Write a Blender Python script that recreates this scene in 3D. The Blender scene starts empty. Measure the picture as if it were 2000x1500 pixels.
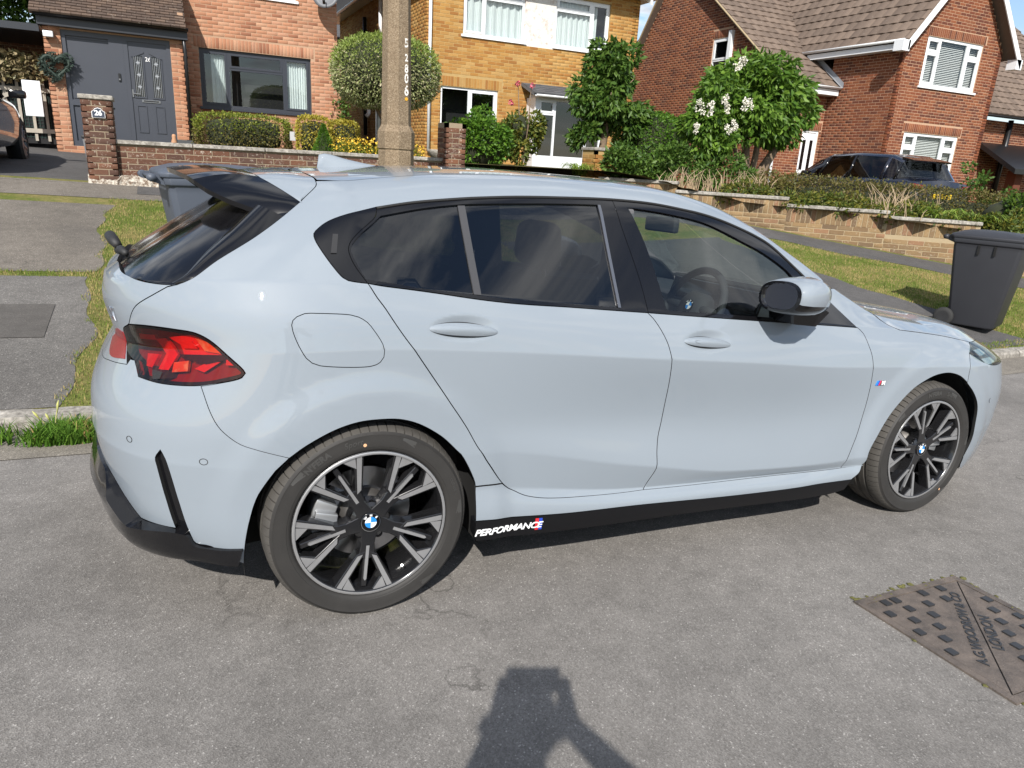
import bpy, bmesh, math, random
import numpy as np
from mathutils import Matrix, Vector
from mathutils.geometry import delaunay_2d_cdt
random.seed(7); RNG = np.random.default_rng(7)
SC = bpy.context.scene; C = SC.collection
R_ = math.radians
# ---------------------------------------------------------------- camera, sky, sun, exposure
cam_d = bpy.data.cameras.new('camera'); cam = bpy.data.objects.new('camera', cam_d); C.objects.link(cam)
SC.camera = cam
cam_d.sensor_fit = 'HORIZONTAL'; cam_d.sensor_width = 36.0; cam_d.lens = 36.0*1387/2000
cam_d.clip_start = 0.02; cam_d.clip_end = 2000
CW = Vector((-0.489196, -2.862155, 1.469528)); _r = Vector((0.905863, -0.420109, 0.054047)); _u = Vector((0.079051, 0.293036, 0.952828)); _f = Vector((0.416130, 0.858859, -0.298660))
cam.matrix_world = Matrix(((_r.x, _u.x, -_f.x, CW.x), (_r.y, _u.y, -_f.y, CW.y), (_r.z, _u.z, -_f.z, CW.z), (0, 0, 0, 1)))
SUN = Vector((0.640, 1.135, -1.055)).normalized()          # direction the light travels
sun_el = math.asin(-SUN.z); sun_az = math.atan2(-SUN.x, -SUN.y)
W = bpy.data.worlds.new('World'); SC.world = W; W.use_nodes = True
nt = W.node_tree; nt.nodes.clear()
out = nt.nodes.new('ShaderNodeOutputWorld'); bg = nt.nodes.new('ShaderNodeBackground'); bg.inputs[1].default_value = 0.105
sky = nt.nodes.new('ShaderNodeTexSky'); sky.sky_type = 'NISHITA'; sky.sun_disc = False
sky.sun_elevation = sun_el; sky.sun_rotation = sun_az; sky.air_density = 1.0; sky.dust_density = 0.6; sky.ozone_density = 1.6
tc = nt.nodes.new('ShaderNodeTexCoord'); sep = nt.nodes.new('ShaderNodeSeparateXYZ'); nt.links.new(tc.outputs['Generated'], sep.inputs[0])
def wmath(op, a, b=None, clamp=False):
    n = nt.nodes.new('ShaderNodeMath'); n.operation = op; n.use_clamp = clamp
    for i, v in enumerate((a, b)):
        if v is None: continue
        if isinstance(v, (int, float)): n.inputs[i].default_value = v
        else: nt.links.new(v, n.inputs[i])
    return n.outputs[0]
zz = wmath('ADD', wmath('MAXIMUM', sep.outputs[2], 0.0), 0.16)
cmb = nt.nodes.new('ShaderNodeCombineXYZ')
nt.links.new(wmath('DIVIDE', sep.outputs[0], zz), cmb.inputs[0]); nt.links.new(wmath('DIVIDE', sep.outputs[1], zz), cmb.inputs[1])
n1 = nt.nodes.new('ShaderNodeTexNoise'); n1.inputs['Scale'].default_value = 2.4; n1.inputs['Detail'].default_value = 9; n1.inputs['Roughness'].default_value = .56; n1.inputs['Distortion'].default_value = .25
nt.links.new(cmb.outputs[0], n1.inputs['Vector'])
cr = nt.nodes.new('ShaderNodeValToRGB'); cr.color_ramp.elements[0].position = .46; cr.color_ramp.elements[1].position = .58; nt.links.new(n1.outputs[0], cr.inputs[0])
n2 = nt.nodes.new('ShaderNodeTexNoise'); n2.inputs['Scale'].default_value = 4.6; n2.inputs['Detail'].default_value = 6; nt.links.new(cmb.outputs[0], n2.inputs['Vector'])
cr2 = nt.nodes.new('ShaderNodeValToRGB'); cr2.color_ramp.elements[0].position = .3; cr2.color_ramp.elements[1].position = .75
cr2.color_ramp.elements[0].color = (3.2, 3.5, 4.0, 1); cr2.color_ramp.elements[1].color = (10.5, 10.6, 10.8, 1); nt.links.new(n2.outputs[0], cr2.inputs[0])
mx = nt.nodes.new('ShaderNodeMix'); mx.data_type = 'RGBA'
nt.links.new(wmath('MULTIPLY', cr.outputs[0], wmath('MULTIPLY', wmath('MULTIPLY', sep.outputs[2], 9.0, True), .9)), mx.inputs[0]); nt.links.new(sky.outputs[0], mx.inputs[6]); nt.links.new(cr2.outputs[0], mx.inputs[7])
nt.links.new(mx.outputs[2], bg.inputs[0]); nt.links.new(bg.outputs[0], out.inputs[0])
sl = bpy.data.lights.new('sun', 'SUN'); sl.energy = 4.6; sl.angle = R_(0.53); sl.color = (1.0, .955, .89)
so = bpy.data.objects.new('sun', sl); C.objects.link(so); so.rotation_euler = SUN.to_track_quat('-Z', 'Y').to_euler(); so.location = (-6, -12, 12)
SC.view_settings.view_transform = 'Standard'; SC.view_settings.look = 'None'; SC.view_settings.gamma = 1; SC.view_settings.use_curve_mapping = False
SC.view_settings.exposure = 0.55
# ---------------------------------------------------------------- helpers
def link(o, parent=None):
    C.objects.link(o)
    if parent is not None: o.parent = parent
    return o
def tag(o, label=None, cat=None, group=None, kind=None):
    for k, v in (('label', label), ('category', cat), ('group', group), ('kind', kind)):
        if v: o[k] = v
    return o
def empty(name, loc=(0, 0, 0), rz=0, label=None, cat=None, group=None):
    o = bpy.data.objects.new(name, None); o.empty_display_size = .2; o.location = loc; o.rotation_euler = (0, 0, rz)
    return tag(link(o), label, cat, group)
def mk(name, V, F, m, parent=None, smooth=False, normals=None, kind=None):
    me = bpy.data.meshes.new(name); me.from_pydata([tuple(map(float, v)) for v in V], [], [tuple(map(int, f)) for f in F])
    if m is not None: me.materials.append(m)
    if smooth or normals is not None: me.polygons.foreach_set('use_smooth', [True]*len(me.polygons))
    if normals is not None: me.normals_split_custom_set_from_vertices([tuple(map(float, n)) for n in normals])
    me.update(); o = bpy.data.objects.new(name, me)
    if kind: o['kind'] = kind
    return link(o, parent)
def inst(name, me, parent, loc=(0, 0, 0), rot=(0, 0, 0), scale=(1, 1, 1)):
    o = bpy.data.objects.new(name, me); o.location = loc; o.rotation_euler = rot; o.scale = scale
    return link(o, parent)
class B:                                                    # collects geometry for one mesh
    def __init__(s): s.V = []; s.F = []
    def add(s, V, F):
        n = len(s.V); s.V += [tuple(v) for v in V]; s.F += [tuple(i+n for i in f) for f in F]; return s
    def box(s, x0, x1, y0, y1, z0, z1):
        return s.add([(x0,y0,z0),(x1,y0,z0),(x1,y1,z0),(x0,y1,z0),(x0,y0,z1),(x1,y0,z1),(x1,y1,z1),(x0,y1,z1)],
                     [(0,3,2,1),(4,5,6,7),(0,1,5,4),(1,2,6,5),(2,3,7,6),(3,0,4,7)])
    def cbox(s, x0, x1, y0, y1, z0, z1, c):                  # box with chamfered edges on its -y face
        n = len(s.V)
        s.V += [(x0,y1,z0),(x1,y1,z0),(x1,y1,z1),(x0,y1,z1),(x0,y0+c,z0),(x1,y0+c,z0),(x1,y0+c,z1),(x0,y0+c,z1),(x0+c,y0,z0+c),(x1-c,y0,z0+c),(x1-c,y0,z1-c),(x0+c,y0,z1-c)]
        for f in ((8,9,10,11),(4,5,9,8),(5,6,10,9),(6,7,11,10),(7,4,8,11),(0,1,5,4),(1,2,6,5),(2,3,7,6),(3,0,4,7)): s.F.append(tuple(i+n for i in f))
        return s
    def tube(s, pts, rad, n=8, cap=True):
        pts = [Vector(p) for p in pts]; rad = rad if hasattr(rad, '__len__') else [rad]*len(pts)
        base = len(s.V); t0 = None
        for i, p in enumerate(pts):
            d = (pts[min(i+1, len(pts)-1)]-pts[max(i-1, 0)]).normalized()
            if t0 is None: t0 = d.orthogonal().normalized()
            t0 = (t0-d*t0.dot(d)).normalized(); b = d.cross(t0)
            for k in range(n):
                a = 2*math.pi*k/n; s.V.append(tuple(p+(t0*math.cos(a)+b*math.sin(a))*rad[i]))
        for i in range(len(pts)-1):
            for k in range(n):
                a = base+i*n+k; b_ = base+i*n+(k+1) % n; s.F.append((a, b_, b_+n, a+n))
        if cap:
            s.F.append(tuple(base+k for k in range(n))[::-1]); s.F.append(tuple(base+(len(pts)-1)*n+k for k in range(n)))
        return s
    def prism(s, poly, axis, a0, a1):                        # poly: 2D outline; axis 0/1/2 extrusion
        n = len(s.V); k = len(poly)
        def P(p, a): return ((a, p[0], p[1]), (p[0], a, p[1]), (p[0], p[1], a))[axis]
        s.V += [P(p, a0) for p in poly]+[P(p, a1) for p in poly]
        s.F.append(tuple(range(n, n+k))); s.F.append(tuple(range(n+k, n+2*k))[::-1])
        for i in range(k): j = (i+1) % k; s.F.append((n+i, n+k+i, n+k+j, n+j))
        return s
    def lathe(s, prof, n=24, c=(0, 0, 0), axis=2):           # prof: (r,h)
        base = len(s.V)
        for r, h in prof:
            for k in range(n):
                a = 2*math.pi*k/n; x, y = r*math.cos(a), r*math.sin(a)
                s.V.append((c[0]+x, c[1]+y, c[2]+h) if axis == 2 else (c[0]+x, c[1]+h, c[2]+y) if axis == 1 else (c[0]+h, c[1]+x, c[2]+y))
        for i in range(len(prof)-1):
            for k in range(n):
                a = base+i*n+k; b = base+i*n+(k+1) % n; s.F.append((a, b, b+n, a+n))
        return s
    def mesh(s, name, m, parent=None, smooth=False, kind=None): return mk(name, s.V, s.F, m, parent, smooth, kind=kind)
def bevel_obj(o, w, seg=2, smooth=True, angle=35):
    bm = bmesh.new(); bm.from_mesh(o.data)
    bmesh.ops.remove_doubles(bm, verts=bm.verts, dist=1e-6); bmesh.ops.recalc_face_normals(bm, faces=bm.faces)
    es = [e for e in bm.edges if len(e.link_faces) == 2 and e.calc_face_angle(0) > R_(angle)]
    bmesh.ops.bevel(bm, geom=es, offset=w, segments=seg, profile=.5, affect='EDGES', clamp_overlap=True)
    bm.to_mesh(o.data); bm.free()
    if smooth:
        o.data.polygons.foreach_set('use_smooth', [True]*len(o.data.polygons))
        auto_smooth(o)
    return o
def auto_smooth(o, ang=40):
    me = o.data; bm = bmesh.new(); bm.from_mesh(me)
    for e in bm.edges: e.smooth = not (len(e.link_faces) == 2 and e.calc_face_angle(0) > R_(ang))
    bm.to_mesh(me); bm.free(); return o
def text_geo(body, size=1, shear=0, bold=0, spacing=1):
    cu = bpy.data.curves.new('t', 'FONT'); cu.body = body; cu.size = size; cu.shear = shear; cu.offset = bold; cu.space_character = spacing
    cu.align_x = 'CENTER'; cu.align_y = 'CENTER'; cu.resolution_u = 4
    o = bpy.data.objects.new('t', cu); C.objects.link(o); dg = bpy.context.evaluated_depsgraph_get(); dg.update()
    me = bpy.data.meshes.new_from_object(o.evaluated_get(dg)); V = [(v.co.x, v.co.y) for v in me.vertices]; F = [tuple(p.vertices) for p in me.polygons]
    bpy.data.objects.remove(o); bpy.data.meshes.remove(me); bpy.data.curves.remove(cu)
    return V, F
def text_solid(body, fn, m, name, parent, size=1, h=.001, **kw):   # fn(u,v,h)->xyz ; raised letters with sides
    V, F = text_geo(body, size, **kw); n = len(V); ed = {}
    for f in F:
        for i in range(len(f)):
            a, b = f[i], f[(i+1) % len(f)]; ed[(a, b)] = 1
    G = list(F)+[(a, b, b+n, a+n) for (a, b) in ed if (b, a) not in ed]
    return mk(name, [fn(u, v, h) for u, v in V]+[fn(u, v, -h) for u, v in V], G, m, parent)
# ---------------------------------------------------------------- materials
class NT:
    def __init__(s, name):
        s.m = bpy.data.materials.new(name); s.m.use_nodes = True; s.t = s.m.node_tree; s.t.nodes.clear(); s.o = s.t.nodes.new('ShaderNodeOutputMaterial')
    def n(s, typ, **kw):
        q = s.t.nodes.new('ShaderNode'+typ)
        for k, v in kw.items():
            if hasattr(q, k) and not k.startswith('i_'): setattr(q, k, v)
        return q
    def l(s, a, b): s.t.links.new(a, b)
    def set(s, sock, v):
        if isinstance(v, bpy.types.NodeSocket): s.l(v, sock)
        elif isinstance(v, (tuple, list)) and len(v) == 3 and sock.type == 'RGBA': sock.default_value = (*v, 1)
        else: sock.default_value = v
    def noise(s, scale, detail=4, rough=.55, dist=0, vec=None, dim='3D'):
        q = s.n('TexNoise'); q.inputs['Scale'].default_value = scale; q.inputs['Detail'].default_value = detail; q.inputs['Roughness'].default_value = rough; q.inputs['Distortion'].default_value = dist
        s.l(vec if vec is not None else s.pos(), q.inputs['Vector']); return q.outputs[0]
    def vor(s, scale, feat='F1', out=0, vec=None):
        q = s.n('TexVoronoi'); q.feature = feat; q.inputs['Scale'].default_value = scale; s.l(vec if vec is not None else s.pos(), q.inputs['Vector']); return q.outputs[out]
    def pos(s):
        if not hasattr(s, '_p'): s._p = s.n('TexCoord').outputs['Object']
        return s._p
    def wpos(s):
        if not hasattr(s, '_w'): s._w = s.n('NewGeometry').outputs['Position']
        return s._w
    def ramp(s, f, stops, interp='LINEAR'):
        q = s.n('ValToRGB'); e = q.color_ramp.elements; q.color_ramp.interpolation = interp
        while len(e) < len(stops): e.new(.5)
        for i, (p, c) in enumerate(stops):
            e[i].position = p; e[i].color = (*c, 1) if hasattr(c, '__len__') else (c, c, c, 1)
        s.l(f, q.inputs[0]); return q.outputs[0]
    def math(s, op, a, b=None, clamp=False):
        q = s.n('Math'); q.operation = op; q.use_clamp = clamp
        s.set(q.inputs[0], a)
        if b is not None: s.set(q.inputs[1], b)
        return q.outputs[0]
    def mix(s, f, a, b, mode='MIX'):
        q = s.n('Mix'); q.data_type = 'RGBA'; q.blend_type = mode; s.set(q.inputs[0], f); s.set(q.inputs[6], a); s.set(q.inputs[7], b); return q.outputs[2]
    def bump(s, h, strength=.3, dist=.01):
        q = s.n('Bump'); q.inputs['Strength'].default_value = strength; q.inputs['Distance'].default_value = dist; s.l(h, q.inputs['Height']); return q.outputs[0]
    def rnd(s):                                              # one number per loose piece (object or island)
        a = s.n('ObjectInfo').outputs['Random']; b = s.n('NewGeometry').outputs['Random Per Island']
        return s.math('FRACT', s.math('ADD', a, b))
    def bsdf(s, base=(.5,.5,.5), rough=.5, metal=0, spec=.5, coat=0, coat_r=.03, normal=None, **kw):
        q = s.n('BsdfPrincipled'); s.set(q.inputs['Base Color'], base); s.set(q.inputs['Roughness'], rough); s.set(q.inputs['Metallic'], metal)
        s.set(q.inputs['Specular IOR Level'], spec); s.set(q.inputs['Coat Weight'], coat); s.set(q.inputs['Coat Roughness'], coat_r)
        if normal is not None: s.l(normal, q.inputs['Normal'])
        for k, v in kw.items(): s.set(q.inputs[k.replace('_', ' ')], v)
        return q.outputs[0]
    def done(s, sh): s.l(sh, s.o.inputs[0]); return s.m
def pm(name, base, rough=.5, var=.0, vs=8, bump=0, bs=60, **kw):
    q = NT(name); b = base; nrm = None
    if var:
        f = q.noise(vs, 5); b = q.mix(f, tuple(c*(1-var) for c in base), tuple(min(1, c*(1+var)) for c in base))
    if bump: nrm = q.bump(q.noise(bs, 3), bump, .01)
    return q.done(q.bsdf(b, rough, normal=nrm, **kw))
M = {}
def glass(name, tint, f0=.042, rough=0.0, refl=(1, 1, 1)):
    q = NT(name); t = q.n('BsdfTransparent'); q.set(t.inputs[0], tint); g = q.n('BsdfGlossy'); g.inputs['Roughness'].default_value = rough; q.set(g.inputs[0], refl)
    ge = q.n('NewGeometry'); d = q.n('VectorMath'); d.operation = 'DOT_PRODUCT'; q.l(ge.outputs['Incoming'], d.inputs[0]); q.l(ge.outputs['Normal'], d.inputs[1])
    k = q.math('POWER', q.math('SUBTRACT', 1.0, q.math('ABSOLUTE', d.outputs['Value'])), 5.0)      # Fresnel, same from both sides of the pane
    fr = q.math('ADD', q.math('MULTIPLY', k, 1-f0), f0); m = q.n('MixShader'); q.l(fr, m.inputs[0]); q.l(t.outputs[0], m.inputs[1]); q.l(g.outputs[0], m.inputs[2])
    return q.done(m.outputs[0])
# ================================================================= ground, road, kerb, verge, paths
def sstep(a, b, x): u = min(1, max(0, (x-a)/(b-a))); return u*u*(3-2*u)
def g_x(x):
    if x < -6: return .193
    if x < 2.5: return -.0322*x
    u = min(x, 5.5)-2.5; return -.0805-.0322*(u-u*u/6.0)
def z_road(x, y): return g_x(x)-.0297*max(-8, min(y, 1.3))
YK = 1.30
def z_verge(x, y):
    zk = z_road(x, YK)+.072
    return zk+(.131+.03*sstep(4, 8, x))*(y-YK-.12)
def z_ground(x, y): return z_road(x, y) if y < YK else z_verge(x, max(y, YK+.12))

WALLP = [(6.3, 7.95), (7.2, 7.25), (8.3, 6.1), (9.4, 4.95), (10.4, 3.95), (11.6, 2.9), (13.5, 1.6)]
def wall_y(x): return float(np.interp(x, [p[0] for p in WALLP], [p[1] for p in WALLP])) if x > 6.3 else 7.95
def z_garden(x, y):
    if x < -1.45: return z_verge(x, 7.95)+.035*(y-7.95)
    return 1.40-.38*sstep(6.3, 8.3, x)-.17*sstep(8.5, 10.6, x)-.40*sstep(11, 13.5, x)
def z_any(x, y):
    if y < YK: return z_road(x, y)
    return z_verge(x, max(y, YK+.12)) if y < wall_y(x) else z_garden(x, y)
def fastmesh(name, V, F, m, parent=None, smooth=False, kind=None, col=None):
    me = bpy.data.meshes.new(name); V = np.asarray(V, np.float32); F = np.asarray(F, np.int32); k = F.shape[1]
    me.vertices.add(len(V)); me.vertices.foreach_set('co', V.ravel()); me.loops.add(F.size); me.loops.foreach_set('vertex_index', F.ravel())
    me.polygons.add(len(F)); me.polygons.foreach_set('loop_start', np.arange(0, F.size, k, dtype=np.int32)); me.polygons.foreach_set('loop_total', np.full(len(F), k, np.int32))
    if smooth: me.polygons.foreach_set('use_smooth', np.ones(len(F), bool))
    me.materials.append(m); me.update(calc_edges=True); o = bpy.data.objects.new(name, me)
    if kind: o['kind'] = kind
    return link(o, parent)
def sheet(name, xs, ys, zf, m, lift=0, ok=None, kind='structure', parent=None):
    V = [(x, y, zf(x, y)+lift) for x in xs for y in ys]; n = len(ys)
    F = [(i*n+j, (i+1)*n+j, (i+1)*n+j+1, i*n+j+1) for i in range(len(xs)-1) for j in range(n-1) if ok is None or ok((xs[i]+xs[i+1])/2, (ys[j]+ys[j+1])/2)]
    return mk(name, V, F, m, parent, smooth=True, kind=kind)
def asphalt(name, dark, light, stone, scale=1.0, patch=.5):
    q = NT(name); p = q.wpos()
    v1 = q.n('TexVoronoi'); v1.inputs['Scale'].default_value = 240*scale; q.l(p, v1.inputs['Vector'])
    chip = q.ramp(q.n('SeparateColor').outputs[0] if False else v1.outputs['Color'], [(.0, dark), (.5, tuple((a+b)/2 for a, b in zip(dark, light))), (.86, light), (.97, stone)])
    big = q.ramp(q.noise(.8, 6, .6, vec=p), [(.30, .80), (.70, 1.16)]); mid = q.ramp(q.noise(9, 6, .7, vec=p), [(.25, .80), (.75, 1.18)])
    c = q.mix(1.0, q.mix(1.0, chip, big, 'MULTIPLY'), mid, 'MULTIPLY')
    pits = q.ramp(q.noise(46, 5, .75, vec=p), [(.27, .38), (.37, 1)]); c = q.mix(q.ramp(q.noise(1.7, 4, .6, vec=p), [(.40, .15), (.62, 1)]), c, q.mix(1.0, c, pits, 'MULTIPLY')); stain = q.ramp(q.noise(.55, 3, .5, 1.2, vec=p), [(.60, 0), (.72, .28)]); c = q.mix(stain, c, (.07,.065,.06))
    # fine cracks
    cr = q.n('TexVoronoi'); cr.feature = 'DISTANCE_TO_EDGE'; cr.inputs['Scale'].default_value = .55; wv = q.n('VectorMath'); wv.operation = 'ADD'; q.l(p, wv.inputs[0]); nz = q.n('TexNoise'); nz.inputs['Scale'].default_value = 3.0; nz.inputs['Detail'].default_value = 6; q.l(p, nz.inputs['Vector']); q.l(nz.outputs['Color'], wv.inputs[1]); q.l(wv.outputs[0], cr.inputs['Vector'])
    crk = q.math('MULTIPLY', q.ramp(cr.outputs[0], [(.0, 1), (.006, 0)]), q.ramp(q.noise(.7, 3, vec=p), [(.52, 0), (.62, 1)])); c = q.mix(q.math('MULTIPLY', crk, .55), c, (.03,.028,.025))
    h = q.math('ADD', q.math('MULTIPLY', v1.outputs['Distance'], 1.0), q.math('MULTIPLY', q.noise(46, 5, .75, vec=p), .9))
    return q.done(q.bsdf(c, .88, spec=.25, normal=q.bump(h, .32, .005)))
M['road'] = asphalt('road_asphalt', (.128,.119,.110), (.226,.213,.198), (.41,.39,.365))
M['drive'] = asphalt('crossover_tarmac', (.095,.083,.071), (.20,.178,.150), (.42,.39,.33), .75)
M['dark_tar'] = asphalt('dark_tarmac', (.055,.053,.052), (.115,.110,.107), (.22,.21,.20), 1.2)
q = NT('concrete_kerb'); p = q.wpos(); c = q.mix(q.ramp(q.noise(30, 6, .7, vec=p), [(.35, 0), (.65, 1)]), (.17,.155,.135), (.46,.43,.38)); M['kerb'] = q.done(q.bsdf(q.mix(q.ramp(q.noise(5, 5, vec=p), [(.4, 0), (.7, .6)]), c, (.10,.09,.075)), .9, normal=q.bump(q.noise(60, 5, vec=p), .5, .01)))
q = NT('verge_soil'); p = q.wpos(); c = q.mix(q.ramp(q.noise(2.2, 6, .65, vec=p), [(.40, 0), (.66, 1)]), (.115,.150,.032), (.27,.215,.090)); c = q.mix(q.ramp(q.noise(40, 4, vec=p), [(.4, 0), (.7, .55)]), c, (.05,.055,.018)); M['turf'] = q.done(q.bsdf(c, .95, spec=.1, normal=q.bump(q.noise(90, 4, vec=p), .8, .02)))
q = NT('garden_soil'); p = q.wpos(); M['soil'] = q.done(q.bsdf(q.mix(q.noise(3, 6, vec=p), (.05,.06,.02), (.14,.10,.05)), .95, spec=.1))
def fr(a, b, n): return list(np.linspace(a, b, n))
sheet('road', fr(-60, -6, 10)+fr(-5.5, 6, 24)+fr(7, 60, 14), fr(-60, -8, 6)+[-6, -4, -3, -2, -1, 0, .6, 1.0, YK+.01], z_road, M['road'])
sheet('verge', fr(-40, -6, 8)+fr(-5.5, 13.5, 58)+fr(14, 60, 12), [YK+.12]+fr(1.55, 8.0, 30), lambda x, y: z_verge(x, y), M['turf'], ok=lambda x, y: y < wall_y(x)+.35)
gx = fr(-40, -8, 6)+fr(-7, 16, 70)+fr(17, 60, 14)
sheet('garden_ground', gx, fr(1.6, 16, 58)+fr(17, 80, 10), z_garden, M['soil'], ok=lambda x, y: y > wall_y(x)-.12 and x > -1.45)
sheet('driveway', fr(-9, -1.3, 18), fr(7.75, 18, 22), lambda x, y: z_verge(x, min(y, 7.95))+.035*max(0, y-7.95), M['dark_tar'], lift=.006)
# tarmac crossover on the left and its older patch, the pavement and the crossover on the right
edge = lambda y: -1.06-.012*(y-1.4)+.045*math.sin(y*3.1)+.03*math.sin(y*7.7+1)
def cross(name, y0, y1, m, x0=-9, lift=.004):
    ys = fr(y0, y1, 22); us = fr(0, 1, 16); V = [(x0+(edge(y)-x0)*u, y, z_verge(x0+(edge(y)-x0)*u, y)+lift) for u in us for y in ys]
    return mk(name, V, [(i*22+j, (i+1)*22+j, (i+1)*22+j+1, i*22+j+1) for i in range(15) for j in range(21)], m, None, True, kind='structure')
M['drive_b'] = asphalt('crossover_tarmac_grey', (.080,.076,.071), (.170,.160,.148), (.38,.36,.33), .8)
cross('crossover_tarmac', 1.425, 3.82, M['drive_b']); cross('crossover_concrete', 3.95, 6.6, M['drive'])
M['patch'] = asphalt('tarmac_repair', (.066,.061,.056), (.105,.098,.090), (.18,.17,.15), 1.3)
sheet('tarmac_patch', fr(-6, -1.30, 10), fr(2.46, 3.12, 6), lambda x, y: z_verge(x, y), M['patch'], lift=.0085)
sheet('pavement', fr(-9, 6.2, 40), fr(6.95, 7.86, 6), z_verge, M['drive'], lift=.005)
for i in range(7): sheet('tarmac_strip', fr(-.85+1.1*i, .2+1.1*i, 4), fr(7.28, 7.78, 4), z_verge, M['dark_tar'], lift=.009)
e2 = lambda y: float(np.interp(y, [1.42, 1.56, 2.05, 2.45, 3.16, 3.9, 5.2], [7.85, 7.78, 7.62, 7.64, 7.28, 7.14, 6.9]))+.03*math.sin(y*9)
ys = fr(1.44, 5.6, 26); us = fr(0, 1, 12); mk('crossover_tarmac', [(3.3+(e2(y)-3.3)*u, y, z_verge(3.3+(e2(y)-3.3)*u, y)+.004) for u in us for y in ys], [(i*26+j, (i+1)*26+j, (i+1)*26+j+1, i*26+j+1) for i in range(11) for j in range(25)], M['dark_tar'], None, True, kind='structure')
V = []; N_ = 40
for i in range(N_):
    x = 6.6+5.2*i/(N_-1); yw = wall_y(x)
    for d in (.10, .45, .85+.06*math.sin(x*5)):
        xx, yy = x-d*.70, yw-d*.70; V.append((xx, yy, z_verge(xx, yy)+.005))
mk('footpath', V, [(i*3+j, i*3+j+1, (i+1)*3+j+1, (i+1)*3+j) for i in range(N_-1) for j in range(2)], M['dark_tar'], None, True, kind='structure')
# kerb stones, one by one
kb = tag(empty('kerb', (0, YK+.06, 0), label='line of worn pale concrete kerb stones along the far edge of the road', cat='kerb'))
x = -9.0; i = 0
while x < 10.5:
    L = .905; n = 9; V = []
    for k in range(n):
        xx = x+.006+(L-.012)*k/(n-1); z0 = z_road(xx, YK); j = lambda: random.uniform(-.004, .004)
        drop = 0
        for yy, dz in ((-.062, -.12), (-.060+j(), .042+j()), (-.040+j(), .064+j()), (.03, .074+j()), (.075, .072+j()), (.075, -.12)): V.append((xx, yy, z0+dz))
    F = [(k*6+a, k*6+a+1, (k+1)*6+a+1, (k+1)*6+a) for k in range(n-1) for a in range(5)]+[tuple(range(6))[::-1], tuple((n-1)*6+a for a in range(6))]
    mk('kerb_stone', V, [f[::-1] for f in F], M['kerb'], kb); x += L; i += 1
# channel strip beside the kerb, paler and gritty
M['channel'] = asphalt('gutter_grit', (.11,.10,.085), (.24,.215,.18), (.42,.39,.34), .9)
sheet('gutter', fr(-9, 10, 40), fr(.86, YK+.005, 4), z_road, M['channel'], lift=.004)
# ---- grass, blade by blade as one mass
def blades(name, pts, hgt, wid, m, lean=.5, parent=None):
    n = len(pts); pts = np.asarray(pts); a = RNG.uniform(0, 2*np.pi, n); h = hgt*RNG.uniform(.5, 1.25, n); w = wid*RNG.uniform(.7, 1.3, n)
    l = lean*h*RNG.uniform(.2, 1.2, n); b = RNG.uniform(0, 2*np.pi, n)
    dx, dy = np.cos(a)*w, np.sin(a)*w; tx, ty = np.cos(b)*l, np.sin(b)*l
    V = np.empty((n, 5, 3)); V[:, 0] = pts-np.stack([dx, dy, 0*dx+.004], 1); V[:, 1] = pts+np.stack([dx, dy, 0*dx-.004], 1)
    md = pts+np.stack([tx*.35, ty*.35, h*.6], 1); V[:, 2] = md+np.stack([dx, dy, 0*dx], 1)*.7; V[:, 3] = md-np.stack([dx, dy, 0*dx], 1)*.7; V[:, 4] = pts+np.stack([tx, ty, h], 1)
    i = np.arange(n)*5; F = np.concatenate([np.stack([i, i+1, i+2], 1), np.stack([i, i+2, i+3], 1), np.stack([i+3, i+2, i+4], 1)])
    return fastmesh(name, V.reshape(-1, 3), F, m, parent, kind='stuff')
def grass_mat(name, g1, g2, dry, sc=1.6, bias=.5):
    q = NT(name); p = q.wpos(); r = q.n('NewGeometry').outputs['Random Per Island']
    patch = q.ramp(q.noise(sc, 5, .65, vec=p), [(bias-.14, 0), (bias+.14, 1)]); g = q.mix(r, g1, g2)
    f = q.math('GREATER_THAN', patch, q.math('MULTIPLY', r, 1.0)); c = q.mix(f, g, dry)
    b = q.bsdf(c, .7, spec=.2); t = q.n('BsdfTranslucent'); q.l(c, t.inputs[0]); m = q.n('MixShader'); m.inputs[0].default_value = .3; q.l(b, m.inputs[1]); q.l(t.outputs[0], m.inputs[2]); return q.done(m.outputs[0])
M['grass'] = grass_mat('verge_grass', (.095,.150,.022), (.185,.240,.045), (.38,.300,.130), 1.6, .53)
def scatter(n, x0, x1, y0, y1, ok=None, dens=None):
    P = np.stack([RNG.uniform(x0, x1, n), RNG.uniform(y0, y1, n)], 1)
    out = [(x, y, z_any(x, y)) for x, y in P if ok is None or ok(x, y)]
    return out
inL = lambda x, y: x > edge(y)-.02+.06*math.sin(y*11)*math.sin(x*9) and y < 6.97+.05*math.sin(x*9)
g1 = blades('grass_verge', scatter(46000, -1.15, 1.2, 1.44, 7.0, inL)+scatter(9000, 1.2, 3.4, 1.44, 7.0)+scatter(2500, -4, -1.0, 3.80, 3.97), .024, .0026, M['grass'])
tag(g1, 'short patchy green and straw coloured grass verge behind the car', 'grass')
inR = lambda x, y: x > e2(y)-.03 and y < wall_y(x+.62)-.62+.04*math.sin(x*8) and y > 1.42
g2 = blades('grass_verge', scatter(60000, 6.8, 11.2, 1.42, 5.6, inR)+scatter(800, 6.6, 7.9, 1.40, 1.56), .026, .0030, M['grass'])
tag(g2, 'sunlit dry grass verge sloping up to the buff wall on the right', 'grass')
M['weed'] = grass_mat('weed_green', (.05,.13,.012), (.13,.24,.03), (.42,.30,.12), 6, .70)
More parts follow.
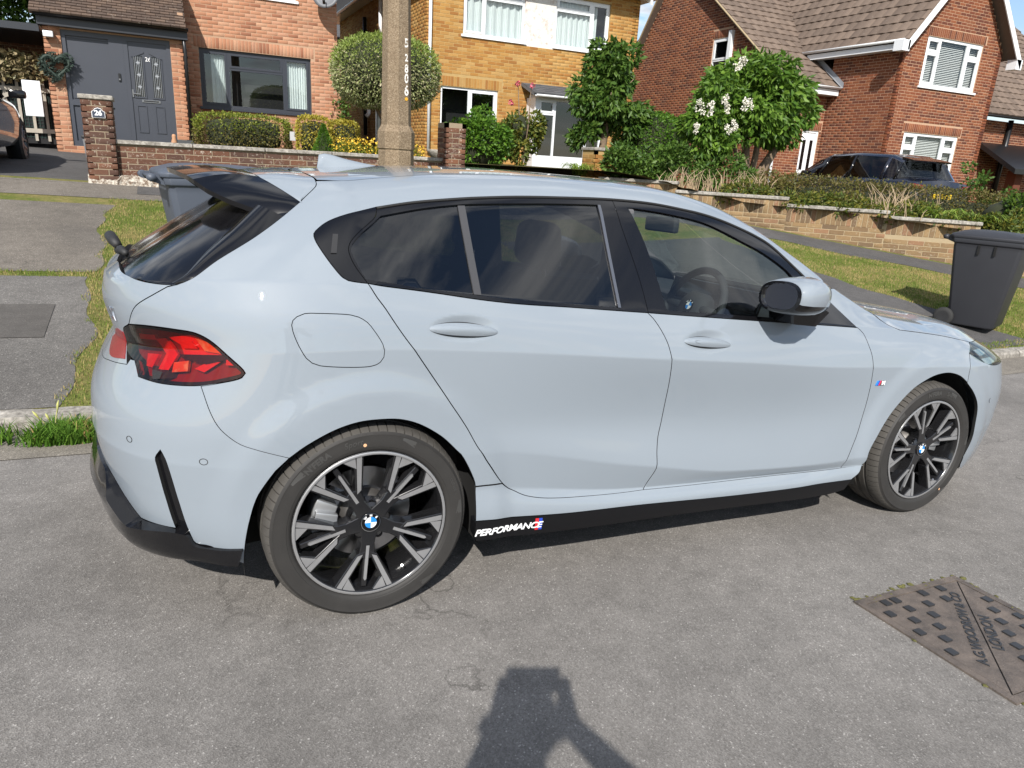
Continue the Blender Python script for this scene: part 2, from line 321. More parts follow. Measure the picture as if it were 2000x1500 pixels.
wd = blades('kerb_weeds', [(x, y, z_road(x, y)) for x, y in zip(RNG.normal(-1.05, .085, 1500), RNG.uniform(1.00, 1.23, 1500))]+[(x, y, z_road(x, y)) for x, y in zip(RNG.normal(-1.40, .06, 220), RNG.uniform(1.05, 1.24, 220))], .085, .0045, M['weed'], .9)
tag(wd, 'tuft of green weeds growing in the gutter behind the rear bumper', 'weeds')
M['litter'] = grass_mat('dry_litter', (.20,.12,.05), (.34,.22,.09), (.40,.28,.13), 6)
lt = blades('gutter_litter', [(x, y, z_road(x, y)) for x, y in zip(RNG.uniform(-2.6, 2.5, 1500), 1.235-np.abs(RNG.normal(0, .06, 1500)))], .006, .007, M['litter'], 1.8)
tag(lt, 'dry brown leaf litter lying in the gutter along the kerb', 'leaf litter')
st_ = B()
for bx, by, hh, ln in ((-1.12, 1.20, .16, .03), (-1.13, 1.19, .12, -.06), (-1.115, 1.21, .10, -.03)):
    st_.tube([(bx, by, z_road(bx, by)), (bx+ln*.5, by, z_road(bx, by)+hh*.6), (bx+ln, by, z_road(bx, by)+hh)], [.0025, .0025, .001], 5); st_.tube([(bx+ln*.7, by, z_road(bx, by)+hh*.7), (bx+ln, by, z_road(bx, by)+hh), (bx+ln*1.2, by, z_road(bx, by)+hh*1.15)], [.002, .007, .001], 6)
tag(st_.mesh('grass_stalk', pm('seed_head', (.42,.42,.14), .8), None, True, kind='stuff'), 'pale seeding grass stalks standing in the gutter by the kerb', 'grass')
# ---- manhole cover in the road, in the road's own plane
q = NT('cast_iron'); p = q.pos(); c = q.mix(q.ramp(q.noise(9, 6, .7, vec=p), [(.35, 0), (.65, 1)]), (.085,.072,.064), (.185,.150,.125)); c = q.mix(q.ramp(q.noise(160, 4, .8, vec=p), [(.60, 0), (.72, 1)]), c, (.30,.26,.22)); M['iron'] = q.done(q.bsdf(c, .6, metal=.25, spec=.4, normal=q.bump(q.noise(140, 4, vec=p), .6, .004)))
M['iron_dark'] = pm('worn_iron', (.040,.040,.042), .42, metal=.3)
q = NT('moss'); M['moss'] = q.done(q.bsdf(q.mix(q.noise(60, 5), (.05,.05,.02), (.20,.19,.05)), .95, normal=q.bump(q.noise(200, 4), 1, .01)))
def area_(L): return .5*sum(L[i-1][0]*L[i][1]-L[i][0]*L[i-1][1] for i in range(len(L)))
mh = empty('manhole_cover', label='square rusty cast iron manhole cover set in the road, split corner to corner', cat='manhole cover')
mh.matrix_world = Matrix(((0.999483, -0.000477, 0.032135, 0), (-0.000477, 0.999559, 0.029698, 0), (-0.032135, -0.029698, 0.999042, 0), (0, 0, 0, 1)))
x0, x1, y0, y1 = 1.70, 2.235, -1.935, -1.40
for nm, T in (('cover_leaf', [(x0+.010, y0+.014), (x1-.014, y1-.010), (x0+.010, y1-.010)]), ('cover_leaf', [(x0+.014, y0+.010), (x1-.010, y0+.010), (x1-.010, y1-.014)])):
    lf = B().prism(T if area_(T) > 0 else T[::-1], 2, .001, .006).mesh(nm, M['iron'], mh)
for a, b, c_, d in ((x0-.022, x1+.022, y0-.022, y0+.006), (x0-.022, x1+.022, y1-.006, y1+.022), (x0-.022, x0+.006, y0+.006, y1-.006), (x1-.006, x1+.022, y0+.006, y1-.006)): B().box(a, b, c_, d, .0005, .0075).mesh('frame_bar', M['iron'], mh)
sqm = B().prism([(-.0155, -.0155), (.0155, -.0155), (.0155, .0155), (-.0155, .0155)], 2, 0, .006).mesh('stud', M['iron_dark'], mh); sqm.location = (1.837, -1.43, .006)
for r in range(9):
    for k in range(6):
        x = 1.733+.104*k+(.052 if r % 2 == 0 else 0); y = -1.43-.0575*r; t = ((x-x0)*1.0-(y-y0))/1.414
        if abs(t) < .072 or not (x0+.03 < x < x1-.03 and y0+.03 < y < y1-.02) or (r == 0 and k == 1): continue
        inst('stud', sqm.data, mh, (x, y, .006))
d1 = Vector((1, .955, 0)).normalized(); n1_ = Vector((-.955, 1, 0)).normalized()
def mtext(body, c, size): text_solid(body, lambda u, v, h: (c[0]+d1.x*u+n1_.x*v, c[1]+d1.y*u+n1_.y*v, .0075+h), M['iron_dark'], 'cast_lettering', mh, size=size, h=.0018, bold=.0008)
mtext('A.G.WOODROW & CO', (1.948, -1.634), .046); mtext('LONDON', (1.990, -1.690), .050)
mb = B()
for i in range(150):
    s = random.choice((0, 1, 2, 3)); u = random.random()*.58-.02; w = random.gauss(.022, .010); r = random.uniform(.006, .016)
    cx, cy = ((x0+u, y1+w), (x0+u, y0-w*.7), (x0-w*.7, y0+u), (x1+w, y0+u))[s]
    if s in (1, 2) and random.random() < .6: continue
    mb.V += [(cx+r*math.cos(a)*random.uniform(.6, 1.3), cy+r*math.sin(a)*random.uniform(.6, 1.3), .003) for a in (0, 1.05, 2.1, 3.14, 4.2, 5.2)]+[(cx, cy, .003+r*.45)]; n = len(mb.V)-7
    mb.F += [(n+k, n+(k+1) % 6, n+6) for k in range(6)]
mb.mesh('moss_rim', M['moss'], mh, kind='stuff')

# ================================================================= the parked hatchback
q = NT('car_paint'); M['paint'] = q.done(q.bsdf(q.mix(q.noise(1.3, 3), (.212,.243,.276), (.224,.256,.288)), .55, spec=.18, coat=1.0, coat_r=.012, normal=q.bump(q.noise(900, 2), .012, .002)))
M['gloss_black'] = pm('gloss_black', (.005,.005,.006), .12, spec=.35, coat=.35, coat_r=.01)
M['satin_black'] = pm('satin_black', (.007,.007,.008), .34, spec=.2)
M['plastic_black'] = pm('plastic_black', (.016,.016,.017), .6, bump=.15, bs=500)
M['rubber_gap_shade'] = pm('rubber_gap_shade', (.010,.010,.010), .7)  # real rubber, and the painted-in gap shade on body panel edges
M['shadow_black'] = pm('cavity_black', (.004,.004,.004), .9)
M['interior'] = pm('interior_trim', (.020,.021,.024), .75, bump=.2, bs=300)
M['seat_cloth'] = pm('seat_cloth', (.022,.022,.025), .85, var=.2, vs=40, bump=.3, bs=200)
M['headliner'] = pm('headliner', (.10,.10,.105), .9)
M['chrome'] = pm('chrome', (.75,.76,.78), .08, metal=1)
M['satin_metal'] = pm('satin_metal', (.30,.30,.31), .32, metal=1)
M['side_glass'] = glass('clear_side_glass', (.66,.72,.71), .07)
M['privacy_glass'] = glass('privacy_glass', (.125,.130,.140), .085)
M['screen_glass'] = glass('windscreen_glass', (.78,.84,.80))
M['white_print'] = pm('white_print', (.86,.86,.86), .4)
M['red_print'] = pm('red_print', (.62,.02,.03), .4); M['blue_print'] = pm('blue_print', (.02,.06,.42), .4); M['ltblue'] = pm('emblem_blue', (.02,.22,.62), .15, coat=.6); M['emblem_white'] = pm('emblem_white', (.82,.83,.84), .15, coat=.6)
# -- shape
# ---- car body surface: S(s,t) in the car's own frame (x forward, right side is -y, z up, origin under the rear axle)
def pchip(xk, yk):
    xk = np.asarray(xk, float); yk = np.asarray(yk, float)
    h = np.diff(xk); d = np.diff(yk)/h; m = np.zeros(len(xk))
    m[0], m[-1] = d[0], d[-1]
    for i in range(1, len(xk)-1):
        if d[i-1]*d[i] > 0:
            w1 = 2*h[i]+h[i-1]; w2 = h[i]+2*h[i-1]
            m[i] = (w1+w2)/(w1/d[i-1]+w2/d[i])
    def f(x):
        x = np.clip(np.asarray(x, float), xk[0], xk[-1])
        i = np.clip(np.searchsorted(xk, x, side='right')-1, 0, len(xk)-2)
        u = (x-xk[i])/h[i]
        return ((1+2*u)*(1-u)**2*yk[i]+u*(1-u)**2*h[i]*m[i]+u*u*(3-2*u)*yk[i+1]+u*u*(u-1)*h[i]*m[i+1])
    return f
X0, X1, RS = 0.0, 2.72, 0.86
SMIN, SMAX = X0-RS*math.pi/2, X1+RS*math.pi/2
# knot rows: t, height along the body (rear tail .. nose), half width along the axis, rear reach, front reach, corner power
#           s:            -1.35  -0.9  -0.45   0.0   0.35   1.0    2.0   2.72   3.2   4.07
SK = [-1.35, -0.9, -0.45, 0.0, 0.35, 1.0, 1.5, 2.0, 2.72, 3.2, 4.07]
ROWS = [
 (0.10, [.25, .24, .21, .19, .180, .165, .157, .150, .16, .16, .16], [.865,.870,.870,.868,.868,.85], .70, .78, 2.9, 3.0),
 (0.20, [.30, .29, .255,.235,.225, .208, .20, .192, .20, .20, .20], [.874,.884,.885,.880,.880,.86], .75, .82, 2.9, 3.0),
 (0.30, [.38, .37, .335,.320,.312, .275, .258, .243, .255,.26, .28], [.878,.889,.889,.885,.885,.875],.775, .83, 3.0, 3.0),
 (0.40, [.47, .46, .44, .425,.400, .316, .299, .290, .31, .33, .36], [.882,.874,.859,.857,.872,.880],.795, .845, 3.0, 3.1),
 (0.48, [.55, .55, .545,.54, .533, .420, .342, .322, .37, .40, .44], [.886,.880,.882,.8795,.882,.884],.81, .855, 3.0, 3.2),
 (0.62, [.67, .67, .665,.66, .645, .585, .55, .535, .55, .56, .56], [.888,.876,.857,.855,.869,.882],.80, .86, 2.9, 3.3),
 (0.82, [.82, .84, .875,.889,.875, .832, .797, .757, .73, .715,.70], [.880,.884,.8925,.887,.880,.868],.725, .84, 2.7, 3.1),
 (0.92, [.93, .955,.98, .985,.968, .92, .878, .845, .81, .775,.73], [.862,.865,.867,.861,.857,.835],.755, .79, 2.6, 2.7),
 (1.00, [1.01,1.04,1.065,1.075,1.05, .995,.958, .925, .87, .82, .76], [.826,.829,.832,.827,.812,.785],.745, .70, 2.6, 2.5),
]
XK = [0.0, 0.35, 1.0, 1.7, 2.2, 2.72]
TK = np.array([r[0] for r in ROWS])
_ZF = [pchip(SK, r[1]) for r in ROWS]; _BF = [pchip(XK, r[2]) for r in ROWS]
# upper body: roof crown height, rail half width and height along the axis
_HF = pchip([0, .3, .7, 1.1, 1.45, 1.7, 1.95, 2.2, 2.38, 2.5, 2.72], [1.41,1.440,1.460,1.460,1.418,1.325,1.185,1.05,.975,.958,.930])
_YR = pchip([0, .4, .9, 1.4, 1.8, 2.1, 2.35, 2.5, 2.72], [.585,.60,.607,.61,.64,.685,.72,.70,.69])
_ZR = pchip([0, .4, .9, 1.3, 1.6, 1.9, 2.15, 2.35, 2.5, 2.72], [1.335,1.382,1.402,1.382,1.315,1.185,1.045,.955,.93,.90])
def rows_at(s):
    """heights Z[k], distances D[k] for each knot row and the ray direction/origin at s"""
    s = np.asarray(s, float)
    ph = np.where(s < X0, (X0-s)/RS, np.where(s > X1, (s-X1)/RS, 0.0)); ph = np.clip(ph, 0, math.pi/2)
    sx = np.where(s < X0, -1.0, 1.0)
    ox = np.clip(s, X0, X1)
    c, n = np.cos(ph), np.sin(ph)
    Z, D = [], []
    for k, r in enumerate(ROWS):
        b = _BF[k](ox); a = np.where(sx < 0, r[3], r[4]); p = np.where(sx < 0, r[5], r[6])
        D.append(1/(((np.maximum(n,1e-9))/a)**p+((np.maximum(c,1e-9))/b)**p)**(1/p)); Z.append(_ZF[k](s))
    return np.array(Z), np.array(D), ox, sx*n, -c, ph
def flare(x, z):
    f = 0
    for cx, cz, am in ((0.0, .335, .012), (2.67, .335, .010)):
        r = np.hypot(x-cx, z-cz)
        f = f + am*np.clip((.50-r)/.085, 0, 1)**2*(3-2*np.clip((.50-r)/.085, 0, 1))
    return f
def S(s, t):
    s = np.atleast_1d(np.asarray(s, float)); t = np.atleast_1d(np.asarray(t, float)); s, t = np.broadcast_arrays(s, t)
    Z, D, ox, dx, dy, ph = rows_at(s)
    tl = np.clip(t, TK[0], 1.0)
    i = np.clip(np.searchsorted(TK, tl, side='right')-1, 0, len(TK)-2)
    u = (tl-TK[i])/(TK[i+1]-TK[i])
    ar = np.arange(s.size); sh = s.shape
    Zf = Z.reshape(len(ROWS), -1); Df = D.reshape(len(ROWS), -1); ii = i.ravel(); uu = u.ravel()
    # piecewise cubic with one-sided slopes at the creases (rows 4 and 6), smooth elsewhere
    def slope(F, k):   # centred slope at row k
        k = np.clip(k, 0, len(TK)-1); k0 = np.maximum(k-1, 0); k1 = np.minimum(k+1, len(TK)-1)
        return (F[k1, ar]-F[k0, ar])/(TK[k1]-TK[k0])
    def ev(F, crease):
        h = TK[ii+1]-TK[ii]; ch = (F[ii+1, ar]-F[ii, ar])/h
        m0, m1 = slope(F, ii), slope(F, ii+1)
        if crease:
            for ck, st in ((3, 1.0), (4, .8), (6, .85)):
                m0 = np.where(ii == ck, m0*(1-st)+ch*st*1.0, m0); m1 = np.where(ii+1 == ck, m1*(1-st)+ch*st, m1)
        v = uu
        return ((1+2*v)*(1-v)**2*F[ii, ar]+v*(1-v)**2*h*m0+v*v*(3-2*v)*F[ii+1, ar]+v*v*(v-1)*h*m1)
    z = ev(Zf, True); d = ev(Df, True)
    ox_, dx_, dy_, ph_ = (np.broadcast_to(q, sh).ravel() for q in (ox, dx, dy, ph))
    up = (t.ravel() > 1.0)
    if up.any():
        w = np.sin(ph_)**1.5; rear = (s.ravel() < X0); front = (s.ravel() > X1)
        b0, zb = Df[-1], Zf[-1]; h = _HF(ox_); yr = _YR(ox_); zr = _ZR(ox_)
        C0 = np.stack([b0, zb]); 
        tall = np.clip((h-zb)/.35, 0, 1)
        C1 = np.stack([b0-.075*tall-.035, zb+(zr-zb)*.47]); C2 = np.stack([yr, zr]); C3 = np.stack([yr-.17, h-.012+0*h]); C4 = np.stack([0*h, h])
        # tail: section along the ray at phi=90deg
        T1 = np.stack([b0-.07, zb+.055]); T2 = np.stack([b0*0+.27, b0*0+1.345]); T3 = np.stack([b0*0+.17, b0*0+1.385]); T4 = np.stack([0*h, h])
        N1 = np.stack([b0-.05, zb+.045]); N2 = np.stack([b0*.60, zb+.07]); N3 = np.stack([b0*.35, h-.012]); N4 = C4
        def mix(A, B, C): return np.where(rear, A*(1-w)+B*w, np.where(front, A*(1-w)+C*w, A))
        Q = [C0, mix(C1, T1, N1), mix(C2, T2, N2), mix(C3, T3, N3), C4]
        v = np.clip((t.ravel()-1)/.95, 0, 1)*3           # three quadratic spans
        M1 = (Q[1]+Q[2])/2; M2 = (Q[2]+Q[3])/2
        seg = np.clip(v.astype(int), 0, 2); f = v-seg
        A = np.where(seg == 0, Q[0], np.where(seg == 1, M1, M2)); B = np.where(seg == 0, Q[1], np.where(seg == 1, Q[2], Q[3])); C = np.where(seg == 0, M1, np.where(seg == 1, M2, Q[4]))
        pt = (1-f)**2*A+2*f*(1-f)*B+f*f*C
        d = np.where(up, pt[0], d); z = np.where(up, pt[1], z)
    x = ox_+dx_*d; y = dy_*d
    y = y-np.where(up, 0, flare(x, z))*(-dy_)
    return np.stack([x, y, z], -1).reshape(sh+(3,))
def SN(s, t, e=2e-3):
    a = S(s+e, t)-S(s-e, t); b = S(s, np.minimum(t+e, 1.95))-S(s, np.maximum(t-e, .10))
    n = np.cross(a, b); return n/np.maximum(np.linalg.norm(n, axis=-1, keepdims=True), 1e-12)

_DENT = ((.283, .948, .120, .043, .016), (1.262, .884, .118, .042, .016))
_S0 = S
def S(s, t, dent=True):
    P = _S0(s, t)
    if dent:
        for cx, cz, rx, rz, dp in _DENT:
            r2 = np.clip(1-((P[..., 0]-cx)/rx)**2-((P[..., 2]-cz)/rz)**2, 0, 1)
            P[..., 1] += np.where(P[..., 1] < -.5, dp*np.sqrt(r2)*r2, 0)
    return P
CV = {
 'rdoor_rear': [(-0.0127,1.0043),(0.0127,0.9675),(0.0313,0.9457),(0.1083,0.8349),(0.2335,0.687),(0.2989,0.6018),(0.3576,0.486),(0.4056,0.4427),(0.4486,0.4122),(0.4913,0.3933),(0.5387,0.3689),(0.5994,0.3554),(0.6748,0.3521),(0.8066,0.3603),(1.0572,0.3831)],
 'bline': [(1.0572,0.3831),(1.0685,0.4157),(1.0926,0.4756),(1.0917,0.5261),(1.0959,0.5727),(1.1053,0.6166),(1.1045,0.7207),(1.0972,0.7787),(1.0893,0.8194),(1.0716,0.8853),(1.0449,0.9376),(1.0177,0.9748),(1.0022,0.9881)],
 'fdoor_front': [(2.121,0.9962),(2.1484,0.9748),(2.1628,0.9305),(2.182,0.8715),(2.1922,0.8046),(2.2032,0.7339),(2.2046,0.6439),(2.1844,0.5586),(2.1581,0.5122),(2.1384,0.4748),(2.1253,0.3897)],
 'fdoor_bot': [(1.0584,0.3829),(1.3552,0.3845),(1.7013,0.3889),(2.1253,0.3897),(2.2498,0.3926)],
 'trim_c': [(0.0584,1.3701),(-0.0556,1.318),(-0.1278,1.2728),(-0.1614,1.2373),(-0.1783,1.2087),(-0.1742,1.1804),(-0.1567,1.1399),(-0.117,1.0665),(-0.0877,1.024),(-0.0728,1.0141),(-0.0147,1.0039)],
 'trim_low': [(-0.0147,1.0039),(0.0351,0.9973),(0.2368,0.9881),(0.4564,0.9805),(0.6984,0.9856),(0.9984,0.9915),(1.3217,0.9944),(1.5868,0.9959),(1.941,0.9963),(2.121,0.9962)],
 'trim_up': [(0.0584,1.3701),(0.1692,1.3963),(0.3006,1.4111),(0.5354,1.4353),(0.7368,1.4437),(0.9379,1.4557),(1.1298,1.462),(1.3124,1.4526),(1.5092,1.4482),(1.6427,1.4378),(1.7099,1.4258),(1.8355,1.3389),(1.9041,1.2806)],
 'glass_q': [(0.0668,1.3073),(0.0305,1.2545),(-0.0192,1.1942),(-0.0414,1.1632),(-0.0516,1.1344),(-0.0474,1.1073),(-0.035,1.0667),(-0.0164,1.0199)],
 'glass_up': [(0.0668,1.3073),(0.2059,1.3464),(0.3394,1.367),(0.5268,1.3806),(0.8658,1.3987)],
 'glass_low': [(-0.0086,1.0182),(0.1148,1.0017),(0.324,0.9969),(0.4583,0.9937),(0.868,1.001)],
 'bpil': [(0.94,1.4501),(0.9531,1.2965),(0.9912,1.0839),(1.0006,0.9916)],
 'strip': [(0.8725,1.3995),(0.8752,1.0)],
 'divider': [(0.3399,1.3615),(0.338,0.997)],
 'fglass_rear': [(1.0013,1.3996),(1.0534,1.1961),(1.088,1.0061)],
 'fglass_up': [(1.0013,1.3996),(1.174,1.3943),(1.358,1.3772),(1.55,1.3354),(1.6849,1.3055),(1.7874,1.2642),(1.8306,1.2027)],
 'fglass_low': [(1.088,1.0061),(1.5926,1.011),(1.7549,1.0099)],
 'fuel': [(-0.2317,0.8987),(-0.2286,0.9112),(-0.2186,0.9208),(-0.1983,0.929),(-0.1636,0.9298),(-0.0703,0.9255),(-0.0483,0.9199),(-0.0226,0.9046),(-0.0044,0.8815),(0.0217,0.8372),(0.0268,0.8178),(0.0248,0.801),(0.0141,0.7878),(-0.0125,0.7786),(-0.1565,0.785),(-0.1771,0.7922),(-0.192,0.8045),(-0.211,0.8363),(-0.2281,0.8808)],
 'tail': [(-0.7678,0.8708),(-0.6648,0.875),(-0.5592,0.873),(-0.4897,0.8667),(-0.4486,0.8499),(-0.3981,0.8111),(-0.3564,0.776),(-0.3509,0.7676),(-0.3593,0.7563),(-0.4224,0.7387),(-0.4679,0.7296),(-0.5108,0.7252),(-0.5928,0.7226),(-0.6829,0.7279)],
 'bump_cut': [(-0.4678,0.729),(-0.4585,0.7083),(-0.4389,0.6619),(-0.418,0.6235),(-0.3922,0.5932),(-0.3609,0.5661),(-0.3237,0.5507),(-0.2414,0.5174)],
 'arch_r': [(-0.3737,0.1445),(-0.3652,0.2442),(-0.3576,0.298),(-0.3468,0.3489),(-0.3281,0.4087),(-0.3073,0.4389),(-0.2768,0.4748),(-0.2401,0.5173),(-0.1928,0.5637),(-0.1235,0.6088),(-0.0511,0.632),(0.0254,0.6368),(0.0863,0.6321),(0.1497,0.6111),(0.2159,0.5651),(0.2758,0.4926),(0.3158,0.4507),(0.3433,0.4166),(0.3466,0.4076),(0.348,0.2794),(0.3473,0.2046)],
 'hatch': [(-0.5938,0.9824),(-0.6398,0.9595),(-0.7135,0.9238),(-0.7362,0.905),(-0.767,0.8723)],
 'rglass': [(-1.0019,1.0673),(-0.8332,1.0158),(-0.7331,0.9954),(-0.6178,0.9879),(-0.5635,0.9893),(-0.5263,1.0059),(-0.4687,1.0914),(-0.3764,1.1969),(-0.3015,1.2979),(-0.2404,1.3936)],
 'roofcut': [(-0.2404,1.3936),(-0.1764,1.5412),(-0.1791,1.5944),(-0.2033,1.6626),(-0.3055,1.7605)],
 'ditch': [(-0.1765,1.6021),(0.1193,1.6592),(0.5813,1.656)],
 'bonnet': [(2.8268,1.8151),(2.3367,1.3433),(2.3698,1.0975),(2.4159,0.9998),(2.5806,0.9947),(2.7807,0.9857),(2.9799,0.9709)],
 'headl': [(3.0463,0.9899),(2.9086,0.9052),(3.0693,0.829),(3.1773,0.9177),(3.1833,0.9835)],
 'bumpF': [(2.9042,0.8974),(2.8703,0.8159),(2.8542,0.7798)],
 'arch_f': [(2.2408,0.3871),(2.2593,0.4431),(2.2612,0.4914),(2.3025,0.5418),(2.3578,0.6008),(2.41,0.6528),(2.4825,0.715),(2.5426,0.7483),(2.6063,0.7744),(2.6745,0.7875),(2.7353,0.7868),(2.8024,0.7682),(2.8629,0.7276),(2.9165,0.6712),(2.959,0.6138),(2.9795,0.5727),(2.9903,0.5195),(3.0029,0.4289),(2.979,0.2735)],
 'crease_sh': [(-0.1566,0.8312),(0.1155,0.8215),(0.4468,0.8181),(1.0881,0.8203),(1.5646,0.8195),(2.173,0.8115)],
 'crease_lo': [(0.4768,0.4777),(1.0919,0.4783),(1.3617,0.4765),(1.6746,0.4766),(2.232,0.4728)],
 'skirt_up': [(0.3488,0.2793),(0.6951,0.2684),(1.0302,0.276),(1.5469,0.2622),(1.8662,0.2693),(1.9886,0.277)],
 'skirt_lo': [(0.3484,0.1915),(0.7078,0.1653),(1.1681,0.1699),(2.0659,0.1431)],
 'handle_r': [(0.1733,0.8924),(0.27,0.8546),(0.3928,0.8818),(0.2807,0.9259)],
 'handle_f': [(1.1499,0.8943),(1.2518,0.8544),(1.3763,0.8936),(1.2484,0.9427)],
 'badge': [(2.2544,0.7635)],
 'slot_l': [(-0.577,0.4879),(-0.5907,0.4649),(-0.5903,0.4483),(-0.5579,0.2793)],
 'slot_r': [(-0.577,0.4879),(-0.5643,0.4727),(-0.5111,0.2741),(-0.5023,0.2295)],
 'body_low': [(-0.8794,0.3366),(-0.7258,0.2234),(-0.5579,0.2793),(-0.5023,0.2295),(-0.4606,0.2315),(-0.3652,0.2442)],
 'diff': [(-0.3737,0.1445)],
 'qgap': [(0.0584,1.3701),(0.0487,1.3052),(0.0215,1.2607),(-0.0301,1.1977),(-0.0521,1.1654),(-0.0612,1.1354),(-0.058,1.1051),(-0.0452,1.0647),(-0.0164,1.0091)],
 'lampin': [(-0.8332,0.8465),(-0.7959,0.7953),(-0.7415,0.7739),(-0.7256,0.7715)],
 'lampin2': [(-0.6829,0.7279),(-0.7048,0.7523),(-0.7248,0.7701),(-0.7415,0.7739),(-0.7959,0.7953),(-0.8332,0.8465),(-0.7678,0.8708)],
 'tgl': [(-0.7678,0.8708),(-0.8332,0.8465),(-0.7959,0.7953),(-0.7602,0.752)],
 'bcor': [(-0.7248,0.7701),(-0.7487,0.7697),(-0.7602,0.752)],
}

def catmull(pts, step=.012):
    p = np.array(pts, float)
    if len(p) < 3:
        n = max(1, int(np.linalg.norm(p[-1]-p[0])/step)); return [tuple(p[0]+(p[-1]-p[0])*i/n) for i in range(n+1)]
    q = np.vstack([2*p[0]-p[1], p, 2*p[-1]-p[-2]]); o = []
    for i in range(1, len(q)-2):
        p0, p1, p2, p3 = q[i-1], q[i], q[i+1], q[i+2]
        d = [max(np.linalg.norm(b-a), 1e-6)**.5 for a, b in ((p0, p1), (p1, p2), (p2, p3))]
        m1 = (p1-p0)/d[0]-(p2-p0)/(d[0]+d[1])+(p2-p1)/d[1]; m2 = (p2-p1)/d[1]-(p3-p1)/(d[1]+d[2])+(p3-p2)/d[2]
        m1 *= d[1]; m2 *= d[1]; n = max(1, int(np.linalg.norm(p2-p1)/step))
        for k in range(n):
            u = k/n; o.append(tuple((2*u**3-3*u*u+1)*p1+(u**3-2*u*u+u)*m1+(-2*u**3+3*u*u)*p2+(u**3-u*u)*m2))
    o.append(tuple(p[-1])); return o
def loop(*curves, step=.012):
    L = []
    for c in curves:
        for p in catmull(c, step):
            if not L or math.hypot(p[0]-L[-1][0], p[1]-L[-1][1]) > .003: L.append(p)
    if math.hypot(L[0][0]-L[-1][0], L[0][1]-L[-1][1]) < .003: L.pop()
    return L
def area(L): return .5*sum(L[i-1][0]*L[i][1]-L[i][0]*L[i-1][1] for i in range(len(L)))
def offset(L, d):                                             # d>0 shrinks a CCW loop
    P = np.array(L); n = len(P)
    e = np.roll(P, -1, 0)-P; e /= np.maximum(np.linalg.norm(e, axis=1, keepdims=True), 1e-9)
    nm = np.stack([-e[:, 1], e[:, 0]], 1); b = nm+np.roll(nm, 1, 0)
    k = (b*b).sum(1); b = b/np.maximum(k, .8)[:, None]*2
    return [tuple(q) for q in P+b*d]
def inside(L, Q):
    P = np.array(L); a, b = P, np.roll(P, -1, 0); c = np.zeros(len(Q), bool)
    for i in range(len(P)):
        x0, y0, x1, y1 = a[i, 0], a[i, 1], b[i, 0], b[i, 1]
        if y0 == y1: continue
        m = ((y0 > Q[:, 1]) != (y1 > Q[:, 1])) & (Q[:, 0] < (x1-x0)*(Q[:, 1]-y0)/(y1-y0)+x0); c ^= m
    return c
def bdist(loops, Q):
    d = np.full(len(Q), 9.)
    for L in loops:
        P = np.array(L); a, b = P, np.roll(P, -1, 0)
        for i in range(len(P)):
            e = b[i]-a[i]; l = max(e@e, 1e-12); u = np.clip(((Q-a[i])@e)/l, 0, 1); d = np.minimum(d, np.hypot(*(Q-a[i]-u[:, None]*e).T))
    return d
CREASE = (.394, .404, .474, .484, .815, .824)
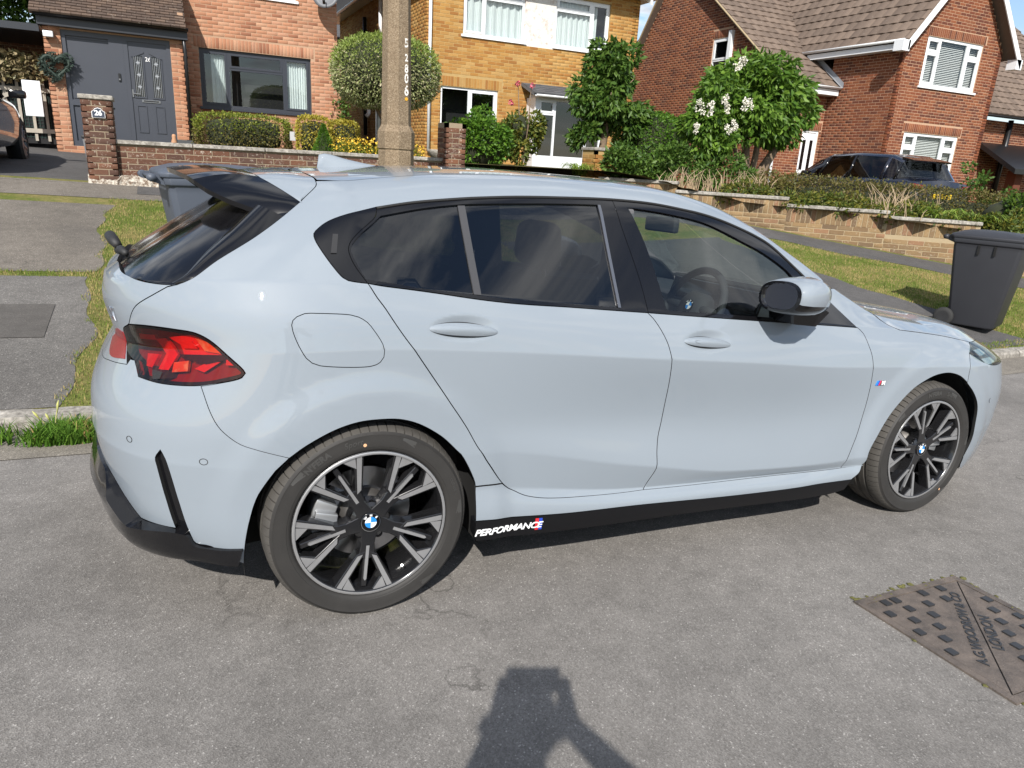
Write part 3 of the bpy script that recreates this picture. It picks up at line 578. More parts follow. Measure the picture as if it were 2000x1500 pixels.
def panel_geo(outer, holes=(), inset=.0016, off=0., depth=.014, h=.03, fine=(), dent=True, offf=None, fl=True):
    if area(outer) < 0: outer = outer[::-1]
    outer = offset(outer, inset) if inset else outer
    holes = [(H if area(H) > 0 else H[::-1]) for H in holes]; holes = [offset(H, -inset) if inset else H for H in holes]
    P = np.array(outer); s0, t0 = P.min(0); s1, t1 = P.max(0)
    rows = list(np.arange(t0+h*.5, t1, h))
    rows = [r for r in rows if all(abs(r-c) > h*.35 for c in CREASE)]; crow = [c for c in CREASE if t0 < c < t1]
    G = []
    for k, r in enumerate(sorted(rows)):
        G += [(s, r) for s in np.arange(s0+h*(.5 if k % 2 else 0), s1, h)]
    for r in crow: G += [(s, r) for s in np.arange(s0, s1, h*.5)]
    for (cs, ct, rs, rt, hh) in fine:
        G = [g for g in G if not (abs(g[0]-cs) < rs and abs(g[1]-ct) < rt) or g[1] in CREASE]
        G += [(s, t) for s in np.arange(cs-rs, cs+rs, hh) for t in np.arange(max(ct-rt, .834), ct+rt, hh)]
    G = np.array(G) if G else np.zeros((0, 2))
    if len(G):
        ok = inside(outer, G)
        for H in holes: ok &= ~inside(H, G)
        G = G[ok]
        if len(G): G = G[bdist([outer]+list(holes), G) > (.0045 if fine else h*.3)]
    V2 = [Vector(p) for p in outer]; E = [(i, (i+1) % len(outer)) for i in range(len(outer))]; loops = [list(range(len(outer)))]
    for H in holes:
        n = len(V2); V2 += [Vector(p) for p in H]; E += [(n+i, n+(i+1) % len(H)) for i in range(len(H))]; loops.append(list(range(n, n+len(H)))[::-1])
    n0 = len(V2); V2 += [Vector(p) for p in G]
    for i in range(len(G)-1):                                 # keep the crease rows as unbroken edges
        if G[i][1] == G[i+1][1] and G[i][1] in CREASE and abs(G[i+1][0]-G[i][0]) < h*.52: E.append((n0+i, n0+i+1))
    r = delaunay_2d_cdt(V2, E, [], 0, 1e-7)
    V = np.array([tuple(v) for v in r[0]]); F = [f for f in r[2]]
    cen = np.array([V[list(f)].mean(0) for f in F]); ok = inside(outer, cen)
    for H in holes: ok &= ~inside(H, cen)
    F = [f for f, o in zip(F, ok) if o]
    F = [f if area([V[i] for i in f]) > 0 else f[::-1] for f in F]
    rmap = {}
    for ni, olds in enumerate(r[3]):
        for oi in olds: rmap[oi] = ni
    X = S(V[:, 0], V[:, 1], dent); N = SN(V[:, 0], V[:, 1])
    if dent:
        e = 2e-3; a = S(V[:, 0]+e, V[:, 1])-S(V[:, 0]-e, V[:, 1]); b = S(V[:, 0], np.minimum(V[:, 1]+e, 1.95))-S(V[:, 0], np.maximum(V[:, 1]-e, .1)); N = np.cross(a, b); N /= np.maximum(np.linalg.norm(N, axis=1, keepdims=True), 1e-12)
    o_ = np.full(len(V), off)
    if offf is not None: o_ = o_+offf(V[:, 0], V[:, 1])
    X = X+N*o_[:, None]
    XV = list(X); XN = list(N)
    if offf is not None:                                      # shaped pieces: normals from the mesh
        XN = [np.zeros(3) for _ in XV]
        for f in F:
            n = np.cross(XV[f[1]]-XV[f[0]], XV[f[2]]-XV[f[0]])
            for i in f: XN[i] = XN[i]+n
        XN = [n/max(np.linalg.norm(n), 1e-12) for n in XN]
    FF = [tuple(f) for f in F]
    if fl:
        for L in loops:
            ids = [rmap[i] for i in L]; n = len(ids); base = len(XV)
            for k in range(n):
                i = ids[k]; tn = X[ids[(k+1) % n]]-X[ids[k-1]]; on = np.cross(tn, N[i]); on /= max(np.linalg.norm(on), 1e-9)
                XV += [X[i], X[i]-N[i]*depth]; XN += [on, on]
            for k in range(n):
                a, b = base+2*k, base+2*((k+1) % n); FF.append((a, a+1, b+1, b))
    return np.array(XV), FF, np.array(XN), len(F)
FLIP = np.array([1, -1, 1])
def panel(name, outer, mat, parent, holes=(), mode='R', label=None, **kw):
    V, F, N, nt_ = panel_geo(outer, holes, **kw); res = []; dk = mat == 'paint'
    def seam(o, idx):                                         # folded edges of painted panels coloured black, standing in for shade in the gaps
        if dk: o.data.materials.append(M['rubber_gap_shade']); o.data.polygons.foreach_set('material_index', idx)
    if mode == 'J':
        n = len(V); res.append(mk(name, np.vstack([V, V*FLIP]), F+[tuple(i+n for i in f[::-1]) for f in F], M[mat], parent, normals=np.vstack([N, N*FLIP]))); seam(res[0], ([0]*nt_+[1]*(len(F)-nt_))*2)
    else:
        res.append(mk(name, V, F, M[mat], parent, normals=N)); seam(res[0], [0]*nt_+[1]*(len(F)-nt_))
        if mode == 'LR': 
            lp = parent.get('_twin') if False else TWIN.get(parent.name, parent)
            res.append(mk(name, V*FLIP, [f[::-1] for f in F], M[mat], lp, normals=N*FLIP)); seam(res[1], [0]*nt_+[1]*(len(F)-nt_)); TWIN[res[0].name] = res[1]
    if label: res[0]['label'] = label
    return res[0]
TWIN = {}
car = empty('parked_car', label='pale blue grey five door hatchback parked at the kerb, filling the picture', cat='car')
car.matrix_world = Matrix(((0.999483, -0.000477, 0.032135, 0), (-0.000477, 0.999559, 0.029698, 0), (-0.032135, -0.029698, 0.999042, 0), (0, 0, 0, 1)))
def cut(name, a, b): return CV[name][a:b]
sk = CV['skirt_up']
# ---- body panels
fuel = loop(CV['fuel']+[CV['fuel'][0]])
tail = CV['tail']
side = loop(CV['rdoor_rear'][:9], [CV['rdoor_rear'][8], CV['arch_r'][-3]], CV['arch_r'][::-1][2:][0:12], CV['bump_cut'][::-1],
            [CV['bump_cut'][0]]+tail[9:10][::-1]+tail[8:0:-1]+[tail[0]], [tail[0]]+CV['hatch'][::-1][1:], CV['rglass'][4:], CV['roofcut'][:3],
            [(-.179,1.597),(.12,1.66),(.61,1.70),(1.0,1.70),(1.3,1.68),(1.6,1.67),(1.85,1.62),(2.0,1.5),(2.02,1.30)], [(2.02,1.30),(1.96,1.23),(1.90,1.279)],
            CV['trim_up'][::-1], CV['trim_c'])
body = panel('body_side', side, 'paint', car, holes=[fuel], mode='LR', h=.02)
panel('fuel_flap', fuel, 'paint', body, mode='R', inset=.0006)
rdoor = panel('rear_door', loop(CV['rdoor_rear'], CV['bline'], CV['trim_low'][:6][::-1]), 'paint', car, mode='LR', fine=[(.283, .905, .14, .065, .007)])
fdoor = panel('front_door', loop(CV['bline'], CV['trim_low'][5:], CV['fdoor_front'], CV['fdoor_bot'][:4][::-1]), 'paint', car, mode='LR', fine=[(1.262, .895, .135, .07, .007)])
af = CV['arch_f']
wing_seam = [(2.862,.723),(2.868,.80),(2.895,.88),(2.90,.896)]
panel('front_wing', loop(CV['fdoor_front'], [CV['fdoor_front'][-1], (2.2352,.3886)], af[:13], wing_seam, [(2.90,.896),(2.973,.968)], CV['bonnet'][:2:-1], [(2.368,1.09),(2.335,1.25),(2.30,1.40),(2.16,1.50),(2.02,1.30)], [(2.02,1.30),(1.96,1.23)], [(1.96,1.23),(2.06,1.10),(2.116,.995)]), 'paint', car, mode='LR', h=.02)
hl = [(2.973,.968),(2.90,.896),(3.065,.82),(3.28,.83),(3.40,.88),(3.36,.96),(3.2,.985)]
panel('bonnet', loop([(2.32,1.45),(2.345,1.25),(2.375,1.09),(2.42,1.006)], CV['bonnet'][3:], [(2.9732,.9681),(3.2,.985),(3.36,.965)], [(3.36,.965),(SMAX,.97)], [(SMAX,.97),(SMAX,1.95)], [(SMAX,1.95),(2.42,1.95)], [(2.42,1.95),(2.36,1.70),(2.32,1.45)]), 'paint', car, mode='J')
panel('windscreen', loop([(1.58,1.69),(1.85,1.64),(2.0,1.52),(2.14,1.52),(2.29,1.42)], [(2.29,1.42),(2.33,1.68),(2.38,1.95)], [(2.38,1.95),(1.50,1.95)], [(1.50,1.95),(1.58,1.69)]), 'screen_glass', car, mode='J', off=-.004, depth=.006, fl=False)
panel('scuttle_panel', loop([(2.315,1.44),(2.355,1.70),(2.412,1.95)], [(2.412,1.95),(2.386,1.95)], [(2.386,1.95),(2.336,1.69),(2.297,1.43)], [(2.297,1.43),(2.315,1.44)]), 'plastic_black', car, mode='J', off=-.01, h=.02)
fb_low = [(2.985,.30),(3.05,.14),(3.4,.12),(SMAX,.12)]
panel('front_bumper', loop([(2.862,.723),(2.868,.80),(2.895,.88),(2.90,.896)], [(2.90,.896),(3.065,.82),(3.28,.83),(3.40,.88)], [(3.40,.88),(3.36,.965)], [(3.36,.965),(SMAX,.97)], [(SMAX,.97),(SMAX,.12)], fb_low[::-1], [(2.985,.30),(3.0029,.4289),(2.9903,.5195),(2.9795,.5731),(2.959,.6139),(2.9163,.6696),(2.8623,.723)], ),
      'paint', car, mode='J', holes=[loop([(3.72,.60),(4.02,.60),(4.02,.93),(3.80,.93),(3.72,.60)]), loop([(3.45,.20),(4.0,.20),(4.0,.42),(3.55,.42),(3.45,.20)])])
panel('radiator_grille', loop([(3.72,.60),(4.02,.60),(4.02,.93),(3.80,.93),(3.72,.60)]), 'gloss_black', car, mode='LR', off=-.012)
panel('lower_intake', loop([(3.45,.20),(4.0,.20),(4.0,.42),(3.55,.42),(3.45,.20)]), 'plastic_black', car, mode='LR', off=-.02)
# roof skin, built across the car
def roof_z(x, y):
    xs = np.clip(x, 0, 2); P = S(np.full(60, xs), np.linspace(1.45, 1.95, 60), False); o = np.argsort(-P[:, 1])[::-1]
    return float(np.interp(-abs(y), P[o][:, 1], P[o][:, 2]))-(.06*max(0, -x)+.35*max(0, -x)**2)
rc = catmull([(SMIN, 1.84), (-.9,1.83), (-.55,1.80)]+CV['roofcut'][::-1], .02)
RC = S(np.array([p[0] for p in rc]), np.array([p[1] for p in rc]), False); RC[:, 0] = np.minimum(RC[:, 0], -.10)
_ro = np.argsort(np.abs(RC[:, 1])); x_rear = lambda y: float(np.interp(abs(y), np.abs(RC[_ro, 1]), RC[_ro, 0]))+.004
xs = np.concatenate([np.linspace(-.108, 0, 5)[:-1], np.linspace(0, 1.52, 32)]); ys = np.linspace(-1, 1, 25)
_dt = catmull([(-.179,1.597),(.12,1.66),(.61,1.70),(1.0,1.70),(1.3,1.68),(1.6,1.67)], .02); _dp = S(np.array([p[0] for p in _dt]), np.array([p[1] for p in _dt]), False)
yd = lambda x: float(np.interp(x, _dp[:, 0], -_dp[:, 1]))
V = []
for x in xs:
    for a in ys:
        xx = x/.108*-x_rear(a*yd(x)) if x < 0 else x+(.09*(-a*a) if x > 1.3 else 0)*((x-1.3)/.22 if x > 1.3 else 0)
        V.append((xx, a*(yd(x)-.002), roof_z(xx, a*(yd(x)-.002))))
F = [(i*25+j+1, i*25+j, (i+1)*25+j, (i+1)*25+j+1) for i in range(len(xs)-1) for j in range(24)]
roof = mk('roof', V, [f[::-1] for f in F], M['paint'], car, smooth=True)
fin = B(); prof = [(.215,.034,0.0),(.16,.036,.012),(.09,.030,.030),(.04,.020,.046),(.015,.012,.050),(-.005,.010,.046),(-.012,.014,.0)]
for i, (x, w, h) in enumerate(prof):
    zb = roof_z(x, 0)-.006
    for k in range(9):
        a = math.pi*k/8; fin.V.append((x, w*math.cos(a)*(1 if k in (0, 8) else .9), zb+(h+.006)*math.sin(a)**.8 if 0 < k < 8 else zb))
for i in range(len(prof)-1):
    for k in range(8): a = i*9+k; fin.F.append((a, a+1, a+10, a+9))
fin.mesh('shark_fin_aerial', M['paint'], roof, True)
# sill and skirt
panel('sill', loop([CV['arch_r'][-3], CV['rdoor_rear'][8]], CV['rdoor_rear'][8:], CV['fdoor_bot'], [(2.2451,.3967),(2.228,.33),(2.19,.27)], [(2.19,.27)]+sk[::-1], [sk[0], CV['arch_r'][-3]]), 'paint', car, mode='LR')
skirt = panel('side_skirt', loop([CV['arch_r'][-2], (.349,.22),(.356,.185)], [(.356,.185),(.70,.163),(1.17,.166),(2.06,.142),(2.16,.17)], [(2.16,.16),(2.19,.27)], [(2.19,.27)]+sk[::-1]), 'satin_black', car, mode='LR', off=.003, depth=.05)
# ---- rear
rg = CV['rglass']
tin = [(-.762,.8766),(-.80,.855),(-.815,.80),(-.79,.755),(-.735,.748),(-.6876,.7392)]
bump_top = [CV['bcor'][-1],(-.92,.735),(-1.04,.72),(SMIN,.715)]
slot = loop([(-.573,.520),(-.589,.49),(-.586,.465),(-.560,.30)], [(-.560,.30),(-.553,.283)], [(-.553,.283),(-.51,.275)], [(-.51,.275),(-.555,.49),(-.573,.520)])
bl = CV['body_low']
rbump = panel('rear_bumper', loop(CV['bump_cut'], CV['arch_r'][:7][::-1], [CV['arch_r'][0], (-.455,.235),(-.50,.236),(-.512,.275)], [(-.512,.275),(-.558,.49),(-.573,.522)], [(-.573,.522),(-.590,.49),(-.587,.465),(-.556,.284)], [(-.556,.284),(-.70,.255)], [(-.70,.255),(-.834,.36),(-1.0,.385),(SMIN,.39)], [(SMIN,.39),(SMIN,.715)], bump_top[::-1], CV['bcor'][::-1], CV['lampin2'][:3][::-1], tail[9:][::-1]), 'paint', car, mode='J', h=.022, inset=.0005)
panel('bumper_air_slot', slot, 'gloss_black', car, mode='LR', off=-.012, inset=-.006, depth=.03)
diff = panel('diffuser', loop([(-.366,.245),(-.455,.233),(-.50,.234),(-.513,.273),(-.556,.282),(-.70,.253)], [(-.70,.253),(-.834,.358),(-1.0,.383),(SMIN,.388)], [(SMIN,.388),(SMIN,.12)], [(SMIN,.12),(-.9,.12),(-.6,.14),(-.38,.165)], [(-.38,.165),(-.366,.245)]), 'gloss_black', car, mode='J', off=.004, depth=.06, offf=lambda s, t: .006+.040*np.clip((.37-t)/.05, 0, 1)*np.clip((-s-.50)/.22, 0, 1)+.012*np.clip((.24-t)/.06, 0, 1))
for yy in (-.30, -.12, .12, .30):
    B().prism([(-.60,.22),(-.745,.265),(-.775,.33),(-.745,.40),(-.60,.26)], 1, yy-.008, yy+.008).mesh('diffuser_fin', M['plastic_black'], diff)
tg_line = CV['hatch']
tgate = panel('tailgate', loop(tg_line, CV['tgl'], bump_top, [(SMIN,.715),(SMIN,1.065)], [(SMIN,1.068)]+rg[:5], [rg[4], tg_line[0]]), 'paint', car, mode='J')
rw = [(SMIN,1.075)]+rg[:5]
rwin = panel('rear_window', loop(rw, rg[4:], [rg[-1], (-.34,1.50),(-.55,1.575),(-.9,1.60),(SMIN,1.60)], [(SMIN,1.60),(SMIN,1.075)]), 'gloss_black', car, mode='J', off=-.012, depth=.02)
# aero blades: stand off the glass beside the rear window
bo = catmull(rg[4:9], .02); V = []; F = []
P0 = S(np.array([p[0] for p in bo]), np.array([p[1] for p in bo]), False)
for i, p in enumerate(P0):
    u = i/(len(P0)-1); w = .030+.105*math.sin(min(1, u*1.15)*math.pi*.5)**1.2
    inn = p+np.array([-.30, .95, .0])*w*.85+np.array([-.42, -.10, .30])*(.10+.25*u)*w*1.5
    for k in range(6):
        v = k/5; V.append(p*(1-v)+inn*v+np.array([-.02, -.012, .012])*4*v*(1-v)*(.3+u))
    V.append(inn+np.array([.02, .006, -.02])); V.append(inn+np.array([.06, .02, -.05]))
n = 8; F = [(i*n+k, i*n+k+1, (i+1)*n+k+1, (i+1)*n+k) for i in range(len(P0)-1) for k in range(n-1)]
V = np.array(V); blade = mk('aero_blade', V, F, M['gloss_black'], car, smooth=True); mk('aero_blade', V*FLIP, [f[::-1] for f in F], M['gloss_black'], car, smooth=True)
# roof spoiler: body coloured root, then the black wing with turned down ears
st = [(0, (-.29,1.379), (-.535,1.369)), (.12, (-.29,1.377), (-.53,1.367)), (.25, (-.285,1.372), (-.507,1.360)), (.36, (-.275,1.366), (-.478,1.348)), (.40, (-.266,1.360), (-.462,1.338)), (.415, (-.26,1.355), (-.452,1.330)), (.45, (-.24,1.344), (-.425,1.312)), (.50, (-.208,1.324), (-.37,1.288)), (.545, (-.18,1.305), (-.295,1.264)), (.578, (-.160,1.290), (-.213,1.249))]
ysp = np.array([a[0] for a in st]); cr_ = []
for k in range(41):
    y = .578*k/40; y = y if abs(y-.40) > .012 else .40
    cr_.append((y, [float(np.interp(y, ysp, [a[j][m] for a in st])) for j, m in ((1, 0), (1, 1), (2, 0), (2, 1))]))
def spo(top):
    V, F = [], []
    for sgn in (-1, 1):
        b = len(V); nn = 14
        for y, (lx, lz, tx, tz) in cr_:
            for j in range(7):
                u = j/6; V.append((lx+(tx-lx)*u, sgn*y, lz+(tz-lz)*u+.012*math.sin(math.pi*u)*(1 if y < .41 else .5)))
            for j in range(7):
                u = 1-j/6; V.append((lx+(tx-lx)*u+.012*(1-u)+(.004 if j == 0 else 0), sgn*y, lz+(tz-lz)*u-.016-.028*(1-u)))
        for i in range(40):
            for j in range(nn-1):
                f = (b+i*nn+j, b+i*nn+j+1, b+(i+1)*nn+j+1, b+(i+1)*nn+j); F.append(f if sgn < 0 else f[::-1])
    return V, F
V, F = spo(True); sp = mk('roof_spoiler', V, F, M['gloss_black'], car, smooth=True); auto_smooth(sp, 14)
V, F = [], []
for sgn in (1, -1):
    b = len(V)
    for i, p in enumerate(RC):
        y = abs(p[1]); ye = min(.578, y*.578/abs(RC[-1][1])); lx = float(np.interp(ye, ysp, [a[1][0] for a in st])); lz = float(np.interp(ye, ysp, [a[1][1] for a in st]))
        e = np.array([lx-.002, -ye, lz+.001]); p = p+np.array([-.002, 0, 0]); 
        zz_ = roof_z(p[0], p[1]) if y < .44 else p[2]
        for k in range(8):
            u = k/7; q_ = p*(1-u)+e*u; q_[2] = (zz_*(1-u)+e[2]*u)+.004*math.sin(math.pi*u); V.append((q_[0], q_[1]*sgn, q_[2]))
    for i in range(len(RC)-1):
        for k in range(7): f = (b+i*8+k, b+i*8+k+1, b+(i+1)*8+k+1, b+(i+1)*8+k); F.append(f if sgn > 0 else f[::-1])
mk('spoiler_root', V, F, M['paint'], sp, smooth=True)
# rear wiper
wp = B().tube([(-.700,-.02,1.075),(-.690,-.09,1.085),(-.672,-.16,1.078)], [.016,.014,.010], 8); wi = wp.mesh('rear_wiper', M['plastic_black'], car, True)
B().tube([(-.735,.075,1.118),(-.728,.04,1.118),(-.715,-.02,1.108),(-.700,-.060,1.094)], [.013,.019,.019,.014], 12).mesh('wiper_hub', M['plastic_black'], wi, True)
B().tube([(-.676,-.10,1.066),(-.655,-.20,1.058)], [.006,.004], 6).mesh('wiper_blade', M['rubber_gap_shade'], wi)
text_solid('120', lambda u, v, h: tuple(S(np.array([-.90-u]), np.array([.885+v]), False)[0]+SN(np.array([-.90-u]), np.array([.885+v]))[0]*(h+.001)), M['chrome'], 'model_lettering', tgate, size=.055, h=.0015)
# ---- tail lamp
ql = NT('lamp_lens'); t_ = ql.n('BsdfTransparent'); ql.set(t_.inputs[0], (.80,.42,.40)); g_ = ql.n('BsdfGlossy'); g_.inputs['Roughness'].default_value = .02; f_ = ql.n('Fresnel'); f_.inputs[0].default_value = 1.5; mm = ql.n('MixShader'); ql.l(f_.outputs[0], mm.inputs[0]); ql.l(t_.outputs[0], mm.inputs[1]); ql.l(g_.outputs[0], mm.inputs[2]); M['lamp_lens'] = ql.done(mm.outputs[0])
q = NT('lamp_red'); M['lamp_red'] = q.done(q.bsdf(q.mix(q.noise(90, 2), (.50,.006,.008), (.72,.020,.012)), .16, spec=.8))
q = NT('lamp_reflector_glint'); M['lamp_glint'] = q.done(q.bsdf(q.mix(q.ramp(q.noise(30, 2), [(.45, 0), (.6, 1)]), (.98,.22,.06), (1.0,.75,.35)), .30, metal=.6))  # reflector colour carries a painted sun glint, orange to pale
M['lamp_dark'] = pm('lamp_dark', (.030,.004,.005), .25); M['lamp_deep'] = pm('lamp_deep_red', (.20,.005,.007), .2, var=.3, vs=60)
lampL = loop(tail, CV['lampin2'])
lamp = panel('tail_light', lampL, 'gloss_black', car, mode='LR', off=-.034, depth=.02)
panel('lamp_lens', lampL, 'lamp_lens', lamp, mode='LR', off=.001, depth=.034)
band = offset(lampL if area(lampL) > 0 else lampL[::-1], .011)
panel('lamp_border', lampL, 'gloss_black', lamp, holes=[band], mode='LR', off=-.003, depth=.004, h=.02)
def lp(name, pts, m, off, d=.010): return panel(name, loop(*[[pts[i], pts[(i+1) % len(pts)]] for i in range(len(pts))]), m, lamp, mode='LR', off=off, depth=d, h=.015, inset=0)
panel('lamp_base', band, 'lamp_deep', lamp, mode='LR', off=-.030, depth=.004, inset=0, h=.02)
lp('light_guide', [(-.76,.842),(-.67,.846),(-.66,.834),(-.76,.828)], 'lamp_red', -.020); lp('light_guide', [(-.70,.80),(-.645,.802),(-.66,.762),(-.69,.764)], 'lamp_red', -.020)
lp('light_guide', [(-.600,.846),(-.490,.862),(-.455,.846),(-.412,.812),(-.540,.808),(-.555,.830)], 'lamp_red', -.016)
lp('light_guide', [(-.655,.838),(-.610,.843),(-.560,.806),(-.585,.762),(-.625,.760),(-.605,.806)], 'lamp_red', -.014)
lp('light_guide', [(-.500,.772),(-.455,.795),(-.425,.793),(-.470,.764)], 'lamp_red', -.016)
lp('light_guide', [(-.408,.812),(-.385,.797),(-.388,.785),(-.408,.786)], 'lamp_red', -.014)
lp('reflector', [(-.500,.852),(-.455,.842),(-.422,.815),(-.470,.820)], 'lamp_glint', -.010)
lp('reflector', [(-.553,.836),(-.512,.842),(-.490,.824),(-.535,.822)], 'lamp_red', -.009)
lp('reflector', [(-.570,.784),(-.520,.792),(-.520,.764),(-.572,.757)], 'lamp_glint', -.014)
lp('lamp_rib', [(-.555,.807),(-.405,.812),(-.400,.802),(-.465,.786),(-.54,.797)], 'lamp_dark', -.012)
inner = loop([tail[0], (-.80,.855),(-.815,.80),(-.79,.755)], [(-.79,.755),(-.735,.79),(-.752,.84),tail[0]])
panel('tailgate_lamp', loop([(CV['tgl'][1][0]-.006,CV['tgl'][1][1]-.002),(-.93,.845),(-1.05,.80)], [(-1.05,.80),(-.95,.752),(CV['tgl'][3][0]-.02,CV['tgl'][3][1]+.012)], [(CV['tgl'][3][0]-.02,CV['tgl'][3][1]+.012),(CV['tgl'][2][0]-.006,CV['tgl'][2][1]),(CV['tgl'][1][0]-.006,CV['tgl'][1][1]-.002)]), 'lamp_deep', tgate, mode='LR', off=.002, depth=.006)
# parking sensors
for cs, ct in ((-.455, .497), (-.68, .53)):
    ring = [(cs+.0115*math.cos(a), ct+.0115*math.sin(a)) for a in np.linspace(0, 2*math.pi, 21)[:-1]]; r2 = [(cs+.0100*math.cos(a), ct+.0100*math.sin(a)) for a in np.linspace(0, 2*math.pi, 21)[:-1]]
    panel('parking_sensor', ring, 'rubber_gap_shade', rbump, holes=[r2], off=.0012, depth=.003, inset=0, fl=True, mode='R')
panel('parking_sensor', [(3.095+.011*math.cos(a), .60+.011*math.sin(a)) for a in np.linspace(0, 2*math.pi, 21)[:-1]], 'paint', car, off=.002, depth=.004, inset=0)
# ---- headlamp
hll = loop(hl+[hl[0]]); head = panel('headlight', hll, 'satin_black', car, mode='LR', off=-.03)
panel('headlight_lens', hll, 'screen_glass', head, mode='LR', off=.001, depth=.03)
for a, b in (((2.985,.93),(3.10,.945)), ((3.02,.87),(3.16,.88))):
    panel('light_module', loop([a, b], [b, (b[0]+.03, b[1]-.04)], [(b[0]+.03, b[1]-.04), (a[0]+.04, a[1]-.045)], [(a[0]+.04, a[1]-.045), a]), 'chrome', head, mode='LR', off=-.014, depth=.01)
# ---- windows and their black surrounds
qg = CV['qgap']
cap = panel('quarter_cap', loop(CV['trim_c'], qg[::-1]), 'gloss_black', car, mode='LR', off=.001, inset=.0012)
cs_, ct_ = -.112, 1.155
text_solid('1', lambda u, v, h: tuple(S(np.array([cs_+u]), np.array([ct_+v]), False)[0]+SN(np.array([cs_+u]), np.array([ct_+v]))[0]*(h+.002)), M['plastic_black'], 'cap_numeral', cap, size=.115, h=.002, shear=.12, bold=.004)
g_r = loop(CV['glass_q'][::-1], CV['glass_up'], [CV['glass_up'][-1], CV['strip'][0]], CV['strip'], [CV['strip'][1], CV['glass_low'][-1]], CV['glass_low'][::-1])
rframe = panel('rear_window_frame', loop(CV['trim_up'][:6], CV['bpil'], CV['trim_low'][:6][::-1], qg[::-1]), 'gloss_black', rdoor, mode='LR', holes=[g_r], off=.001, inset=.0012)
panel('door_glass', g_r, 'privacy_glass', rdoor, mode='LR', off=-.005, inset=-.004, depth=.004)
def strip(name, a, b, w, m, parent, off=.0):
    panel(name, loop([(a[0]-w, a[1]), (b[0]-w, b[1])], [(b[0]-w, b[1]), (b[0]+w, b[1])], [(b[0]+w, b[1]), (a[0]+w, a[1])], [(a[0]+w, a[1]), (a[0]-w, a[1])]), m, parent, mode='LR', off=off, inset=0, depth=.006)
M['divider'] = pm('divider_strip', (.045,.045,.048), .45)
strip('window_divider', CV['divider'][0], CV['divider'][1], .0125, 'divider', rdoor, .0005)
strip('window_channel', (CV['strip'][0][0]+.003, CV['strip'][0][1]), (CV['strip'][1][0]+.003, CV['strip'][1][1]), .006, 'satin_metal', rdoor, .002)
g_f = loop(CV['fglass_rear'], CV['fglass_low'], [CV['fglass_low'][-1], (1.80,1.06), CV['fglass_up'][-1]], CV['fglass_up'][::-1])
fframe = panel('front_window_frame', loop(CV['bpil'][::-1], CV['trim_up'][5:], [CV['trim_up'][-1], (1.96,1.225)], [(1.96,1.225),(2.06,1.10),(2.116,.995)], CV['trim_low'][5:][::-1]), 'gloss_black', fdoor, mode='LR', holes=[g_f], off=.001, inset=.0012)
panel('door_glass', g_f, 'side_glass', fdoor, mode='LR', off=-.005, inset=-.004, depth=.004)
# roof drip bead above the windows
V, F = [], []
tu = catmull(CV['trim_up'], .02); A = S(np.array([p[0] for p in tu]), np.array([p[1]-.012 for p in tu]), False); Nn = SN(np.array([p[0] for p in tu]), np.array([p[1]-.012 for p in tu]))
for k_, o in ((1, rframe),):
    bb = B().tube([tuple(a+n*.002) for a, n in zip(A, Nn)], .0045, 6); bb.mesh('window_bead', M['rubber_gap_shade'], o, True)
# ---- door handles
for dr, (cx, cz, rx, rz, dp), kh in ((rdoor, _DENT[0], 0), (fdoor, _DENT[1], 1)):
    tz = lambda s: None
    tt_ = np.linspace(.82, 1.0, 200); zz_ = S(np.full(200, cx), tt_, False)[:, 2]; tc_ = float(np.interp(cz-.006, zz_, tt_))
    a_, b_ = rx*.965, .0235
    ell = [(cx+a_*math.cos(a), tc_+b_*math.sin(a)*(1 if math.sin(a) > 0 else .9)) for a in np.linspace(0, 2*math.pi, 49)[:-1]]
    def hf(s, t, cx=cx, tc_=tc_, a_=a_, b_=b_): 
        r2 = np.clip(1-((s-cx)/a_)**2-((t-tc_)/b_)**2, 0, 1); return .0165*np.sqrt(r2)
    hd = panel('door_handle', ell, 'paint', dr, mode='LR', off=-.001, inset=0, depth=.012, h=.006, dent=False, offf=hf)
    if kh: panel('lock_cover', [(cx-.055+.017*math.cos(a), tc_+.009*math.sin(a)) for a in np.linspace(0, 2*math.pi, 25)[:-1]], 'satin_metal', hd, off=.0125, inset=0, depth=.002, h=.006, dent=False, holes=[[(cx-.055+.0155*math.cos(a), tc_+.0078*math.sin(a)) for a in np.linspace(0, 2*math.pi, 25)[:-1]]])
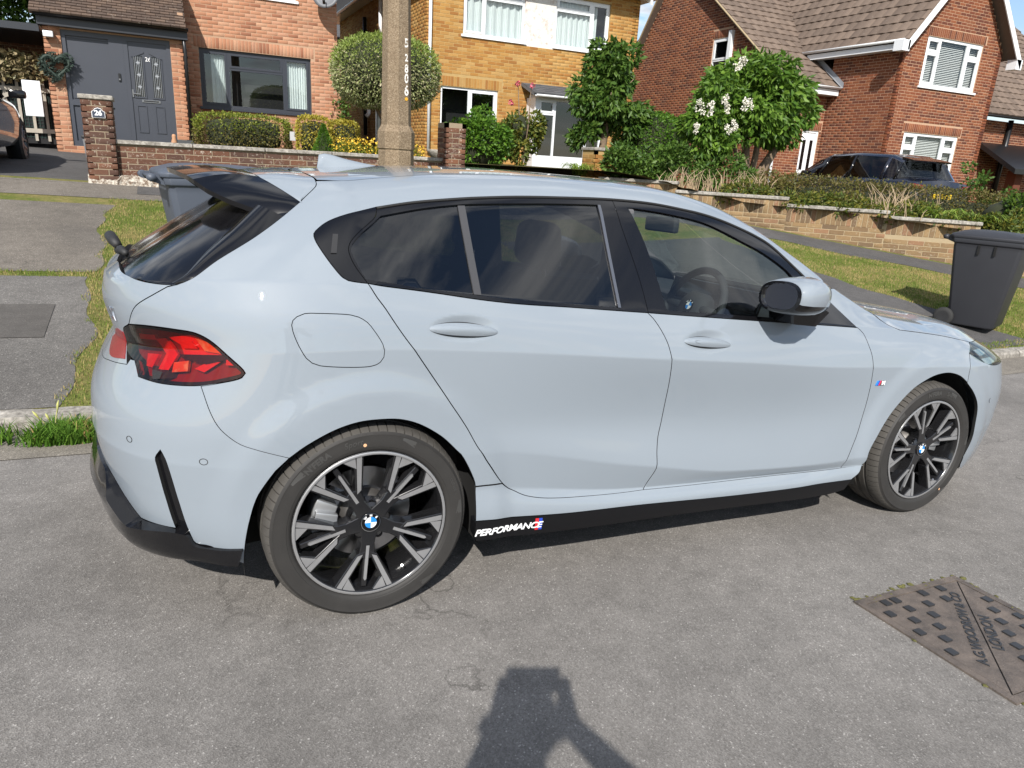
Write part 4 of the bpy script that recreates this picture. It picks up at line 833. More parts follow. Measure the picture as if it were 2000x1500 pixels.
# ---- side mirrors
def superpt(a, b, p): return math.copysign(abs(a)**p, a)
def mirror(sgn):
    root = None; stations = [(1.492,.100,.048,0,0),(1.50,.113,.060,0,0),(1.55,.119,.070,.0,.0),(1.61,.116,.074,.004,.0),(1.67,.096,.064,.014,-.004),(1.715,.064,.044,.028,-.010),(1.735,.025,.018,.040,-.014)]
    def shell(z0, z1, name, m, grow=0):
        V, F = [], []; n = 18
        for x, hw, hh, dy, dz in stations:
            for k in range(n+1):
                a = z0+(z1-z0)*k/n
                yy = -.958+dy+(hw+grow)*superpt(math.cos(a), 0, .75); zz = 1.068+dz+(hh+grow)*superpt(math.sin(a), 0, .8)
                zz -= .010*((yy+.958)/.12)
                V.append((x+.10*(-.958-yy)*-.35, yy*(-sgn)*-1 if sgn > 0 else -yy, zz))
        for i in range(len(stations)-1):
            for k in range(n): f = (i*(n+1)+k, i*(n+1)+k+1, (i+1)*(n+1)+k+1, (i+1)*(n+1)+k); F.append(f if sgn > 0 else f[::-1])
        return V, F
    V, F = shell(-.50, math.pi+.35, 'c', None); cap = mk('side_mirror', V, F, M['paint'], TWIN.get(fdoor.name) if sgn < 0 else fdoor, smooth=True)
    V, F = shell(math.pi+.35, 2*math.pi-.50, 'l', None); mk('mirror_lower', V, F, M['gloss_black'], cap, smooth=True)
    V, F = [], []
    ring = []
    for sc_, x in ((1.0, 1.492), (.86, 1.488), (.83, 1.498), (0.0, 1.498)):
        for k in range(32):
            a = 2*math.pi*k/32; yy = -.958+.106*sc_*superpt(math.cos(a), 0, .75); zz = 1.068+.057*sc_*superpt(math.sin(a), 0, .8)-.010*((yy+.958)/.12)
            V.append((x+.10*(-.958-yy)*-.35, yy if sgn > 0 else -yy, zz))
    for i in range(2):
        for k in range(32): F.append((i*32+k, i*32+(k+1) % 32, (i+1)*32+(k+1) % 32, (i+1)*32+k))
    mk('mirror_surround', V, F, M['gloss_black'], cap, smooth=False)
    mk('mirror_glass', V[64:96], [tuple(range(32))], M['chrome'], cap)
    s_ = -1 if sgn > 0 else 1
    B().prism([(1.62,.955),(1.74,.945),(1.80,1.0),(1.72,1.035),(1.60,1.035)], 1, s_*.80, s_*.93).mesh('mirror_arm', M['gloss_black'], cap)
    return cap
mirror(1); mirror(-1)
# ---- lettering on the skirt, wing badge
def on(cs, ct, ks=1):
    return lambda u, v, h: tuple(S(np.array([cs+u*ks]), np.array([ct+v]), False)[0]+SN(np.array([cs+u*ks]), np.array([ct+v]))[0]*(h+.0042))
text_solid('PERFORMANCE', on(.478, .229, 1.0), M['white_print'], 'skirt_lettering', skirt, size=.040, h=.0008, shear=.24, bold=.0007, spacing=.92)
for du, m_ in ((.584, 'red_print'), (.5985, 'blue_print')):
    L = [(du, .204), (du+.013, .204), (du+.0115, .260), (du-.0015, .260)]; panel('skirt_stripe', loop(*[[L[i], L[(i+1) % 4]] for i in range(4)]), m_, skirt, off=.0045, inset=0, depth=.001)
wb = None
for i, (m_, a) in enumerate((('ltblue', 0), ('blue_print', 1), ('red_print', 2), ('satin_metal', 3))):
    s0_ = 2.231+.0085*i; w_ = .0085 if i < 3 else .026
    L = [(s0_, .738), (s0_+w_, .738), (s0_+w_+.007, .760), (s0_+.007, .760)]; panel('wing_badge', loop(*[[L[k], L[(k+1) % 4]] for k in range(4)]), m_, car, off=.003, inset=0, depth=.003)
text_solid('M', on(2.276, .749), M['white_print'], 'wing_badge', car, size=.026, h=.0008, bold=.001)
# ---- liners, floor and arches (dark, seen through gaps)
for nm, t0, t1, off, m_ in (('inner_lining', .34, .975, -.055, 'interior'),):
    sg = np.linspace(-.75, 3.35, 80); tg = np.linspace(t0, t1, 14); A = S(*np.meshgrid(sg, tg, indexing='ij'), False); Nn = SN(*np.meshgrid(sg, tg, indexing='ij')); A = A+Nn*off; A[..., 1] = np.minimum(A[..., 1], -.05)
    keep = lambda i, j: all(math.hypot(A[i, j, 0]-cx, A[i, j, 2]-.33) > .47 for cx in (0, 2.67))
    V = A.reshape(-1, 3); F = [(i*14+j, (i+1)*14+j, (i+1)*14+j+1, i*14+j+1) for i in range(79) for j in range(13) if keep(i, j) and keep(i+1, j+1) and keep(i, j+1) and keep(i+1, j)]
    mk(nm, np.vstack([V, V*FLIP]), F+[tuple(a+len(V) for a in f[::-1]) for f in F], M[m_], car, smooth=True)
B().prism([(-.66,.36),(-.36,.27),(.4,.20),(3.2,.20),(3.2,.17),(.4,.165),(-.36,.25),(-.66,.34)], 1, -.60, .60).mesh('floor_pan', M['shadow_black'], car)
for cx, nm in ((0, 'wheel_housing'), (2.67, 'wheel_housing')):
    for sg_ in (-1, 1):
        b = B(); n = 28; ra = .388; path = [(ra*1.02, -.17)]+[(ra*math.cos(math.pi*k/(n-2)), ra*math.sin(math.pi*k/(n-2))) for k in range(n-1)]+[(-ra*.97, -.17)]; n = len(path)-1
        for yy, k_ in ((.825, 1), (.60, 1), (.52, .1)):
            for px_, pz_ in path: b.V.append((cx+px_*k_, sg_*yy, .335+pz_*(k_ if pz_ > 0 else 1)))
        for i in range(2):
            for k in range(n): b.F.append((i*(n+1)+k, i*(n+1)+k+1, (i+1)*(n+1)+k+1, (i+1)*(n+1)+k))
        b.mesh(nm, M['shadow_black'], car, True)
# rear under-tray closes the cabin behind the seats
B().box(-.60, -.10, -.70, .70, .78, .80).mesh('parcel_shelf', M['interior'], car)
# ---- cabin
def rb(name, b, m, parent, w=.03, seg=3): return bevel_obj(b.mesh(name, M[m], parent), w, seg)
def seat(cx, cy):
    o = rb('seat', B().prism([(cx-.26,.36),(cx+.27,.34),(cx+.29,.47),(cx-.20,.50)], 1, cy-.25, cy+.25), 'seat_cloth', car, .05)
    rb('seat_back', B().prism([(cx-.24,.45),(cx-.10,.42),(cx-.24,1.06),(cx-.36,1.06)], 1, cy-.245, cy+.245), 'seat_cloth', o, .06)
    rb('head_restraint', B().prism([(cx-.38,1.10),(cx-.27,1.08),(cx-.28,1.27),(cx-.37,1.27)], 1, cy-.135, cy+.135), 'seat_cloth', o, .045)
    B().tube([(cx-.31, cy-.06, 1.02), (cx-.325, cy-.06, 1.12)], .007).tube([(cx-.31, cy+.06, 1.02), (cx-.325, cy+.06, 1.12)], .007).mesh('headrest_post', M['chrome'], o)
    return o
seat(1.10, -.37); seat(1.10, .37)
rs = rb('rear_bench', B().prism([(-.02,.36),(.50,.36),(.52,.50),(.06,.50)], 1, -.62, .62), 'seat_cloth', car, .05)
rb('bench_back', B().prism([(-.02,.45),(.10,.45),(-.10,1.0),(-.22,1.0)], 1, -.62, .62), 'seat_cloth', rs, .05)
for cy in (-.38, .38): rb('head_restraint', B().prism([(-.24,1.0),(-.13,1.0),(-.15,1.13),(-.24,1.13)], 1, cy-.12, cy+.12), 'seat_cloth', rs, .04)
dash = rb('dashboard', B().prism([(1.78,.55),(1.74,.86),(1.80,.93),(2.05,.945),(2.42,.90),(2.42,.55)], 1, -.74, .74), 'interior', car, .03)
rb('display_screen', B().prism([(1.745,.93),(1.760,.92),(1.79,1.02),(1.775,1.025)], 1, -.60, .02), 'gloss_black', dash, .006)
swc = Vector((1.585, -.37, .925)); swn = Vector((-1, 0, .42)).normalized(); swu = Vector((.42, 0, 1)).normalized(); swr = Vector((0, 1, 0))
ringp = [tuple(swc+(swr*math.cos(a)+swu*math.sin(a))*.180) for a in np.linspace(0, 2*math.pi, 41)]
stw = B().tube(ringp, .0165, 10, False).mesh('steering_wheel', M['interior'], car, True)
hub = B(); hub.tube([tuple(swc+swn*.02), tuple(swc-swn*.05)], [.070,.085], 20)
for a in (0, math.pi, -math.pi/2): hub.tube([tuple(swc), tuple(swc+(swr*math.cos(a)+swu*math.sin(a))*.175)], [.022,.016], 8)
hub.mesh('wheel_spokes', M['interior'], stw, True); B().tube([tuple(swc-swn*.03), (1.85,-.37,.80)], .03, 10).mesh('steering_column', M['interior'], stw, True)
def roundel(c, n, u, r, parent, th=.003):
    n, u = Vector(n).normalized(), Vector(u).normalized(); w = n.cross(u); c = Vector(c)
    def disc(r0, r1, a0, a1, o, m_, nm, N=12):
        V = []; F = []
        for k in range(N+1):
            a = a0+(a1-a0)*k/N; d = w*math.cos(a)+u*math.sin(a); V += [tuple(c+d*r0+n*o), tuple(c+d*r1+n*o)]
        for k in range(N): F.append((2*k, 2*k+1, 2*k+3, 2*k+2))
        return mk(nm, V, F, M[m_], parent)
    disc(r*.94, r, 0, 2*math.pi, th, 'chrome', 'emblem_rim', 32); disc(r*.60, r*.94, 0, 2*math.pi, th-.0004, 'gloss_black', 'emblem_ring', 32)
    for k in range(4): disc(0, r*.60, k*math.pi/2, (k+1)*math.pi/2, th-.0002, 'ltblue' if k % 2 else 'emblem_white', 'emblem_quarter', 8)
    for ch, a in (('B', 2.36), ('M', math.pi/2), ('W', .78)):
        V, F = text_geo(ch, r*.34, bold=r*.012); e = w*math.sin(a)-u*math.cos(a); d = w*math.cos(a)+u*math.sin(a)
        mk('emblem_letter', [tuple(c+d*(r*.77+v)+e*uu+n*(th+.0004)) for uu, v in V], F, M['emblem_white'], parent)
roundel(swc+swn*.022, swn, swu, .030, stw)
vm = rb('rear_view_mirror', B().box(1.62, 1.655, -.12, .12, 1.235, 1.305), 'interior', car, .012); B().tube([(1.65,0,1.28),(1.72,0,1.33)], .012).mesh('mirror_stalk', M['interior'], vm)
rb('door_card', B().box(1.2, 1.9, -.80, -.77, .60, .93), 'interior', car, .01)
# headliner under the roof skin
V = [(x, y, roof_z(x, y)-.035) for x in np.linspace(-.05, 1.5, 12) for y in np.linspace(-.5, .5, 9)]; F = [(i*9+j, i*9+j+1, (i+1)*9+j+1, (i+1)*9+j) for i in range(11) for j in range(8)]
mk('headliner', V, F, M['headliner'], car, smooth=True)
for sg_ in (-1, 1):                                             # B pillars inside
    rb('pillar_trim', B().prism([(.92,.95),(1.08,.95),(1.03,1.34),(.93,1.34)], 1, sg_*.60, sg_*.64), 'headliner', car, .008)
# ---- wheels
q = NT('tyre_rubber'); M['tyre'] = q.done(q.bsdf(q.mix(q.noise(14, 5), (.020,.019,.018), (.034,.032,.030)), .62, spec=.35, normal=q.bump(q.noise(220, 3), .12, .004)))
q = NT('tyre_tread'); M['tread'] = q.done(q.bsdf(q.mix(q.noise(30, 5), (.050,.047,.043), (.085,.079,.071)), .85, spec=.2, normal=q.bump(q.noise(260, 3), .25, .004)))
q = NT('machined_alloy'); M['machined'] = q.done(q.bsdf(q.mix(q.noise(25, 3), (.33,.33,.335), (.44,.44,.445)), .42, metal=.7))
M['alloy_black'] = pm('alloy_black', (.011,.011,.012), .22, coat=.5, coat_r=.05)
M['disc'] = pm('brake_disc', (.42,.42,.43), .28, metal=1, var=.2, vs=30); M['caliper'] = pm('brake_caliper', (.42,.43,.44), .35, metal=.7, var=.15, vs=30); M['rust'] = pm('disc_hat', (.10,.095,.09), .5, metal=.6)
M['tyre_mark'] = pm('tyre_lettering', (.045,.044,.042), .45); M['dot'] = pm('sticker_dot', (.62,.36,.20), .5)
TY = .773; HZ = .322
def tyre_mesh():
    outp = [(.246,-.099,0),(.250,-.106,0),(.258,-.1115,0),(.262,-.1120,0),(.2635,-.1135,0),(.285,-.1155,0),(.300,-.1135,0),(.3025,-.1140,0),(.3035,-.1120,0),(.311,-.107,0),(.3165,-.101,1),(.3215,-.091,1),(.3255,-.080,1),(.3275,-.066,1)]
    mid = [(.328,-.055,0),(.321,-.053,2),(.321,-.043,2),(.3285,-.041,0),(.329,-.012,0),(.322,-.010,2),(.322,0.0,2)]
    prof = outp+mid; prof = prof+[(r, -h, t) for r, h, t in prof[::-1][1:]]
    cols = []; p = 2*math.pi/70
    for k in range(70): cols += [(k*p, 0), (k*p+p*.42, 0), (k*p+p*.86, 0), (k*p+p*.875, 1), (k*p+p*.985, 1)]
    V, F, n = [], [], len(cols)
    for r, h, t in prof:
        for a, dn in cols:
            rr = r-(.006 if dn and t == 1 else 0); x, z = rr*math.cos(a), rr*math.sin(a); hh = h
            if z < -.3195: e = -.3195-z; z = -.3195-e*.12; 
            if z < -.24 and t == 0 and abs(h) > .1: hh = h*(1+.05*min(1, (-.24-z)/.07))
            V.append((x, hh, z))
    nr = len(prof); mi = []
    for i in range(nr-1):
        for k in range(n): F.append((i*n+k, i*n+(k+1) % n, (i+1)*n+(k+1) % n, (i+1)*n+k)); mi.append(1 if 9 <= i < nr-10 else 0)
    me = bpy.data.meshes.new('tyre'); me.from_pydata(V, [], F); me.materials.append(M['tyre']); me.materials.append(M['tread'])
    me.polygons.foreach_set('material_index', mi); me.polygons.foreach_set('use_smooth', [True]*len(F)); me.update()
    bm = bmesh.new(); bm.from_mesh(me)
    for e in bm.edges: e.smooth = not (len(e.link_faces) == 2 and e.calc_face_angle(0) > R_(32))
    bm.to_mesh(me); bm.free(); return me
def face_y(r): return -.088-.018*(r/.24)
def spoke_geo(c0):
    blk, mac, rib = B(), B(), B()
    for k in range(5):
        a0 = R_(c0+72*k); er = Vector((math.cos(a0), 0, math.sin(a0))); et = Vector((-math.sin(a0), 0, math.cos(a0)))
        def P(rho, w, y): return tuple(er*rho+et*w+Vector((0, y, 0)))
        def slab(b, pts, dy0, dy1, flare_=0):
            n = len(b.V); m_ = len(pts); c_ = np.mean(pts, axis=0)
            b.V += [P(r, w, face_y(math.hypot(r, w))+dy0) for r, w in pts]+[P(r+(r-c_[0])*flare_*.3, w+(w-c_[1])*flare_, face_y(math.hypot(r, w))+dy1) for r, w in pts]
            b.F.append(tuple(range(n, n+m_)))
            for i in range(m_): j = (i+1) % m_; b.F.append((n+i, n+m_+i, n+m_+j, n+j))
        slab(blk, [(.020,-.028),(.075,-.021),(.118,-.027),(.130,0),(.118,.027),(.075,.021),(.020,.028)], .004, .045, .25)
        for s_ in (-1, 1):
            arm = [(.100, s_*.004), (.112, s_*.034), (.2190, s_*.0985), (.2305, s_*.070)]
            slab(blk, arm[::-s_], .003, .045, .22)
            slab(mac, [(.112, s_*.0150), (.117, s_*.0315), (.2210, s_*.0925), (.2280, s_*.0770)][::-s_], .0012, .008)
            slab(mac, [(.2285, s_*.0725), (.2385, s_*.0270), (.1900, s_*.0555)][::-s_], .0020, .010)
            slab(blk, [(.2290, s_*.074), (.2390, s_*.0240), (.1850, s_*.0520)][::-s_], .0045, .04, .1)
        slab(rib, [(.060,-.0105),(.225,-.0085),(.225,.0085),(.060,.0105)], .010, .04, .3)
        slab(mac, [(.082,-.0052),(.196,-.0046),(.202,0),(.196,.0046),(.082,.0052)], .0035, .012)
    blk.add(rib.V, rib.F); blk.lathe([(.0,-.080),(.030,-.0865),(.052,-.086),(.066,-.078),(.070,-.04)], 40, axis=1)
    return blk, mac
def wheel(cx, sgn, c0, front):
    w = bpy.data.objects.new('wheel', None); link(w, car); w.location = (cx, sgn*TY, HZ)
    w.rotation_euler = (0, 0, 0 if sgn < 0 else math.pi)
    ty = inst('tyre', TYRE, w); ty.rotation_euler = (0, 0, 0)
    rm = B().lathe([(.2465,-.098),(.2475,-.1085),(.2440,-.1100),(.2375,-.1085),(.2345,-.101),(.229,-.085),(.223,-.02),(.220,.09),(.236,.10)], 72, axis=1).mesh('rim_barrel', M['alloy_black'], w, True)
    B().lathe([(.2478,-.1075),(.2442,-.1108),(.2372,-.1092)], 72, axis=1).mesh('rim_lip', M['machined'], w, True)
    blk, mac = spoke_geo(c0); s = blk.mesh('spokes', M['alloy_black'], w); bevel_obj(s, .002, 1, False); mac.mesh('machined_face', M['machined'], s)
    for k in range(5):
        a = R_(c0+36+72*k); b = (.056*math.cos(a), .056*math.sin(a)); B().lathe([(0,-.076),(.009,-.076),(.0095,-.070),(.013,-.070),(.0135,-.082)], 14, (b[0], 0, b[1]), 1).mesh('wheel_bolt', M['satin_black'], w, True)
    B().lathe([(0,-.0925),(.030,-.0920),(.0335,-.0895),(.0338,-.07)], 36, axis=1).mesh('centre_cap', M['gloss_black'], w, True)
    roundel((0, -.0925, 0), (0, -1, 0), (0, 0, 1), .0315, w, .0012)
    dk = B().lathe([(.06,-.010),(.085,-.012),(.090,.0),(.092,.0),(.156,.0),(.157,.004),(.157,.022),(.06,.022)], 60, axis=1).mesh('brake_disc', M['disc'], w, True); auto_smooth(dk)
    B().lathe([(.0,-.045),(.062,-.045),(.075,-.035),(.086,-.012)], 36, axis=1).mesh('disc_hat', M['rust'], w, True)
    ca = math.pi*.985 if not front else math.pi*.06; cb = B()
    for a0_, a1_, r0, r1, y0, y1 in ((ca-.42, ca+.34, .105, .178, -.048, .05), (ca-.22, ca+.14, .100, .172, -.066, -.044)):
        N = 8; V = []
        for k in range(N+1):
            a = a0_+(a1_-a0_)*k/N
            for r, y in ((r0, y0), (r1, y0), (r1, y1), (r0, y1)): V.append((r*math.cos(a), y, r*math.sin(a)))
        F = [(4*k+j, 4*k+(j+1) % 4, 4*k+4+(j+1) % 4, 4*k+4+j) for k in range(N) for j in range(4)]+[(0, 1, 2, 3), (4*N+3, 4*N+2, 4*N+1, 4*N)]; cb.add(V, F)
    bevel_obj(cb.mesh('brake_caliper', M['caliper'], w), .006, 2)
    B().tube([(.20*math.cos(-1.0), -.102, .20*math.sin(-1.0)), (.185*math.cos(-1.0), -.118, .185*math.sin(-1.0))], .004, 8).mesh('tyre_valve', M['satin_metal'], w)
    if sgn < 0:                                                # raised lettering and paint dot on the side wall
        def arc(r0, a0_): return lambda u, v, h: ((r0+v)*math.cos(a0_-u/r0), -.1158-h*.8+(abs(v+r0-.285)/.02)*.0012, (r0+v)*math.sin(a0_-u/r0))
        text_solid("N'FERA", arc(.284, R_(127 if not front else 96)), M['tyre_mark'], 'tyre_lettering', ty, size=.027, h=.0012, bold=.0012, spacing=1.05)
        text_solid('Sport', arc(.285, R_(103 if not front else 73)), M['tyre_mark'], 'tyre_lettering', ty, size=.026, h=.0012, shear=.25)
        text_solid('OUTSIDE', arc(.288, R_(22)), M['tyre_mark'], 'tyre_lettering', ty, size=.012, h=.001)
        a = R_(96 if not front else -52); B().lathe([(0,-.1170),(.0055,-.1168)], 14, (.274*math.cos(a), 0, .274*math.sin(a)), 1).mesh('sticker_dot', M['dot'], ty)
        for aa in (72, 146, 250, 10, 315):                      # darker moulded bars
            a = R_(aa); b = B()
            for r_, t_ in ((.296, 0), (.262, .09)): pass
            V = []
            for k in range(7):
                th = a-.16*k/6; V += [((.300-.0*k)*math.cos(th), -.1140, (.300)*math.sin(th)), ((.292-.002*k)*math.cos(th), -.1158, (.292-.002*k)*math.sin(th))]
            mk('sidewall_bar', V, [(2*k, 2*k+1, 2*k+3, 2*k+2) for k in range(6)], M['tyre_mark'], ty)
    return w
TYRE = tyre_mesh()
wheel(0, -1, 49, False); wheel(2.67, -1, 31, True); wheel(0, 1, 10, False); wheel(2.67, 1, 60, True)
# ================================================================= brickwork and tiles
def px_of(p):
    d = Vector(p)-CW; z = d.dot(_f)
    return (1000+1387*d.dot(_r)/z, 750-1387*d.dot(_u)/z, z) if z > .1 else (-9e3, 0, z)
def brick_mat(name, cols, dirt=(.05,.04,.035), df=.25, lichen=0, sp=.75):
    q = NT(name); p = q.wpos(); r = q.rnd(); c = q.ramp(r, [((i+.0)/len(cols), c) for i, c in enumerate(cols)], 'CONSTANT')
    c = q.mix(q.ramp(q.noise(55, 5, .7, vec=p), [(.35, 0), (.75, .5)]), c, tuple(x*.62 for x in cols[0])); c = q.mix(q.ramp(q.noise(1.1, 5, .65, vec=p), [(.45, 0), (.75, df)]), c, dirt)
    if lichen: c = q.mix(q.math('MULTIPLY', q.ramp(q.noise(26, 6, .8, vec=p), [(.56, 0), (.63, 1)]), q.ramp(q.noise(2.3, 4, vec=p), [(.38, .1), (.62, lichen)])), c, (.62,.57,.48))
    return q.done(q.bsdf(c, .9, spec=.2, normal=q.bump(q.noise(120, 4, .7, vec=p), .5, .004)))
def mortar_mat(name, c0): q = NT(name); p = q.wpos(); return q.done(q.bsdf(q.mix(q.noise(14, 5, .7, vec=p), tuple(x*.75 for x in c0), c0), .95, spec=.1, normal=q.bump(q.noise(150, 3, vec=p), .4, .003)))
M['b1'] = brick_mat('orange_brick', [(.41,.200,.118),(.45,.232,.142),(.38,.178,.102),(.46,.262,.165),(.43,.215,.128),(.44,.235,.15),(.40,.195,.115),(.28,.120,.070)]); M['m1'] = mortar_mat('pale_mortar', (.46,.30,.20))
M['b2'] = brick_mat('buff_brick', [(.40,.215,.062),(.36,.178,.046),(.43,.245,.080),(.30,.130,.036),(.38,.195,.055),(.41,.225,.070),(.33,.150,.040),(.44,.27,.10)]); M['m2'] = mortar_mat('buff_mortar', (.44,.30,.13))
M['b3'] = brick_mat('red_brick', [(.205,.068,.033),(.165,.054,.030),(.24,.088,.042),(.10,.038,.026),(.185,.062,.032),(.22,.078,.038),(.125,.044,.028),(.21,.074,.036)]); M['m3'] = mortar_mat('red_wall_mortar', (.50,.33,.22))
M['b4'] = brick_mat('weathered_brick', [(.115,.055,.036),(.15,.072,.045),(.085,.044,.032),(.19,.085,.048),(.11,.058,.042),(.135,.062,.038)], df=.45, lichen=.85); M['m4'] = mortar_mat('old_mortar', (.30,.24,.17))
M['b5'] = brick_mat('brown_buff_brick', [(.25,.165,.085),(.185,.120,.066),(.29,.195,.100),(.145,.098,.060),(.235,.155,.080),(.27,.150,.085),(.20,.135,.075)], df=.4, lichen=.35); M['m5'] = mortar_mat('cream_mortar', (.38,.30,.19))
def wallmap(o, d, n):                                          # wall frame: u along the wall, w outward, v up
    o, d, n = Vector(o), Vector((d[0], d[1], 0)).normalized(), Vector((n[0], n[1], 0)).normalized()
    return lambda u, w, v: tuple(o+d*u+n*w+Vector((0, 0, v)))
def cut_iv(a, b, hs):
    iv = [(a, b)]
    for h0, h1 in hs:
        nx = []
        for x, y in iv:
            if h1 <= x or h0 >= y: nx.append((x, y)); continue
            if h0 > x: nx.append((x, h0))
            if h1 < y: nx.append((h1, y))
        iv = nx
    return iv
FULL = {}
def brick_wall(parent, name, o, d, n, L, H, bm_, mm_, holes=(), soldiers=(), top=None, bottom=None, indiv=300, proud=.0045, thick=.10, course=.075, blen=.225, z_off=0., label=None):
    """a wall part: mortar slab with real bricks standing proud of it; the largest in view are objects of their own"""
    mp = wallmap(o, d, n); dv = Vector((d[0], d[1], 0)).normalized(); ang = math.atan2(dv.y, dv.x); flip = Vector((n[0], n[1], 0)).dot(Vector((dv.y, -dv.x, 0))) < 0
    g = B(); vs = sorted({0, H}|{h[2] for h in holes}|{h[3] for h in holes}|({min(H, x) for x in top[1]} if top else set())); vs = [v for v in vs if 0 <= v <= H]
    fine = []
    for a, b in zip(vs, vs[1:]):
        k = max(1, int((b-a)/.15)) if top else 1
        fine += [(a+(b-a)*i/k, a+(b-a)*(i+1)/k) for i in range(k)]
    lim = (lambda v: (0, L)) if not top else top[0]
    for a, b in fine:
        vm = (a+b)/2; x0, x1 = lim(vm)
        for u0, u1 in cut_iv(x0, x1, [(h[0], h[1]) for h in holes if h[2] < vm < h[3]]):
            V = [mp(u, w, v) for u, w, v in ((u0, 0, a), (u1, 0, a), (u1, -thick, a), (u0, -thick, a), (u0, 0, b), (u1, 0, b), (u1, -thick, b), (u0, -thick, b))]
            g.add(V, [(0,3,2,1),(4,5,6,7),(0,1,5,4),(1,2,6,5),(2,3,7,6),(3,0,4,7)])
    w_ = g.mesh(name, M[mm_], parent); 
    if label: w_['label'] = label
    items = []; solh = [(s[0], s[1], s[2], s[2]+.225) for s in soldiers]
    nr = int(H/course)
    for r in range(nr):
        v0 = r*course+.005+z_off; v1 = v0+course-.010; vm = (v0+v1)/2; x0, x1 = lim(vm)
        hs = [(h[0]-.002, h[1]+.002) for h in list(holes)+solh if h[2] < v1-.012 and h[3] > v0+.012]
        u = -blen*(.5 if r % 2 else 0)
        while u < L:
            for a, b in cut_iv(max(u+.005, x0), min(u+blen-.005, x1), hs):
                if b-a > .03: items.append((a, b, v0, v1))
            u += blen
    for s0, s1, sv in soldiers:
        u = s0
        while u+.06 < s1: items.append((u+.005, u+.070, sv+.005, sv+.218)); u += .075
    def score(it):
        a, b, v0, v1 = it; q = px_of(mp((a+b)/2, 0, (v0+v1)/2)); 
        inn = -5 < q[0] < 2005 and -5 < q[1] < 1505 and not (230 < q[0] < 1500 and q[1] > 345)
        return ((b-a)*(v1-v0)/max(q[2], .1)**2) if inn else -1
    full = [it for it in items if abs((it[1]-it[0])-(blen-.010)) < 1e-6 or (it[3]-it[2]) > .15]
    full = [it for it in full if score(it) > 0]; full.sort(key=score, reverse=True); ind = set(full[:indiv])
    me = bpy.data.meshes.get('brick_'+bm_+name)
    for it in ind:
        a, b, v0, v1 = it; key = (bm_, round(b-a, 4), round(v1-v0, 4), flip)
        if key not in FULL:
            c = B().cbox(0, b-a, -proud, .02, 0, v1-v0, .004) if not flip else B().cbox(0, b-a, -proud, .02, 0, v1-v0, .004)
            m_ = bpy.data.meshes.new('brick'); m_.from_pydata(c.V, [], c.F); m_.materials.append(M[bm_]); FULL[key] = m_
        jit = random.uniform(-.0015, .0015)
        if not flip: inst('brick', FULL[key], w_, mp(a, jit, v0), (0, 0, ang))
        else: inst('brick', FULL[key], w_, mp(b, jit, v0), (0, 0, ang+math.pi))
    V, F = [], []
    for it in items:
        if it in ind: continue
        a, b, v0, v1 = it; c = .004; k = len(V); pr = proud+random.uniform(-.0015, .0015)
        for uu, ww, vv in ((a, -.01, v0), (b, -.01, v0), (b, -.01, v1), (a, -.01, v1), (a, pr-c, v0), (b, pr-c, v0), (b, pr-c, v1), (a, pr-c, v1), (a+c, pr, v0+c), (b-c, pr, v0+c), (b-c, pr, v1-c), (a+c, pr, v1-c)): V.append(mp(uu, ww, vv))
        for f in ((8,9,10,11),(4,5,9,8),(5,6,10,9),(6,7,11,10),(7,4,8,11),(0,1,5,4),(1,2,6,5),(2,3,7,6),(3,0,4,7)): F.append(tuple(i+k for i in f))
    if V: fastmesh('brickwork', V, F, M[bm_], w_, kind='stuff')
    return w_
